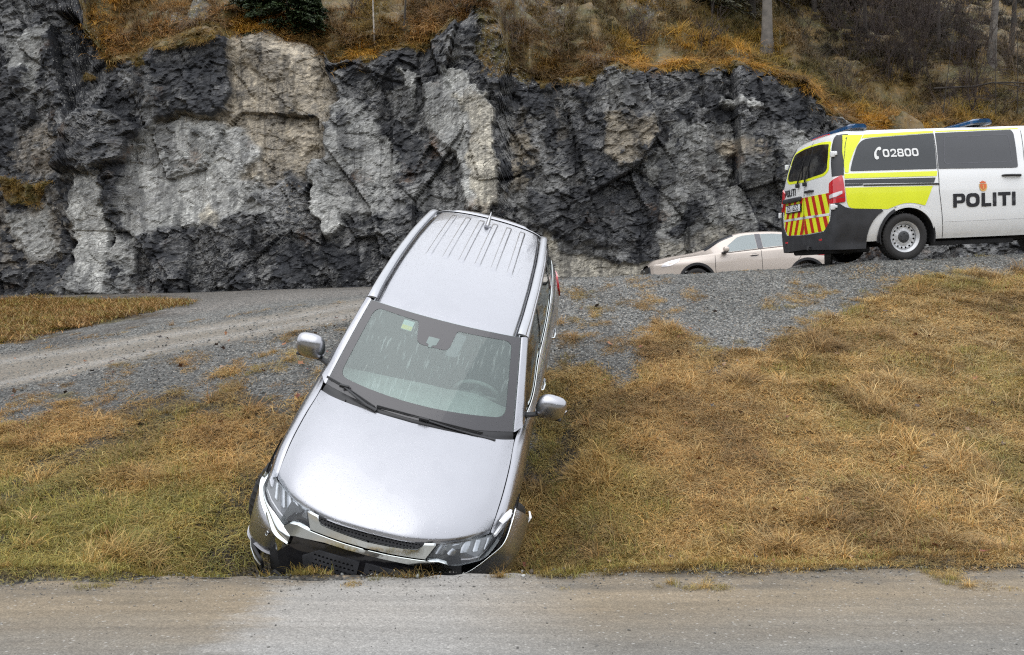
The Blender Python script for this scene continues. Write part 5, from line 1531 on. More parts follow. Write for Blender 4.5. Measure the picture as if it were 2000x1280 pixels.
for s in (-1, 1):
    f = vsd(s)
    ff = lambda a, z, o, s=s: (a, s * (lofF.side(max(a, 3.60), z) + o), z)
    wo = vsheet('side_window', [W1], M['bluegrey'], f, .007)
    wo2 = vsheet('side_window', [W2], M['glass_privacy'], f, .007)
    vsheet('window_outline', [W2i, W2j], M['lamp_dark'], f, .0085, depth=0, par=wo2)
    vsheet('cab_window', [W3], M['glass_privacy'], ff, .008)
    vsheet('yellow_roof_stripe', [[(.60, 1.845), (1.69, 1.878), (1.664, 1.843), (.775, 1.803), (.56, 1.792)]], M['yellow'], f, .005, sy=.03)
    vsheet('yellow_roof_stripe', [[(1.715, 1.872), (3.02, 1.880), (3.00, 1.862), (1.705, 1.852)]], M['yellow'], f, .005, sy=.03)
    vsheet('yellow_rear_panel', [rounded([(.279, 1.848), (.585, 1.842), (.512, 1.745), (.400, 1.60), (.305, 1.42), (.272, 1.292), (.222, 1.292), (.225, 1.6)], .01)], M['yellow'], f, .005)
    vsheet('yellow_waist_stripe', [[(.207, 1.276), (1.613, 1.269), (1.594, 1.197), (.203, 1.208)]], M['yellow'], f, .005)
    vsheet('grey_stripe', [[(.203, 1.190), (1.574, 1.175), (1.544, 1.103), (.199, 1.136)]], M['bluegrey'], f, .005)
    vsheet('grey_stripe', [[(.198, 1.128), (.471, 1.124), (.459, 1.096), (.198, 1.096)]], M['bluegrey'], f, .005)
    vsheet('sliding_door_track', [[(.47, 1.112), (1.620, 1.094), (1.620, 1.072), (.477, 1.092)]], M['blackplastic'], f, .012, depth=.012)
    vsheet('yellow_side_panel', [rounded([(.198, 1.076), (1.521, 1.056), (1.395, .779), (1.264, .815), (1.137, .830), (1.009, .812), (.826, .748), (.302, .777), (.240, .80), (.212, .88)], [.01, .01, .01, .08, .08, .08, .02, .06, .03, .05])], M['yellow'], f, .005)
    vsheet('door_gap', [[(1.664, 1.90), (1.671, 1.90), (1.634, 1.30), (1.620, 1.0), (1.690, .305), (1.683, .305), (1.612, 1.0), (1.625, 1.30)]], M['darkgap'], f, .004, depth=.001, sx=None)
    vsheet('door_gap', [[(3.035, 1.90), (3.041, 1.90), (2.990, 1.40), (2.985, .300), (2.979, .300), (2.984, 1.40)]], M['darkgap'], f, .004, depth=.001, sx=None)
    vsheet('body_crease', [[(1.70, .542), (2.975, .545), (2.975, .538), (1.70, .535)]], M['plate'], f, .003, depth=.001)
    m = MB(); z_ = 1.168
    m.tube([(2.60, s * (vside(z_) + .000), z_ + .002), (2.63, s * (vside(z_) + .028), z_ + .002), (2.75, s * (vside(z_) + .036), z_), (2.87, s * (vside(z_) + .028), z_ - .004), (2.895, s * vside(z_), z_ - .004)], [.012, .017, .018, .019, .012], 8)
    m.build('door_handle', M['blackplastic'], van)
    # bumper cladding round the corner up to the arch
    def wr(t_, z_, o, s=s): return vwrap(t_, z_, o, s)
    ACL = lambda th: (1.13 - .16 - (.02) + .0 + .425 * math.cos(th) + .044, .35 + .425 * math.sin(th))
    arcpts = [(1.13 - .155 + .425 * math.cos(th), .35 + .425 * math.sin(th)) for th in np.linspace(R_(118), R_(188), 9)]
    bl = [(-.8, .455), (-.60, .455), (-.16, .475), (-.02, .62), (.02, .865), (.12, .862), (.20, .80), (.30, .775)] + [(arcpts[0][0] - .03, .748)] + arcpts + [(arcpts[-1][0] - .02, .20), (.204, .20), (-.8, .235)]
    vsheet('rear_bumper', [bl], M['vanplastic'], wr, .018, depth=.03, sx=.04, sy=.05)
    vsheet('corner_trim', [[(.02, 1.25), (.01, 1.40), (-.005, 1.60), (-.01, 1.80), (.03, 1.865), (.20, 1.865), (.205, 1.60), (.195, 1.255)]], M['vanplastic'], wr, .006, sx=.03)
    lp = vsheet('tail_lamp', [rounded([(-.045, 1.16), (.17, 1.262), (.19, 1.10), (.205, .875), (-.02, .862), (-.05, .90)], .02)], M['red_lens'], wr, .018, depth=.03, sx=.03)
    vsheet('reversing_lamp', [rounded([(-.035, .985), (.165, 1.035), (.165, .995), (.10, .958), (-.030, .938)], .008)], M['white_lens'], wr, .022, depth=.004, sx=.03, par=lp)
    vsheet('lamp_seam', [[(-.03, .93), (.195, .945), (.195, .938), (-.03, .923)]], M['lamp_dark'], wr, .0195, depth=.001, sx=.04, par=lp)
    for zc in (1.575, .815):
        m = MB()
        c0 = Vector(vwrap(.02, zc, .02, s)); c1 = Vector(vwrap(.09, zc, .018, s))
        m.box((c0 + c1) / 2, (.10, .05, .085), .01); m.box(c1, (.03, .03, .04), .006)
        m.build('door_hinge', M['white'], van)
    # rear window with its yellow border, this half
    hw = lambda y, z, o, s=s: vrear(s * abs(y), z, o)
    Wy = rounded([(.012, 1.262), (.012, 1.822), (.30, 1.815), (.60, 1.785), (.665, 1.60), (.722, 1.36), (.61, 1.285)], [.003, .003, .1, .05, .05, .05, .08])
    Wb = rounded([(.001, 1.300), (.001, 1.790), (.28, 1.785), (.565, 1.748), (.625, 1.58), (.668, 1.37), (.57, 1.325)], [.003, .003, .1, .03, .05, .05, .08])
    vsheet('rear_window_border', [Wy], M['yellow'], hw, .004, sx=.06)
    vsheet('rear_window', [Wb], M['blackgloss'], hw, .008, sx=.06)
    # rolled arch edge, white ahead of the wheel and dark behind it
    for nm_, t0, t1, mt in (('arch_edge', -6, 118, 'white'), ('arch_edge', 118, 190, 'vanplastic')):
        lp_ = [(1.13 + .448 * math.cos(th), .35 + .448 * math.sin(th)) for th in np.linspace(R_(t0), R_(t1), 26)] + [(1.13 + .410 * math.cos(th), .35 + .410 * math.sin(th)) for th in np.linspace(R_(t1), R_(t0), 26)]
        vsheet(nm_, [lp_], M[mt], f, .006 if mt == 'white' else .02, depth=.03, sx=None, sy=None)
    lp_ = [(4.52 + .445 * math.cos(th), .35 + .445 * math.sin(th)) for th in np.linspace(R_(-6), R_(186), 36)] + [(4.52 + .405 * math.cos(th), .35 + .405 * math.sin(th)) for th in np.linspace(R_(186), R_(-6), 36)]
    vsheet('arch_edge', [lp_], M['white'], ff, .006, depth=.03, sx=None, sy=None)
    # arch liner
    for (ac, rr0) in ((1.13, .425), (4.52, .42)):
        m = MB(); vs = []; n = 24
        for i in range(n + 1):
            th = math.pi * (-.08 + 1.16 * i / n)
            for (q, yy_) in ((rr0 + .003, .952), (rr0 - .018, .945), (rr0 - .018, .58)):
                vs.append((ac + q * math.cos(th), s * yy_, .35 + q * math.sin(th)))
        m.add(vs, [(i * 3 + k, i * 3 + k + 1, (i + 1) * 3 + k + 1, (i + 1) * 3 + k) for i in range(n) for k in range(2)])
        m.build('wheel_arch_liner', M['darkgap'], van)

# rear doors: dark middle strip, gap, stripes
f = lambda y, z, o: vrear(y, z, o)
vsheet('door_gap', [[(-.004, .46), (.004, .46), (.004, 1.86), (-.004, 1.86)]], M['darkgap'], f, .0095, depth=.001, sx=None)
lowp = rounded([(-.64, .485), (-.762, .60), (-.775, 1.025), (.775, 1.025), (.772, .62), (.62, .475), (0, .462)], [.06, .05, .01, .01, .05, .06, .02])
vsheet('yellow_stripe_panel', [lowp], M['yellow'], f, .004, sx=.08)
def clip_fill(loop, lines, sx=.08, sy=.06):
    bm = fill2d([densify(loop, .1)], sx, sy)
    for (co, no) in lines:
        bmesh.ops.bisect_plane(bm, geom=bm.verts[:] + bm.edges[:] + bm.faces[:], plane_co=(*co, 0), plane_no=(*no, 0), clear_outer=True)
    return bm
for s in (-1, 1):
    for k in range(-2, 6):
        y0 = .03 + k * .215           # foot of the stripe at z = 1.0, leaning outwards as it falls
        dv = np.array([.42, -1.0]); nv = np.array([1.0, .42]) / math.hypot(1, .42)
        p0 = np.array([y0, 1.02]); p1 = p0 + nv * .088
        for (za, zb_) in ((.735, 1.03), (.45, .700)):
            lines = [((s * p0[0], p0[1]), (-s * nv[0], -nv[1])), ((s * p1[0], p1[1]), (s * nv[0], nv[1])), ((0, zb_), (0, 1)), ((0, za), (0, -1)), ((s * .012, 0), (-s, 0))]
            bm = clip_fill(lowp, lines)
            if len(bm.faces) == 0: bm.free(); continue
            if s > 0 and za > .7 and False: pass
            sheet('red_stripe', None, f, M['red_foil'], van, depth=.002, off=.0065, bm=bm)
vsheet('white_door_band', [[(-.775, .735), (.775, .735), (.775, .700), (-.775, .700)]], M['white'], f, .008, depth=.003, sx=.1)
def flatbox(name, c, d, mat, b=.005, par=None, o=.0):
    p = vrear(c[0], c[1], o); m = MB(); m.box((p[0], p[1], p[2]), d, b); return m.build(name, mat, par or van)
flatbox('plate_lamp_bar', (.40, 1.02), (.05, .64, .07), M['vanplastic'], .02, o=.02)
pf = flatbox('number_plate', (.34, .885), (.012, .54, .125), M['blackplastic'], .003, o=.022)
flatbox('plate_face', (.34, .885), (.004, .50, .10), M['plate'], .001, par=pf, o=.032)
for (hy) in (-.18,):
    m = MB(); p = [vrear(hy + d, 1.10, q) for d, q in ((.13, .0), (.10, .03), (-.10, .03), (-.13, 0))]; m.tube(p, [.012, .02, .02, .012], 8); m.build('rear_door_handle', M['blackplastic'], van)
for s, y0, y1 in ((1, .20, .10), (-1, -.05, -.11)):
    m = MB(); m.tube([vrear(y0, 1.24, .03), vrear((y0 + y1) / 2, 1.36, .035), vrear(y1, 1.77, .018)], [.016, .010, .006], 6)
    m.box(vrear(y0, 1.225, .03), (.05, .06, .06), .012); m.build('rear_wiper', M['wiper'], van)
m = MB(); m.box((.42, 0, .20), (.5, 1.5, .10), .03); m.box((2.6, 0, .29), (3.4, 1.50, .10), .02); m.box((2.2, -.80, .235), (1.3, .06, .07), .01); m.build('underbody', M['darkgap'], van)
m = MB(); m.tube([(.02, -.25, .27), (-.04, -.25, .27), (-.05, -.25, .22)], .018, 8); m.build('tow_hook', M['blackplastic'], van)
for y in (-.55, .62):
    m = MB(); m.box((.012, y, .36), (.02, .09, .03), .006); m.build('bumper_reflector', M['red_lens'], van)
m = MB(); m.box((.70, .62, .10), (.02, .24, .26)); m.build('mud_flap', M['blackplastic'], van)
m = MB(); m.tube([(1.13, -.8, .345), (1.13, .8, .345)], .05, 10); m.box((1.13, 0, .34), (.25, .22, .22), .05); m.build('rear_axle', M['darkgap'], van)
# blue light bars across the roof
for (a0, a1, zz) in ((.44, .74, 1.990), (2.36, 2.70, 2.012)):
    vs = []; K = 28
    prof = [(-.5, -.5), (-.5, .1), (-.38, .5), (.38, .5), (.5, .1), (.5, -.5)]
    m = MB(); rows_ = []
    for i in range(K + 1):
        y = -.66 + 1.32 * i / K; e = 1 - max(0, (abs(y) - .56) / .10) ** 2 * .45
        sweep = -.10 * (1 - (y / .66) ** 2) * 0
        rows_ += [((a0 + a1) / 2 + sweep + p[0] * (a1 - a0) * e, y, zz + p[1] * .066 * (.6 + .4 * e)) for p in prof]
    Kp = len(prof)
    fs = [(i * Kp + k, i * Kp + (k + 1) % Kp, (i + 1) * Kp + (k + 1) % Kp, (i + 1) * Kp + k) for i in range(K) for k in range(Kp)] + [tuple(range(Kp)), tuple(K * Kp + k for k in range(Kp))]
    m.add(rows_, fs); lb = m.build('blue_light_bar', M['blue_lens'], van)
    m = MB(); m.box(((a0 + a1) / 2, 0, zz - .037), (a1 - a0 - .04, 1.20, .02), .004)
    m.build('light_bar_base', M['silver_trim'], lb)
    for y in (-.45, .45):
        m = MB(); m.box(((a0 + a1) / 2, y, zz - .03), (.08, .05, .06), .01); m.build('light_bar_foot', M['blackplastic'], lb)
m = MB(); m.tube([(.30, -.30, 1.925), (.36, -.05, 1.948), (.36, .35, 1.945)], [.02, .028, .02], 8, flat=.5); m.build('third_brake_lamp', M['red_lens'], van)
for s in (-1, 1):
    for a in (1.10, 4.52):
        T = Matrix.Translation((a, s * .84, .345)) @ Matrix.Rotation(s * math.pi / 2, 4, 'Z')
        add_wheel(van, T, .345, .225, .215, 'steel', (M['steel'], M['black_steel']))
for s in (-1, 1):
    m = MB(); m.box((4.50, s * 1.08, 1.22), (.12, .20, .28), .05); m.tube([(4.44, s * .90, 1.15), (4.47, s * 1.02, 1.18)], .03, 6); m.build('door_mirror', M['blackplastic'], van)

# lettering
def stroke_box(x0, z0, x1, z1): return [(x0, z0), (x1, z0), (x1, z1), (x0, z1)]
def glyph(ch, w, h, k):
    """filled outlines of heavy letters: w wide, h high, k stroke"""
    if ch == 'I': return [stroke_box(0, 0, k, h)]
    if ch == 'L': return [[(0, 0), (w, 0), (w, k * .85), (k, k * .85), (k, h), (0, h)]]
    if ch == 'T': return [[((w - k) / 2, 0), ((w + k) / 2, 0), ((w + k) / 2, h - k * .85), (w, h - k * .85), (w, h), (0, h), (0, h - k * .85), ((w - k) / 2, h - k * .85)]]
    if ch == 'O': return [rounded(stroke_box(0, 0, w, h), h * .42, 7), rounded(stroke_box(k, k * .85, w - k, h - k * .85), h * .26, 6)]
    if ch == 'P': return [rounded([(0, 0), (k, 0), (k, h * .30), (w, h * .30), (w, h), (0, h)], [0, 0, 0, h * .3, h * .3, 0], 6), rounded(stroke_box(k, h * .30 + k * .75, w - k, h - k * .75), [.0, h * .12, h * .12, 0], 4)]
    if ch == '0': return [rounded(stroke_box(0, 0, w, h), w * .42, 6), rounded(stroke_box(k, k, w - k, h - k), w * .24, 5)]
    if ch == '8': return [[(w * .5 + w * .5 * sx_ * (1 if z_ < h * .5 else .93), z_) for sx_, z_ in ([(.45, 0), (.8, h * .04), (1, h * .14), (1, h * .36), (.93, h * .46), (.80, h * .52), (.95, h * .58), (1, h * .66), (1, h * .86), (.8, h * .96), (.45, h), (-.45, h), (-.8, h * .96), (-1, h * .86), (-1, h * .66), (-.95, h * .58), (-.80, h * .52), (-.93, h * .46), (-1, h * .36), (-1, h * .14), (-.8, h * .04), (-.45, 0)])],
                          rounded(stroke_box(k, k, w - k, h * .5 - k * .35), w * .16, 4), rounded(stroke_box(k, h * .5 + k * .45, w - k, h - k), w * .16, 4)]
    if ch == '2': return [[(0, 0), (w, 0), (w, k), (k * 1.7, k), (w * .9, h * .48), (w, h * .68), (w * .93, h * .9), (w * .66, h), (w * .34, h), (w * .06, h * .88), (0, h * .68), (k, h * .68), (w * .36, h - k), (w * .62, h - k), (w - k, h * .80), (w - k, h * .64), (w * .66, h * .46), (0, h * .12)]]
def put(text, x0, z0, h, k, fn, mat, off, name, flip=1):
    x = x0
    for ch, w, gap in text:
        if ch != ' ':
            loops = [[(x + flip * p[0], z0 + p[1]) for p in lp] for lp in glyph(ch, w, h, k)]
            sheet(name, loops, fn, mat, van, depth=0, off=off, sx=.05, sy=.05, rim=False)
        x += flip * (w + gap)
POL = [('P', .185, .014), ('O', .208, .030), ('L', .150, .026), ('I', .055, .026), ('T', .195, .022), ('I', .055, 0)]
put(POL, 1.823, .733, .197, .055, vsd(-1), M['ink'], .0075, 'letter')
NUM = [('0', .098, .016), ('2', .092, .014), ('8', .098, .014), ('0', .098, .014), ('0', .098, 0)]
put(NUM, .825, 1.497, .118, .024, vsd(-1), M['white_foil'], .0135, 'digit')
PR = [('P', .075, .012), ('O', .088, .014), ('L', .068, .012), ('I', .026, .014), ('T', .085, .012), ('I', .026, 0)]
put(PR, .745, 1.088, .112, .026, f, M['ink'], .007, 'letter', flip=-1)
# telephone handset beside the number
ph = smooth_loop([(.810, 1.643), (.792, 1.652), (.770, 1.648), (.735, 1.62), (.700, 1.57), (.690, 1.52), (.697, 1.482), (.715, 1.468), (.735, 1.470), (.752, 1.480), (.757, 1.500), (.748, 1.515), (.730, 1.520), (.728, 1.550), (.742, 1.590), (.762, 1.606), (.785, 1.600), (.808, 1.612)], 4)
sheet('phone_sign', [ph], vsd(-1), M['white_foil'], van, depth=0, off=.0135, sx=.06, sy=.06, rim=False)
# crest: shield, inner shield, lion bar and crown
sh = rounded([(2.232, 1.062), (2.352, 1.062), (2.350, 1.00), (2.332, .962), (2.292, .948), (2.252, .962), (2.234, 1.00)], .012)
sheet('crest', [sh], vsd(-1), M['gold_foil'], van, depth=0, off=.006, rim=False)
sheet('crest_shield', [rounded([(2.246, 1.058), (2.338, 1.058), (2.336, 1.005), (2.292, .968), (2.248, 1.005)], .012)], vsd(-1), M['orange_foil'], van, depth=0, off=.0075, rim=False)
sheet('crest_figure', [smooth_loop([(2.286, 1.045), (2.302, 1.040), (2.300, 1.015), (2.306, .995), (2.292, .985), (2.282, 1.0), (2.288, 1.02), (2.278, 1.035)], 3)], vsd(-1), M['gold_foil'], van, depth=0, off=.009, rim=False)
sheet('crest_crown', [[(2.252, 1.068), (2.332, 1.068), (2.342, 1.092), (2.322, 1.086), (2.310, 1.104), (2.296, 1.094), (2.292, 1.118), (2.288, 1.094), (2.274, 1.104), (2.262, 1.086), (2.242, 1.092)]], vsd(-1), M['orange_foil'], van, depth=0, off=.006, rim=False)
# number plate characters
def text_mesh(txt, size, name, mat, parent, Mx, offset=.0, align='CENTER'):
    cu = bpy.data.curves.new(name, 'FONT'); cu.body = txt; cu.size = size; cu.align_x = align; cu.align_y = 'CENTER'; cu.offset = offset; cu.resolution_u = 4
    o = bpy.data.objects.new(name, cu); COL.objects.link(o)
    dg = bpy.context.evaluated_depsgraph_get(); me = bpy.data.meshes.new_from_object(o.evaluated_get(dg)); bpy.data.objects.remove(o)
    me.materials.clear(); me.materials.append(mat)
    q = bpy.data.objects.new(name, me); COL.objects.link(q); q.parent = parent; q.matrix_local = Mx; return q
p = vrear(.34, .885, .0355)
Mx = Matrix.Translation(p) @ Matrix(((0, 0, -1, 0), (-1, 0, 0, 0), (0, 1, 0, 0), (0, 0, 0, 1))) @ Matrix.Diagonal((.80, 1, 1, 1))
text_mesh('DS 16253', .125, 'plate_characters', M['ink'], pf, Mx, .002)
# ------------------------------------------------------------------ beige hatchback on the road behind the crest
bg = empty('beige_car', mat=m4(BG_R, BG_T))
tag(bg, 'pale beige hatchback half hidden behind the gravel crest, left of the police van', 'car')
def SEC(top, w0, sh, shz, w1=.90):
    """roof centre ... shoulder ... sill; 13 points"""
    return [(0, top), (w0 * .55, top - .008), (w0 * .85, top - .03), (w0, top - .07), (w0 + (sh - w0) * .33, top - .07 + (shz - top + .07) * .33), (w0 + (sh - w0) * .66, top - .07 + (shz - top + .07) * .66), (sh, shz), (sh + .025, shz - .05), (w1, .78), (w1 + .005, .62), (w1, .45), (w1 - .02, .32), (w1 - .05, .24)]
BS = [
 (.17, SEC(.80, .44, .54, .66, .66)), (.25, SEC(.875, .50, .64, .72, .78)), (.48, SEC(.95, .56, .74, .80, .86)), (.80, SEC(1.00, .62, .80, .88, .89)), (1.25, SEC(1.06, .64, .83, .93, .90)),
 (1.50, SEC(1.12, .60, .84, .95, .90)), (1.90, SEC(1.34, .56, .85, .97, .90)), (2.25, SEC(1.46, .57, .86, .985, .90)), (2.80, SEC(1.50, .58, .86, 1.005, .905)), (3.40, SEC(1.47, .57, .855, 1.03, .90)),
 (3.90, SEC(1.38, .54, .83, 1.06, .90)), (4.20, SEC(1.22, .55, .78, 1.04, .87)), (4.38, SEC(1.05, .55, .70, .95, .80)), (4.46, SEC(.90, .52, .62, .80, .72)),
]
lofB = Loft(BS, 60)
as_ = np.linspace(.17, 4.46, 150); D = lofB.sec(as_)
for s in (-1, 1):
    V = np.stack([np.repeat(as_[:, None], 60, 1), s * D[..., 0], D[..., 1]], -1).reshape(-1, 3); Fq = grid_faces(150, 60)
    sm = np.abs(V[:, 1]) > .5
    Vc, Fc = cut_arch(np.where(sm[:, None], V, V + [50, 0, 0]), Fq, [(1.24, .33, .385), (3.84, .33, .385)], (0, 2), .03)
    Vc = np.where(sm[:, None], Vc, Vc - [50, 0, 0]); Vc, Fc = compact(Vc, Fc)
    mk('body', Vc, Fc, M['beige'], bg)
def bsheet(name, loops, mat, off=.006, depth=.004, par=None, sides=(-1, 1), sx=.1, sy=.06):
    r_ = None
    for s in sides:
        r_ = sheet(name, [densify(l, .1) for l in loops], lambda a, z, o, s=s: (a, s * (lofB.side(a, z) + o), z), mat, par or bg, depth=depth, off=off, sx=sx, sy=sy)
    return r_
bsheet('side_window', [rounded([(1.90, 1.020), (2.03, 1.155), (2.28, 1.345), (2.42, 1.385), (2.70, 1.405), (2.70, 1.045), (2.04, .995)], .03)], M['glass_pale'], .004, depth=.0)
bsheet('side_window', [rounded([(2.84, 1.405), (3.15, 1.400), (3.50, 1.355), (3.52, 1.10), (2.84, 1.06)], .03)], M['glass_pale'], .004, depth=.0)
bsheet('quarter_window', [rounded([(3.58, 1.34), (3.86, 1.24), (3.98, 1.15), (3.60, 1.11)], .03)], M['glass_privacy'], .004)
bsheet('window_pillar', [[(2.705, 1.41), (2.835, 1.41), (2.835, 1.055), (2.705, 1.04)]], M['lamp_dark'], .005)
bsheet('window_moulding', [[(1.86, 1.005), (2.04, .985), (2.84, 1.045), (3.60, 1.095), (3.60, 1.083), (2.84, 1.033), (2.04, .972), (1.86, .992)]], M['blackplastic'], .008, depth=.004)
for xs_ in ([(1.68, .95), (1.672, .62), (1.69, .40)], [(2.77, 1.03), (2.778, .60), (2.78, .40)], [(3.70, 1.08), (3.72, .85), (3.60, .68)]):
    bsheet('door_gap', [[(p[0], p[1]) for p in xs_] + [(p[0] + .010, p[1]) for p in xs_[::-1]]], M['darkgap'], .002, depth=.001, sx=None)
for s in (-1, 1):
    for (a, z_) in ((2.60, .885), (3.53, .925)):
        m = MB(); y = s * lofB.side(a, z_)
        m.tube([(a - .10, y - s * .005, z_), (a - .06, y + s * .02, z_ + .004), (a + .08, y + s * .02, z_ + .01), (a + .11, y - s * .005, z_ + .01)], .013, 6); m.build('door_handle', M['beige'], bg)
        bsheet('handle_recess', [rounded([(a - .09, z_ - .03), (a + .09, z_ - .02), (a + .06, z_ + .035), (a - .06, z_ + .03)], .02)], M['lamp_dark'], .003, .001, sides=(s,))
    m = MB(); m.box((1.92, s * .99, 1.045), (.13, .20, .125), .045); m.build('door_mirror', M['beige'], bg)
    m = MB(); m.box((1.90, s * .95, .975), (.12, .22, .03), .01); m.build('mirror_base', M['blackplastic'], bg)
    # arch lips
    for ac in (1.24, 3.84):
        m = MB(); vs = []; n = 22
        for i in range(n + 1):
            th = math.pi * (-.06 + 1.12 * i / n)
            for (q, yy_) in ((.445, .902), (.44, .914), (.385, .914), (.375, .90), (.375, .55)):
                vs.append((ac + q * math.cos(th), s * yy_, .33 + q * math.sin(th)))
        m.add(vs, [(i * 5 + k, i * 5 + k + 1, (i + 1) * 5 + k + 1, (i + 1) * 5 + k) for i in range(n) for k in range(4)])
        m.build('wheel_arch', M['blackplastic'], bg)
    bsheet('headlight', [rounded([(.40, .70), (.45, .78), (.62, .85), (.88, .895), (.82, .81), (.60, .72)], .02)], M['white_lens'], .008, .01, sides=(s,))
    bsheet('tail_lamp', [rounded([(4.02, .95), (4.36, .93), (4.36, .80), (4.10, .82)], .02)], M['red_lens'], .008, .01, sides=(s,))
# windscreen and rear window over the loft
for nm, a0, a1 in (('windscreen', 1.50, 2.20), ('rear_window', 3.98, 4.34)):
    rows = []
    for a in np.linspace(a0, a1, 12):
        q = lofB.sec(a); rows.append([(a, q[i][0], q[i][1] + .006) for i in range(0, 18, 3)])
    Gw = patch(rows, 16, 14); G2 = np.concatenate([(Gw * [1, -1, 1])[:, ::-1][:, :-1], Gw], 1)
    mk(nm, G2.reshape(-1, 3), grid_faces(*G2.shape[:2]), M['glass_privacy'], bg)
m = MB(); m.box((.21, 0, .62), (.16, 1.36, .24), .05); m.build('grille', M['blackplastic'], bg)
m = MB(); m.box((.115, 0, .50), (.015, .50, .11), .004); m.build('number_plate', M['plate'], bg)
m = MB(); m.tube([(.125, 0, .66), (.14, 0, .66)], .03, 10); m.build('badge', M['chrome'], bg)
m = MB(); m.box((.25, 0, .36), (.20, 1.30, .22), .06); m.build('front_bumper', M['blackplastic'], bg)
m = MB(); m.box((4.42, 0, .50), (.16, 1.40, .34), .06); m.build('rear_bumper', M['blackplastic'], bg)
m = MB(); m.box((2.5, 0, .30), (3.2, 1.2, .16)); m.box((2.4, 0, .60), (1.8, 1.5, .06)); m.build('underbody', M['darkgap'], bg)
for (x, y) in ((2.62, -.36), (2.62, .36), (3.45, -.34), (3.45, .34)):
    m = MB(); m.box((x, y, .72), (.48, .46, .16), .05); m.box((0, 0, 0), (.13, .46, .58), .05, Matrix.Translation((x + .27, y, .98)) @ Matrix.Rotation(R_(14), 4, 'Y'))
    m.box((0, 0, 0), (.09, .25, .17), .04, Matrix.Translation((x + .35, y, 1.32)) @ Matrix.Rotation(R_(10), 4, 'Y')); m.build('seat', M['pale_sticker'], bg)
for s in (-1, 1):
    for a in (1.24, 3.84):
        T = Matrix.Translation((a, s * .79, .325)) @ Matrix.Rotation(s * math.pi / 2, 4, 'Z')
        add_wheel(bg, T, .325, .205, .20, 'alloy', (M['alloy'],))
# ------------------------------------------------------------------ grass, stones and litter scattered as stuff
def instancer(name, pts, rot, scl, idx, tint, sources, label=None):
    """one object: points that carry copies of a few small source meshes"""
    me = bpy.data.meshes.new(name); me.from_pydata(np.asarray(pts).tolist(), [], [])
    n = len(pts)
    a = me.attributes.new('rot', 'FLOAT_VECTOR', 'POINT'); a.data.foreach_set('vector', np.asarray(rot, np.float32).ravel())
    a = me.attributes.new('scl', 'FLOAT_VECTOR', 'POINT'); a.data.foreach_set('vector', np.asarray(scl, np.float32).ravel())
    a = me.attributes.new('idx', 'INT', 'POINT'); a.data.foreach_set('value', np.asarray(idx, np.int32))
    a = me.attributes.new('tint', 'FLOAT_COLOR', 'POINT'); a.data.foreach_set('color', np.c_[np.asarray(tint, np.float32), np.ones(n, np.float32)].ravel())
    o = bpy.data.objects.new(name, me); COL.objects.link(o)
    sc = bpy.data.collections.new(name + '_pieces')
    for i, s in enumerate(sources):
        s.name = '%s_piece_%02d' % (name, i); sc.objects.link(s)
    ng = bpy.data.node_groups.new(name + '_scatter', 'GeometryNodeTree')
    ng.interface.new_socket('Geometry', in_out='INPUT', socket_type='NodeSocketGeometry')
    ng.interface.new_socket('Geometry', in_out='OUTPUT', socket_type='NodeSocketGeometry')
    N = ng.nodes.new; Lk = ng.links.new
    gi, go = N('NodeGroupInput'), N('NodeGroupOutput'); ip = N('GeometryNodeInstanceOnPoints'); ci = N('GeometryNodeCollectionInfo')
    ci.inputs['Collection'].default_value = sc; ci.inputs['Separate Children'].default_value = True; ci.inputs['Reset Children'].default_value = True
    def na(nm, ty):
        q = N('GeometryNodeInputNamedAttribute'); q.data_type = ty; q.inputs['Name'].default_value = nm; return q.outputs['Attribute']
    Lk(gi.outputs[0], ip.inputs['Points']); Lk(ci.outputs[0], ip.inputs['Instance']); ip.inputs['Pick Instance'].default_value = True
    Lk(na('idx', 'INT'), ip.inputs['Instance Index']); Lk(na('scl', 'FLOAT_VECTOR'), ip.inputs['Scale'])
    er = N('FunctionNodeEulerToRotation'); Lk(na('rot', 'FLOAT_VECTOR'), er.inputs[0]); Lk(er.outputs[0], ip.inputs['Rotation'])
    Lk(ip.outputs[0], go.inputs[0])
    md = o.modifiers.new('scatter', 'NODES'); md.node_group = ng
    tag(o, kind='stuff')
    if label: o['label'] = label
    return o

t = NT('dry_grass_blades')
ti = t.attr('tint', 'INSTANCER'); sh_ = t.attr('shade')
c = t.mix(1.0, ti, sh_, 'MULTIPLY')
d = t.pbr(Base_Color=c, Roughness=.62, Specular_IOR_Level=.35)
tl = t.n('ShaderNodeBsdfTranslucent', {'Color': c}).outputs[0]
M['blade'] = t.end(t.n('ShaderNodeMixShader', {0: .22, 1: d, 2: tl}).outputs[0])
t = NT('crushed_stone')
ti = t.attr('tint', 'INSTANCER')
nn = t.noise(t.obj(), 60, 3)
c = t.mix(1.0, ti, t.n('ShaderNodeCombineColor', {0: t.rng(nn, .3, .7, .8, 1.2), 1: t.rng(nn, .3, .7, .8, 1.2), 2: t.rng(nn, .3, .7, .8, 1.2)}).outputs[0], 'MULTIPLY')
M['stone'] = t.end(t.pbr(Base_Color=c, Roughness=.6, Specular_IOR_Level=.5))

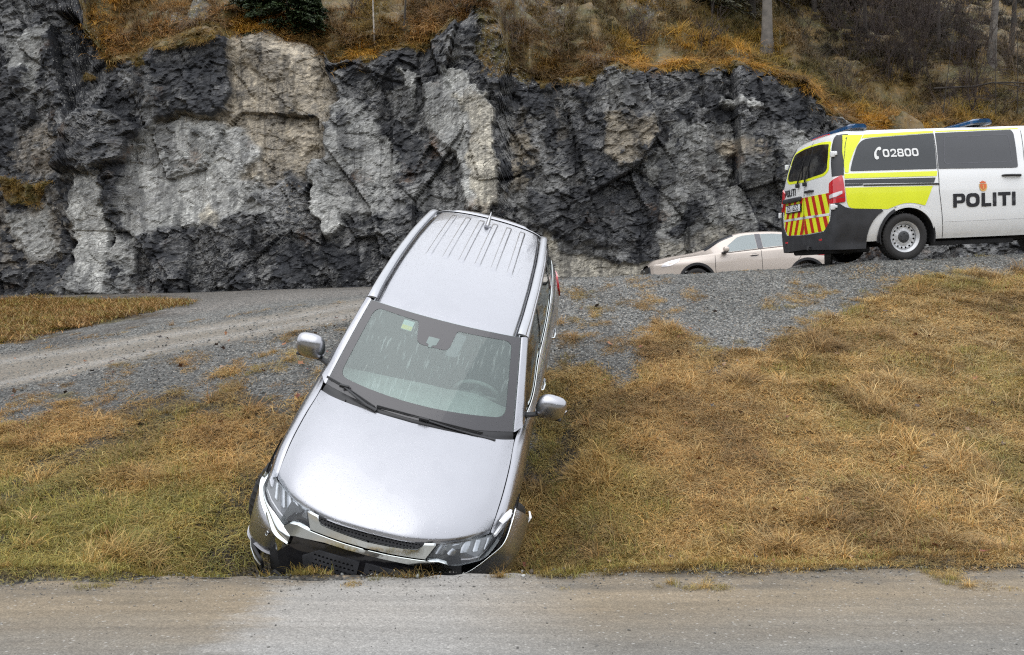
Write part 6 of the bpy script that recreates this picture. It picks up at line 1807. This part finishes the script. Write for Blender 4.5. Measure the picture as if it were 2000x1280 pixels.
def tuft(n, lmin, lmax, e0, e1, spread, w=.0042, droop=1.0, curl=.3, seed=0, flat_dir=None):
    r = np.random.default_rng(seed); vs, fs, sh = [], [], []
    for i in range(n):
        L_ = r.uniform(lmin, lmax); az = r.uniform(0, 2 * math.pi)
        if flat_dir is not None: az = flat_dir + r.normal(0, .75)
        el = R_(r.uniform(e0, e1)); x, y = r.normal(0, spread, 2); z = -.01
        p = np.array([x, y, z]); k = 4; ww = w * r.uniform(.6, 1.3)
        s = r.uniform(.55, 1.45); hue = r.normal(0, .08)
        bend = R_(r.uniform(25, 85)) * droop; ca = r.normal(0, curl)
        base = len(vs)
        for j in range(k):
            f = j / (k - 1)
            e = el - bend * f; a = az + ca * f
            side = np.array([-math.sin(a), math.cos(a), 0]) * ww * (1 - f * .85)
            vs += [tuple(p - side), tuple(p + side)]
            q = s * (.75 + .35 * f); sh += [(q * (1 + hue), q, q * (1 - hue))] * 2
            p = p + np.array([math.cos(a) * math.cos(e), math.sin(a) * math.cos(e), math.sin(e)]) * L_ / (k - 1)
            p[2] = max(p[2], .004 + .01 * r.random())
        for j in range(k - 1):
            b = base + 2 * j; fs.append((b, b + 1, b + 3, b + 2))
    return mk('tuft', vs, fs, M['blade'], attrs={'shade': np.array(sh)}, link=False)

def pebble(seed):
    r = np.random.default_rng(seed); bm = bmesh.new(); bmesh.ops.create_icosphere(bm, subdivisions=1, radius=1)
    for v in bm.verts: v.co = Vector((v.co.x * (1 + r.normal(0, .16)), v.co.y * (.75 + r.normal(0, .13)), v.co.z * (.55 + r.normal(0, .1))))
    me = bpy.data.meshes.new('pebble'); bm.to_mesh(me); bm.free(); me.materials.append(M['stone'])
    return bpy.data.objects.new('pebble', me)
def leaf_mesh(seed):
    r = np.random.default_rng(seed); n = 9
    vs = [(0, 0, .01)]
    for i in range(n):
        a = 2 * math.pi * i / n; q = (1.0 if i % 2 == 0 else .62) * r.uniform(.8, 1.1)
        vs.append((math.cos(a) * q, math.sin(a) * q * .7, r.uniform(-.15, .35) * q))
    fs = [(0, i + 1, (i + 1) % n + 1) for i in range(n)]
    return mk('leaf', vs, fs, M['stone'], link=False)

FLAT = [tuft(44, .05, .14, 2, 38, .07, .0028, .8, .7, s, flat_dir=-math.pi / 2 + q) for s, q in ((1, 0), (2, .5), (3, -.5), (4, .1), (5, -.9))]
MAT = [tuft(50, .03, .085, 5, 55, .075, .0028, .8, .9, s) for s in (11, 12, 13)]
GRN = [tuft(26, .04, .10, 40, 85, .045, .0030, .55, .3, s) for s in (21, 22)]
BIG = [tuft(60, .11, .22, 15, 75, .03, .0030, 1.35, .25, s) for s in (31, 32)]
SRC = FLAT + MAT + GRN + BIG           # 0-4 flat, 5-7 mat, 8-9 green, 10-11 big
STRAW = np.array([.55, .375, .150]); OCH = np.array([.39, .225, .070]); BRW = np.array([.19, .115, .050]); GRE = np.array([.150, .185, .034]); YGR = np.array([.31, .300, .070]); PALE = np.array([.56, .43, .23]); RST = np.array([.30, .125, .042])

def surf_normal(X, Y):
    e = .06; z0 = ground_h(X, Y); return z0, np.stack([-(ground_h(X + e, Y) - z0) / e, -(ground_h(X, Y + e) - z0) / e, np.ones_like(z0)], -1)
def under_car(X, Y, Z):
    P = np.stack([X - CAR_T[0], Y - CAR_T[1], Z - CAR_T[2]], -1) @ CAR_R
    return (np.abs(P[:, 0]) < .93) & (P[:, 1] > .02) & (P[:, 1] < 4.7)
def scatter_ground(n, x0, x1, y0, y1, power=1.0):
    r = np.random.default_rng(int(n) + 5)
    Y = y0 + (y1 - y0) * r.random(n) ** power; X = x0 + (x1 - x0) * r.random(n)
    ok = np.abs(X) < Y * .64 + .5
    X, Y = X[ok], Y[ok]; Z, Nn = surf_normal(X, Y)
    return X, Y, Z, Nn, r

X, Y, Z, Nn, r = scatter_ground(104000, -9.5, 10.5, 5.0, 13.2)
U, V = img(X, Y, Z)
g = grass_amt(X, Y, Z)
# bare and stony spots inside the grass on the left, stray tufts on the gravel
clump = fbm(X * 1.9, Y * 1.9, 0, 3, 201); clump2 = fbm(X * .7, Y * .7, 0, 3, 202)
leftz = (U < 640) & (V > 700)
dens = g * np.where(leftz, .25 + .75 * sstep(-.45, .0, clump + .25 * clump2 - .25 * sstep(900, 780, V)), sstep(-.62, -.12, clump + .6 * sstep(1050, 1500, U))) 
stray = (1 - g) * (1 - track_amt(X, Y, Z)) * sstep(.12, .38, fbm(X * 3.4, Y * 3.4, 0, 3, 203)) * sstep(500, 620, V) * (1 - sstep(60, 190, np.minimum(np.abs(sdist(U, V, GRASS_L)), np.abs(sdist(U, V, GRASS_R)))))
dens = np.maximum(dens, stray * np.where(U < 640, .38, .7))
dens = dens * (~under_car(X, Y, Z))
pick = r.random(len(X)) < dens * .80
X, Y, Z, Nn, U, V, g, clump, clump2 = [q[pick] for q in (X, Y, Z, Nn, U, V, g, clump, clump2)]
n = len(X); rr_ = r.random(n)
green_zone = np.clip(np.where(U < 620, sstep(880, 1010, V) * .85, 0) + sstep(1085, 1110, V) * .25 + np.where((U > 1000) & (U < 1500), sstep(1300, 1050, U) * .30 * sstep(640, 720, V), .08) + .38 * sstep(.05, .3, fbm(X * 1.2, Y * 1.2, 0, 3, 204)), 0, 1)
warm = sstep(1050, 1900, U) * .55 + sstep(900, 640, V) * .2
orange = np.where(U < 560, sstep(980, 850, V), 0)
kind = np.where(rr_ < .50, r.integers(0, 5, n), np.where(rr_ < .84, 5 + r.integers(0, 3, n), np.where(r.random(n) < green_zone * 1.3, 8 + r.integers(0, 2, n), r.integers(0, 5, n))))
bigm = (r.random(n) < .010) | ((fbm(X * 2.6, Y * 2.6, 0, 2, 205) > .42) & (r.random(n) < .20)); kind = np.where(bigm, 10 + r.integers(0, 2, n), kind)
tint = OCH + (STRAW - OCH) * r.random(n)[:, None]
tint = tint + (PALE - tint) * (warm * sstep(.35, .9, r.random(n)))[:, None]
dk = np.clip(sstep(.0, .35, -fbm(X * 1.5, Y * 1.5, 0, 4, 206)) * (1 - .6 * warm) + sstep(.1, .35, -fbm(X * 5, Y * 5, 0, 3, 208)) * .8, 0, 1)
tint = tint + (BRW - tint) * (dk * .75)[:, None]
tint = tint + (RST - tint) * (orange * .28 * r.random(n))[:, None]
gm = (green_zone * (.45 + .55 * r.random(n)) * .8); gm = np.where(kind >= 10, gm * .3, gm); gm = np.where((kind == 8) | (kind == 9), np.maximum(gm, .75), gm)
gcol = YGR + (GRE - YGR) * r.random(n)[:, None]
tint = tint + (gcol - tint) * np.clip(gm, 0, 1)[:, None]
tint *= (.88 + .5 * r.random(n))[:, None]
sc_ = .70 + .6 * r.random(n); sc_ = np.where(g < .5, sc_ * .6, sc_); sc_ *= np.where(Y < road_edge(X) + .30, .62, 1.0)
SCL = np.stack([sc_, sc_, sc_ * (.75 + .6 * r.random(n))], -1)
nx = Nn[:, 0] / np.linalg.norm(Nn, axis=1); ny = Nn[:, 1] / np.linalg.norm(Nn, axis=1)
yaw = np.where(kind < 5, r.normal(0, .7, n), r.uniform(0, 6.28, n))
# tilt to the slope (small-angle), yaw first for the flattened kinds
tx_, ty_ = -ny * .9, nx * .9
def eul(tx, ty, yaw):
    out = np.zeros((len(tx), 3))
    for i in range(len(tx)):
        out[i] = (Matrix.Rotation(ty[i], 3, 'Y') @ Matrix.Rotation(tx[i], 3, 'X') @ Matrix.Rotation(yaw[i], 3, 'Z')).to_euler()
    return out
ROT = eul(tx_, ty_, yaw)
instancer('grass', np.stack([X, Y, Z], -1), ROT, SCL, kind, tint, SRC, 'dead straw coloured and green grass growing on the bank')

# the orange grass patch beyond the track
r = np.random.default_rng(77); n = 5200
X = r.uniform(-14, -4, n); Y = r.uniform(13, 22.5, n); Z = ground_h(X, Y); U, V = img(X, Y, Z)
ok = sdist(U, V, GRASS_F) + 8 * fbm(X * 1.2, Y * 1.2, 0, 3, 207) < 1; X, Y, Z = X[ok], Y[ok], Z[ok]; n = len(X)
SRCF = [tuft(40, .08, .2, 5, 55, .10, .006, .9, .7, s_) for s_ in (91, 92)]
tn = np.array([.40, .235, .085]) * (.65 + .6 * r.random(n))[:, None]; tn = np.where((r.random(n) > .7)[:, None], tn * [.8, 1.1, .8], tn)
instancer('orange_grass', np.stack([X, Y, Z], -1), np.c_[np.zeros((n, 2)), r.uniform(0, 6.28, n)], np.repeat((.8 + .7 * r.random(n))[:, None], 3, 1), r.integers(0, 2, n), tn, SRCF, 'patch of orange dead grass between the track and the rock')

# crushed stone on the gravel parts
X, Y, Z, Nn, r = scatter_ground(95000, -8.0, 8.0, 5.2, 12.9)
U, V = img(X, Y, Z)
den = (1 - grass_amt(X, Y, Z) * .93) * (1 - .72 * track_amt(X, Y, Z)) * (Y > road_edge(X) - .05)
pick = r.random(len(X)) < den * .62
X, Y, Z = X[pick], Y[pick], Z[pick]; n = len(X)
s = .0055 + .011 * r.random(n) ** 3 + (r.random(n) > .99) * .012
tn = np.array([.13, .134, .126]) * (.45 + 1.25 * r.random(n)[:, None] ** 1.4) * np.where(r.random(n) > .8, 1, 1)[:, None]
tn = np.where((r.random(n) > .93)[:, None], np.array([.21, .16, .11]), tn); tn = np.where((r.random(n) > .985)[:, None], np.array([.42, .42, .40]), tn)
instancer('crushed_stone', np.stack([X, Y, Z + s * .15], -1), r.uniform(0, 6.28, (n, 3)) * [.12, .12, 1], np.repeat(s[:, None], 3, 1), r.integers(0, 4, n), tn, [pebble(i) for i in range(4)], 'grey crushed stone on the embankment and the gravel shoulder')

# loose grit on the lower road and its edge
r = np.random.default_rng(99); n = 2600
X = r.uniform(-4, 4, n); Y = road_edge(X) - np.abs(r.normal(0, .22, n)) + .10; ok = r.random(n) < .8
few = r.random(n) < .16; Y = np.where(few, r.uniform(3.9, 5.2, n), Y); X, Y = X[ok], Y[ok]; n = len(X)
s = .003 + .007 * r.random(n) ** 4
tn = np.array([.12, .115, .105]) * (.4 + 1.6 * r.random(n)[:, None])
instancer('road_grit', np.stack([X, Y, .012 * fbm(X * .7, Y * .7, 0, 2, 71) - .001], -1), r.uniform(0, 6.28, (n, 3)) * [.1, .1, 1], np.repeat(s[:, None], 3, 1), r.integers(0, 4, n), tn, [pebble(i) for i in range(10, 14)], 'loose grit along the edge of the lower road')

# clods torn up in front of and beside the nose of the silver car
r = np.random.default_rng(123); n = 520
X = r.uniform(-1.95, .35, n); Y = 5.32 + np.abs(r.normal(0, .16, n)) + .10 * (X < -1.5); Z = ground_h(X, Y)
s = .006 + .026 * r.random(n) ** 2.5
instancer('torn_up_soil', np.stack([X, Y, Z + s * .4], -1), r.uniform(0, 6.28, (n, 3)), np.repeat(s[:, None], 3, 1), r.integers(0, 4, n), np.array([.050, .036, .022]) * (.5 + 1.1 * r.random(n))[:, None], [pebble(i) for i in range(30, 34)], 'dark soil torn up along the verge at the nose of the silver car')

# fallen leaves
X, Y, Z, Nn, r = scatter_ground(2600, -6.5, 7.5, 5.4, 11.5)
g = grass_amt(X, Y, Z); ok = (r.random(len(X)) < .15) & ~under_car(X, Y, Z)
X, Y, Z = X[ok], Y[ok], Z[ok]; n = len(X); s = .018 + .028 * r.random(n)
lc = np.array([[.16, .045, .025], [.09, .055, .04], [.30, .19, .12], [.05, .04, .04], [.22, .09, .035]])[r.integers(0, 5, n)] * (.7 + .5 * r.random(n))[:, None]
instancer('fallen_leaves', np.stack([X, Y, Z + .035], -1), np.c_[r.normal(.35, .35, n), r.normal(0, .35, n), r.uniform(0, 6.28, n)], np.repeat(s[:, None], 3, 1), r.integers(0, 3, n), lc, [leaf_mesh(i) for i in range(3)], 'brown fallen leaves caught in the grass')

# hillside cover: heather, moss cushions and hanging straw
WIDE = [tuft(40, .20, .50, 20, 75, .12, .008, 1.1, .5, s) for s in (41, 42)]
HANG = [tuft(46, .20, .50, -10, 50, .12, .008, 1.2, .5, s, flat_dir=-math.pi / 2) for s in (51, 52)]
CUSH = [tuft(70, .06, .16, 10, 85, .12, .010, .7, .9, s) for s in (61, 62)]
SRC2 = WIDE + HANG + CUSH
r = np.random.default_rng(301); n = 42000
X = r.uniform(-17, 32, n); D = np.abs(r.random(n) ** 1.35 * 15)
ix = np.clip(np.searchsorted(cxs, X), 1, len(cxs) - 1); jd = np.clip(np.searchsorted(hd, D), 1, len(hd) - 1)
fy_ = (D - hd[jd - 1]) / (hd[jd] - hd[jd - 1])
Yh = HV[jd - 1, ix, 1] * (1 - fy_) + HV[jd, ix, 1] * fy_; Zh = HV[jd - 1, ix, 2] * (1 - fy_) + HV[jd, ix, 2] * fy_
rk = MIDROCK[jd, ix]
U, V = img(X, Yh, Zh); vis = (V > -60) & (V < 560) & (U > -300) & (U < 2700)
dn = (.85 - .7 * rk) * sstep(-.5, 0, fbm(X * .9, D * .9, 0, 3, 302))
ok = vis & (r.random(n) < dn)
X, Yh, Zh, D, U, V = [q[ok] for q in (X, Yh, Zh, D, U, V)]; n = len(X)
zone_o = fbm(X * .8, D * .8, 0, 3, 303)
HM = np.array([.30, .185, .026]); HB_ = np.array([.21, .130, .045]); HK = np.array([.075, .055, .026]); HG = np.array([.10, .100, .020])
tn = HB_ + (HM - HB_) * sstep(-.2, .3, zone_o)[:, None]; tn = tn + (HK - tn) * (sstep(-.1, .35, fbm(X * 1.2, D * 1.2, 0, 3, 304)) * .8)[:, None]
tn = tn + (HG - tn) * (.5 * sstep(.0, .4, fbm(X * .5, D * .7, 0, 3, 305)))[:, None]
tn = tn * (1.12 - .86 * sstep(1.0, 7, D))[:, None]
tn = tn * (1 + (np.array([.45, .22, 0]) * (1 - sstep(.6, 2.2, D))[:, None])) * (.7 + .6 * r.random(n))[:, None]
dk2 = np.where((U > 930) & (U < 1200) & (V < 165), .55, 1.0) * (1 - .45 * sstep(1500, 1700, U) * sstep(150, 60, V))  # dark heather at mid-top; upper right has the trees' shade painted into the tint
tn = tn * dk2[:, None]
rk_ = r.random(n); kd = np.where(D < .5, 2 + r.integers(0, 2, n), np.where(rk_ < .5, 4 + r.integers(0, 2, n), np.where(rk_ < .8, r.integers(0, 2, n), 2 + r.integers(0, 2, n))))
s = .55 + .6 * r.random(n)
yaw = np.where((kd == 2) | (kd == 3), r.normal(0, .6, n), r.uniform(0, 6.28, n))
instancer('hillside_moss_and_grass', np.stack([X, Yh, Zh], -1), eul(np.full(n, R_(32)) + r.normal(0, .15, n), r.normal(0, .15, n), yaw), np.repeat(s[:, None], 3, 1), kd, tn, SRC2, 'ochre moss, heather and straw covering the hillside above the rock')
# cover on the ledges of the rock face itself
r = np.random.default_rng(311)
cand = np.argwhere((rm > .55) & (CS < .995) & (CS > .02)); cand = cand[r.random(len(cand)) < .085]
P_ = np.stack([CX, CY2, CZ], -1)[cand[:, 0], cand[:, 1]]; n = len(P_)
U, V = img(P_[:, 0], P_[:, 1], P_[:, 2])
tn = HM + (HB_ - HM) * r.random(n)[:, None]; tn *= (.6 + .7 * r.random(n))[:, None]
lichen_z = rl[cand[:, 0], cand[:, 1]] > .5; tn = np.where(lichen_z[:, None], tn * .45, tn)
kd = np.where(r.random(n) < .55, 4 + r.integers(0, 2, n), 2 + r.integers(0, 2, n)); s = .30 + .35 * r.random(n)
instancer('ledge_moss', P_, eul(np.full(n, R_(50)), r.normal(0, .2, n), r.normal(0, .6, n)), np.repeat(s[:, None], 3, 1), kd, tn, SRC2[:], 'ochre moss and straw hanging over the top edge of the rock') if False else None
SRC3 = [tuft(46, .20, .50, -10, 50, .12, .008, 1.2, .5, s_, flat_dir=-math.pi / 2) for s_ in (71, 72)] + [tuft(70, .06, .16, 10, 85, .12, .010, .7, .9, s_) for s_ in (81, 82)]
kd = np.where(kd >= 4, kd - 2, kd - 2)
instancer('ledge_moss', P_, eul(np.full(n, R_(50)), r.normal(0, .2, n), r.normal(0, .6, n)), np.repeat(s[:, None], 3, 1), kd, tn, SRC3, 'ochre moss and straw hanging over the top edge of the rock')

# ------------------------------------------------------------------ trees and bushes
M['bark'] = simple('grey_bark', (.125, .112, .098), .85, 0, .45, 5, bump=.8)
M['bark_dark'] = simple('dark_bark', (.040, .033, .027), .9, 0, .4, 6, bump=.5)
M['birch'] = simple('birch_bark', (.36, .33, .29), .7, 0, .4, 9, bump=.3)
M['twig'] = simple('dark_twigs', (.045, .032, .028), .9, 0, .35, 4)
M['twig_pale'] = simple('pale_twigs', (.13, .095, .065), .9, 0, .35, 4)
def needle_mat(name, a, b):
    t = NT(name); s_ = t.attr('shade'); n_ = t.noise(t.obj(), 3, 3)
    c = t.mix(1.0, t.mix(t.rng(n_, .35, .65), a, b), s_, 'MULTIPLY'); return t.end(t.pbr(Base_Color=c, Roughness=.6))
M['needles'] = needle_mat('spruce_needles', (.020, .038, .014), (.045, .070, .022))
M['needles_dull'] = needle_mat('dull_needles', (.030, .036, .016), (.055, .050, .022))

def hill_point(u, v):
    """first point of the hillside or rock edge seen at a place of the photograph"""
    k = np.argmin((hU - u) ** 2 * 1.0 + (hV - v) ** 2 + 1e5 * (hD_ok == 0))
    return HV.reshape(-1, 3)[k]
hD_ok = np.ones(hU.shape)
hU, hV = img(HV[..., 0], HV[..., 1], HV[..., 2])

def branch(mb, p, d, L, rad, depth, rnd, spread=.5, nseg=4, grav=0.0, kids=3, minr=.003):
    pts = [np.array(p, float)]; d = np.array(d, float)
    for i in range(nseg):
        d = d + rnd.normal(0, .16, 3) + [0, 0, grav]; d /= np.linalg.norm(d); pts.append(pts[-1] + d * L / nseg)
    rs = [max(minr, rad * (1 - .75 * i / nseg)) for i in range(nseg + 1)]
    mb.tube([tuple(q) for q in pts], rs, 4 if rad < .02 else 7, cap=False)
    ends = [(pts[-1], d, rs[-1])]
    if depth > 0:
        for k in range(kids):
            i = rnd.integers(1, nseg + 1); a = d + rnd.normal(0, spread, 3); a /= np.linalg.norm(a)
            ends += branch(mb, pts[i], a, L * rnd.uniform(.45, .75), rs[i] * .6, depth - 1, rnd, spread, 3, grav, kids, minr)
    return ends
def bare_bush(u, v, h, n, seed, label, mat='twig', lean=0.0, w=.5):
    p = hill_point(u, v); rnd = np.random.default_rng(seed); b = empty('bare_bush', tuple(p)); tag(b, label, 'bush', 'leafless bushes on the hillside')
    m = MB()
    for i in range(n):
        a = rnd.uniform(0, 6.28); tl = rnd.uniform(.1, w)
        d = (math.cos(a) * tl + lean, math.sin(a) * tl - .15, 1); 
        branch(m, (rnd.normal(0, .12 * h), rnd.normal(0, .10 * h), -.15), d, h * rnd.uniform(.45, 1.0), .011, 2, rnd, .42, 4, .02, 3, .0045)
    m.build('branches', M[mat], b); 
    m = MB(); branch(m, (0, 0, -.2), (lean * .5, 0, 1), h * .5, .03, 0, rnd); m.build('main_stem', M[mat], b)
    return b
def bare_tree(u, v, h, r0, seed, label, mat='bark', lean=(0, 0), nb=16, crown_from=.35, twig='twig', name='bare_tree', depth=2):
    p = hill_point(u, v); rnd = np.random.default_rng(seed); b = empty(name, tuple(p)); tag(b, label, 'tree', 'leafless trees on the hillside')
    m = MB(); pts = []; rs = []
    for i in range(13):
        f = i / 12; pts.append((lean[0] * f * h + .05 * math.sin(3 * f + seed) * h * .3, lean[1] * f * h, -.4 + (h + .4) * f)); rs.append(max(.01, r0 * (1 - .85 * f) * (1 + .55 * math.exp(-f * 22))))
    m.tube(pts, rs, 12 if r0 > .08 else 7); m.build('trunk', M[mat], b)
    m = MB()
    for k in range(nb):
        f = crown_from + (1 - crown_from) * rnd.random(); i = int(f * 12); q = pts[i]; a = rnd.uniform(0, 6.28)
        branch(m, q, (math.cos(a), math.sin(a), rnd.uniform(.1, .8)), h * .28 * (1.2 - f), rs[i] * .4, depth, rnd, .45, 4, .0, 3, .005)
    m.build('crown', M[twig], b); return b
def conifer_boughs(o, pts, n, L, mat, seed, size=.05):
    """sprays of needles along drooping twigs"""
    rnd = np.random.default_rng(seed); vs, fs, sh = [], [], []
    for (p, d, ln) in pts:
        p = np.array(p, float); d = np.array(d, float); d /= np.linalg.norm(d)
        up = np.array([0, 0, 1.0]); sd = np.cross(d, up); sd /= np.linalg.norm(sd) + 1e-6
        for k in range(n):
            f = rnd.random(); side = rnd.choice([-1, 1]); q = p + d * ln * f + [0, 0, -.25 * ln * f * f]
            tw = d * .6 + sd * side * rnd.uniform(.4, 1.1) + [0, 0, rnd.uniform(-.45, .12)]; tw /= np.linalg.norm(tw)
            l2 = ln * .38 * (1.1 - f) * rnd.uniform(.6, 1.2) + .03; wd = np.cross(tw, up) * size * .28 + rnd.normal(0, .004, 3)
            base = len(vs); s_ = rnd.uniform(.5, 1.5)
            for j in range(3):
                g_ = j / 2; c_ = q + tw * l2 * g_ + [0, 0, -.1 * l2 * g_]; w_ = wd * (1 - .7 * g_) * (1.3 if j == 1 else 1); zig = np.array([0, 0, rnd.normal(0, .01)])
                vs += [tuple(c_ - w_ + zig), tuple(c_ + w_ - zig)]; sh += [(s_,) * 3] * 2
            fs += [(base, base + 1, base + 3, base + 2), (base + 2, base + 3, base + 5, base + 4)]
    return mk('crown', vs, fs, M[mat], o, attrs={'shade': np.array(sh)})
def conifer(u, v, h, r0, seed, label, nb=60, mat='needles', z0=.15, width=.22, n=70, name='spruce_tree', bark='bark_dark', droop=-.25, grp='spruces above the rock', cat='tree'):
    p = hill_point(u, v); rnd = np.random.default_rng(seed); b = empty(name, tuple(p)); tag(b, label, cat, grp)
    m = MB(); m.tube([(0, 0, -.4), (0, 0, h * .4), (0.02, 0, h)], [r0, r0 * .65, .01], 10); m.build('trunk', M[bark], b)
    pts = []
    m = MB()
    for k in range(nb):
        f = z0 + (1 - z0) * (k + rnd.random()) / nb; a = rnd.uniform(0, 6.28); ln = h * width * (1.12 - f) * rnd.uniform(.7, 1.15) + .15
        d = (math.cos(a), math.sin(a), droop + .4 * f); pts.append(((0, 0, h * f), d, ln))
        e = Vector(d).normalized() * ln; m.tube([(0, 0, h * f), (e.x * .5, e.y * .5, h * f + e.z * .5 - .06 * ln), (e.x, e.y, h * f + e.z - .25 * ln)], [.018, .012, .004], 4, cap=False)
    m.build('limbs', M[bark], b)
    conifer_boughs(b, pts, n, 1, mat, seed); return b

# the low spruce thicket at the rock edge, upper left
for (u, v, h, sd, lb) in ((505, 42, 1.9, 1, 'dark green young spruce at the left end of the thicket above the tan rock'), (560, 56, 2.1, 2, 'dark green young spruce in the middle of the thicket above the tan rock'),
                          (612, 66, 1.5, 3, 'low dark green spruce hanging over the right edge of the tan rock')):
    q = conifer(u, v, h, .05, sd, lb, 46, 'needles', .02, .48, 110, droop=-.18, grp='young spruces above the tan rock')
conifer(1470, 40, 9.0, .12, 5, 'dull green spruce left of the thick grey trunk', 60, 'needles_dull', .12, .20, 90, droop=-.3)
conifer(1590, 20, 8.0, .11, 6, 'dull green spruce right of the thick grey trunk', 60, 'needles_dull', .10, .22, 90, droop=-.3)
conifer(1395, 18, 4.0, .07, 7, 'small dull spruce at the upper edge, furthest left of the hillside spruces', 46, 'needles_dull', .05, .28, 80, droop=-.3)
bare_tree(1509, 100, 9.5, .165, 11, 'thick grey trunk rising from the mossy slope above the rock', 'bark', (-.01, 0), 22, .30, 'twig', 'pine_tree')
bare_tree(1938, 120, 10, .13, 12, 'grey trunk with smooth bark near the right edge of the hillside', 'bark', (.03, 0), 18, .3)
bare_tree(1968, 110, 9, .09, 13, 'thin dark trunk just right of the smooth grey trunk', 'bark_dark', (.05, 0), 16, .3)
bare_tree(1828, 90, 8, .06, 14, 'slender dark trunk between the tangled bush and the smooth grey trunk', 'bark_dark', (.01, 0), 22, .1)
bare_tree(1765, 60, 8, .05, 15, 'slender dark trunk rising behind the tangled bush', 'bark_dark', (-.02, 0), 22, .1)
bare_tree(1690, 55, 8, .07, 16, 'dark trunk left of the tangled bush', 'bark_dark', (.02, 0), 20, .15)
bare_tree(738, 88, 4.2, .028, 17, 'thin pale birch stem on the straw ledge above the central rock', 'birch', (-.06, 0), 14, .3, 'twig_pale', 'birch_tree')
bare_tree(792, 55, 3.6, .035, 18, 'thin dark leafless tree right of the pale birch stem', 'bark_dark', (.02, 0), 18, .15)
bare_tree(1985, 225, 3.0, .022, 19, 'sapling by the right edge behind the van roof', 'bark_dark', (.0, 0), 10, .2)
bare_tree(1945, 235, 2.4, .018, 20, 'thin sapling behind the front light bar of the van', 'bark_dark', (.03, 0), 10, .2)
bare_tree(1836, 232, 2.6, .02, 21, 'thin leaning sapling in front of the straw slope behind the van', 'bark_dark', (.18, 0), 10, .2)
BUSH = [(1735, 150, 2.6, 26, 'dense tangled leafless bush in the hollow of the slope'), (1790, 140, 2.5, 26, 'tangled leafless bush on the right side of the hollow'), (1690, 110, 2.3, 16, 'dark leafless bush above the mossy hump'),
        (1860, 60, 2.6, 14, 'leafless bush between the slender trunks at the top'), (1900, 180, 2.0, 12, 'spindly leafless bush left of the smooth grey trunk'), (1650, 25, 2.8, 18, 'dark leafless bush at the upper edge right of the dull spruce'), (1710, 60, 3.0, 22, 'tall dark leafless bush above the hollow'), (1800, 60, 3.0, 20, 'tall dark leafless bush at the upper edge, between two slender trunks'), (1880, 120, 2.6, 18, 'dense dark bush left of the smooth grey trunk'), (1985, 150, 2.2, 16, 'dark leafless bush cut off by the right edge'), (1100, 60, 1.0, 9, 'small dark bush on the lichen covered rock'), (1010, 70, 1.0, 9, 'small dark bush above the pale rock column'), (1760, 40, 2.6, 16, 'leafless bush at the upper edge behind the tangled ones'),
        (1630, 60, 2.2, 14, 'low leafless bush between the right-hand dull spruce and the mossy hump'), (1560, 100, 1.2, 8, 'small leafless bush at the foot of the thick grey trunk'), (1380, 90, 1.0, 7, 'small leafless bush left of the thick grey trunk'),
        (1250, 90, .9, 8, 'small brown bush above the lichen covered rock'), (1650, 190, 1.2, 8, 'small leafless bush on the mossy hump'), (1890, 225, 1.4, 10, 'low leafless bush in the straw behind the van'),
        (930, 20, 1.3, 10, 'brown leafless bush at the top of the straw ledge'), (700, 40, 1.1, 8, 'small leafless bush left of the pale birch stem'), (60, 10, 1.2, 6, 'small leafless bush at the top left edge')]
for i, (u, v, h, n, lb) in enumerate(BUSH): bare_bush(u, v, h, n, 400 + i, lb, 'twig_pale' if i in (9, 10, 11, 12) else 'twig')
# a fallen branch
m = MB(); rnd = np.random.default_rng(5); p = hill_point(1860, 205)
branch(m, p + [-.6, -.1, .5], (1, 0, .05), 4.5, .035, 1, rnd, .5, 8, 0, 5, .006); o = m.build('fallen_branch', M['bark_dark']); tag(o, 'dark fallen branch lying across the slope behind the van', 'branch')
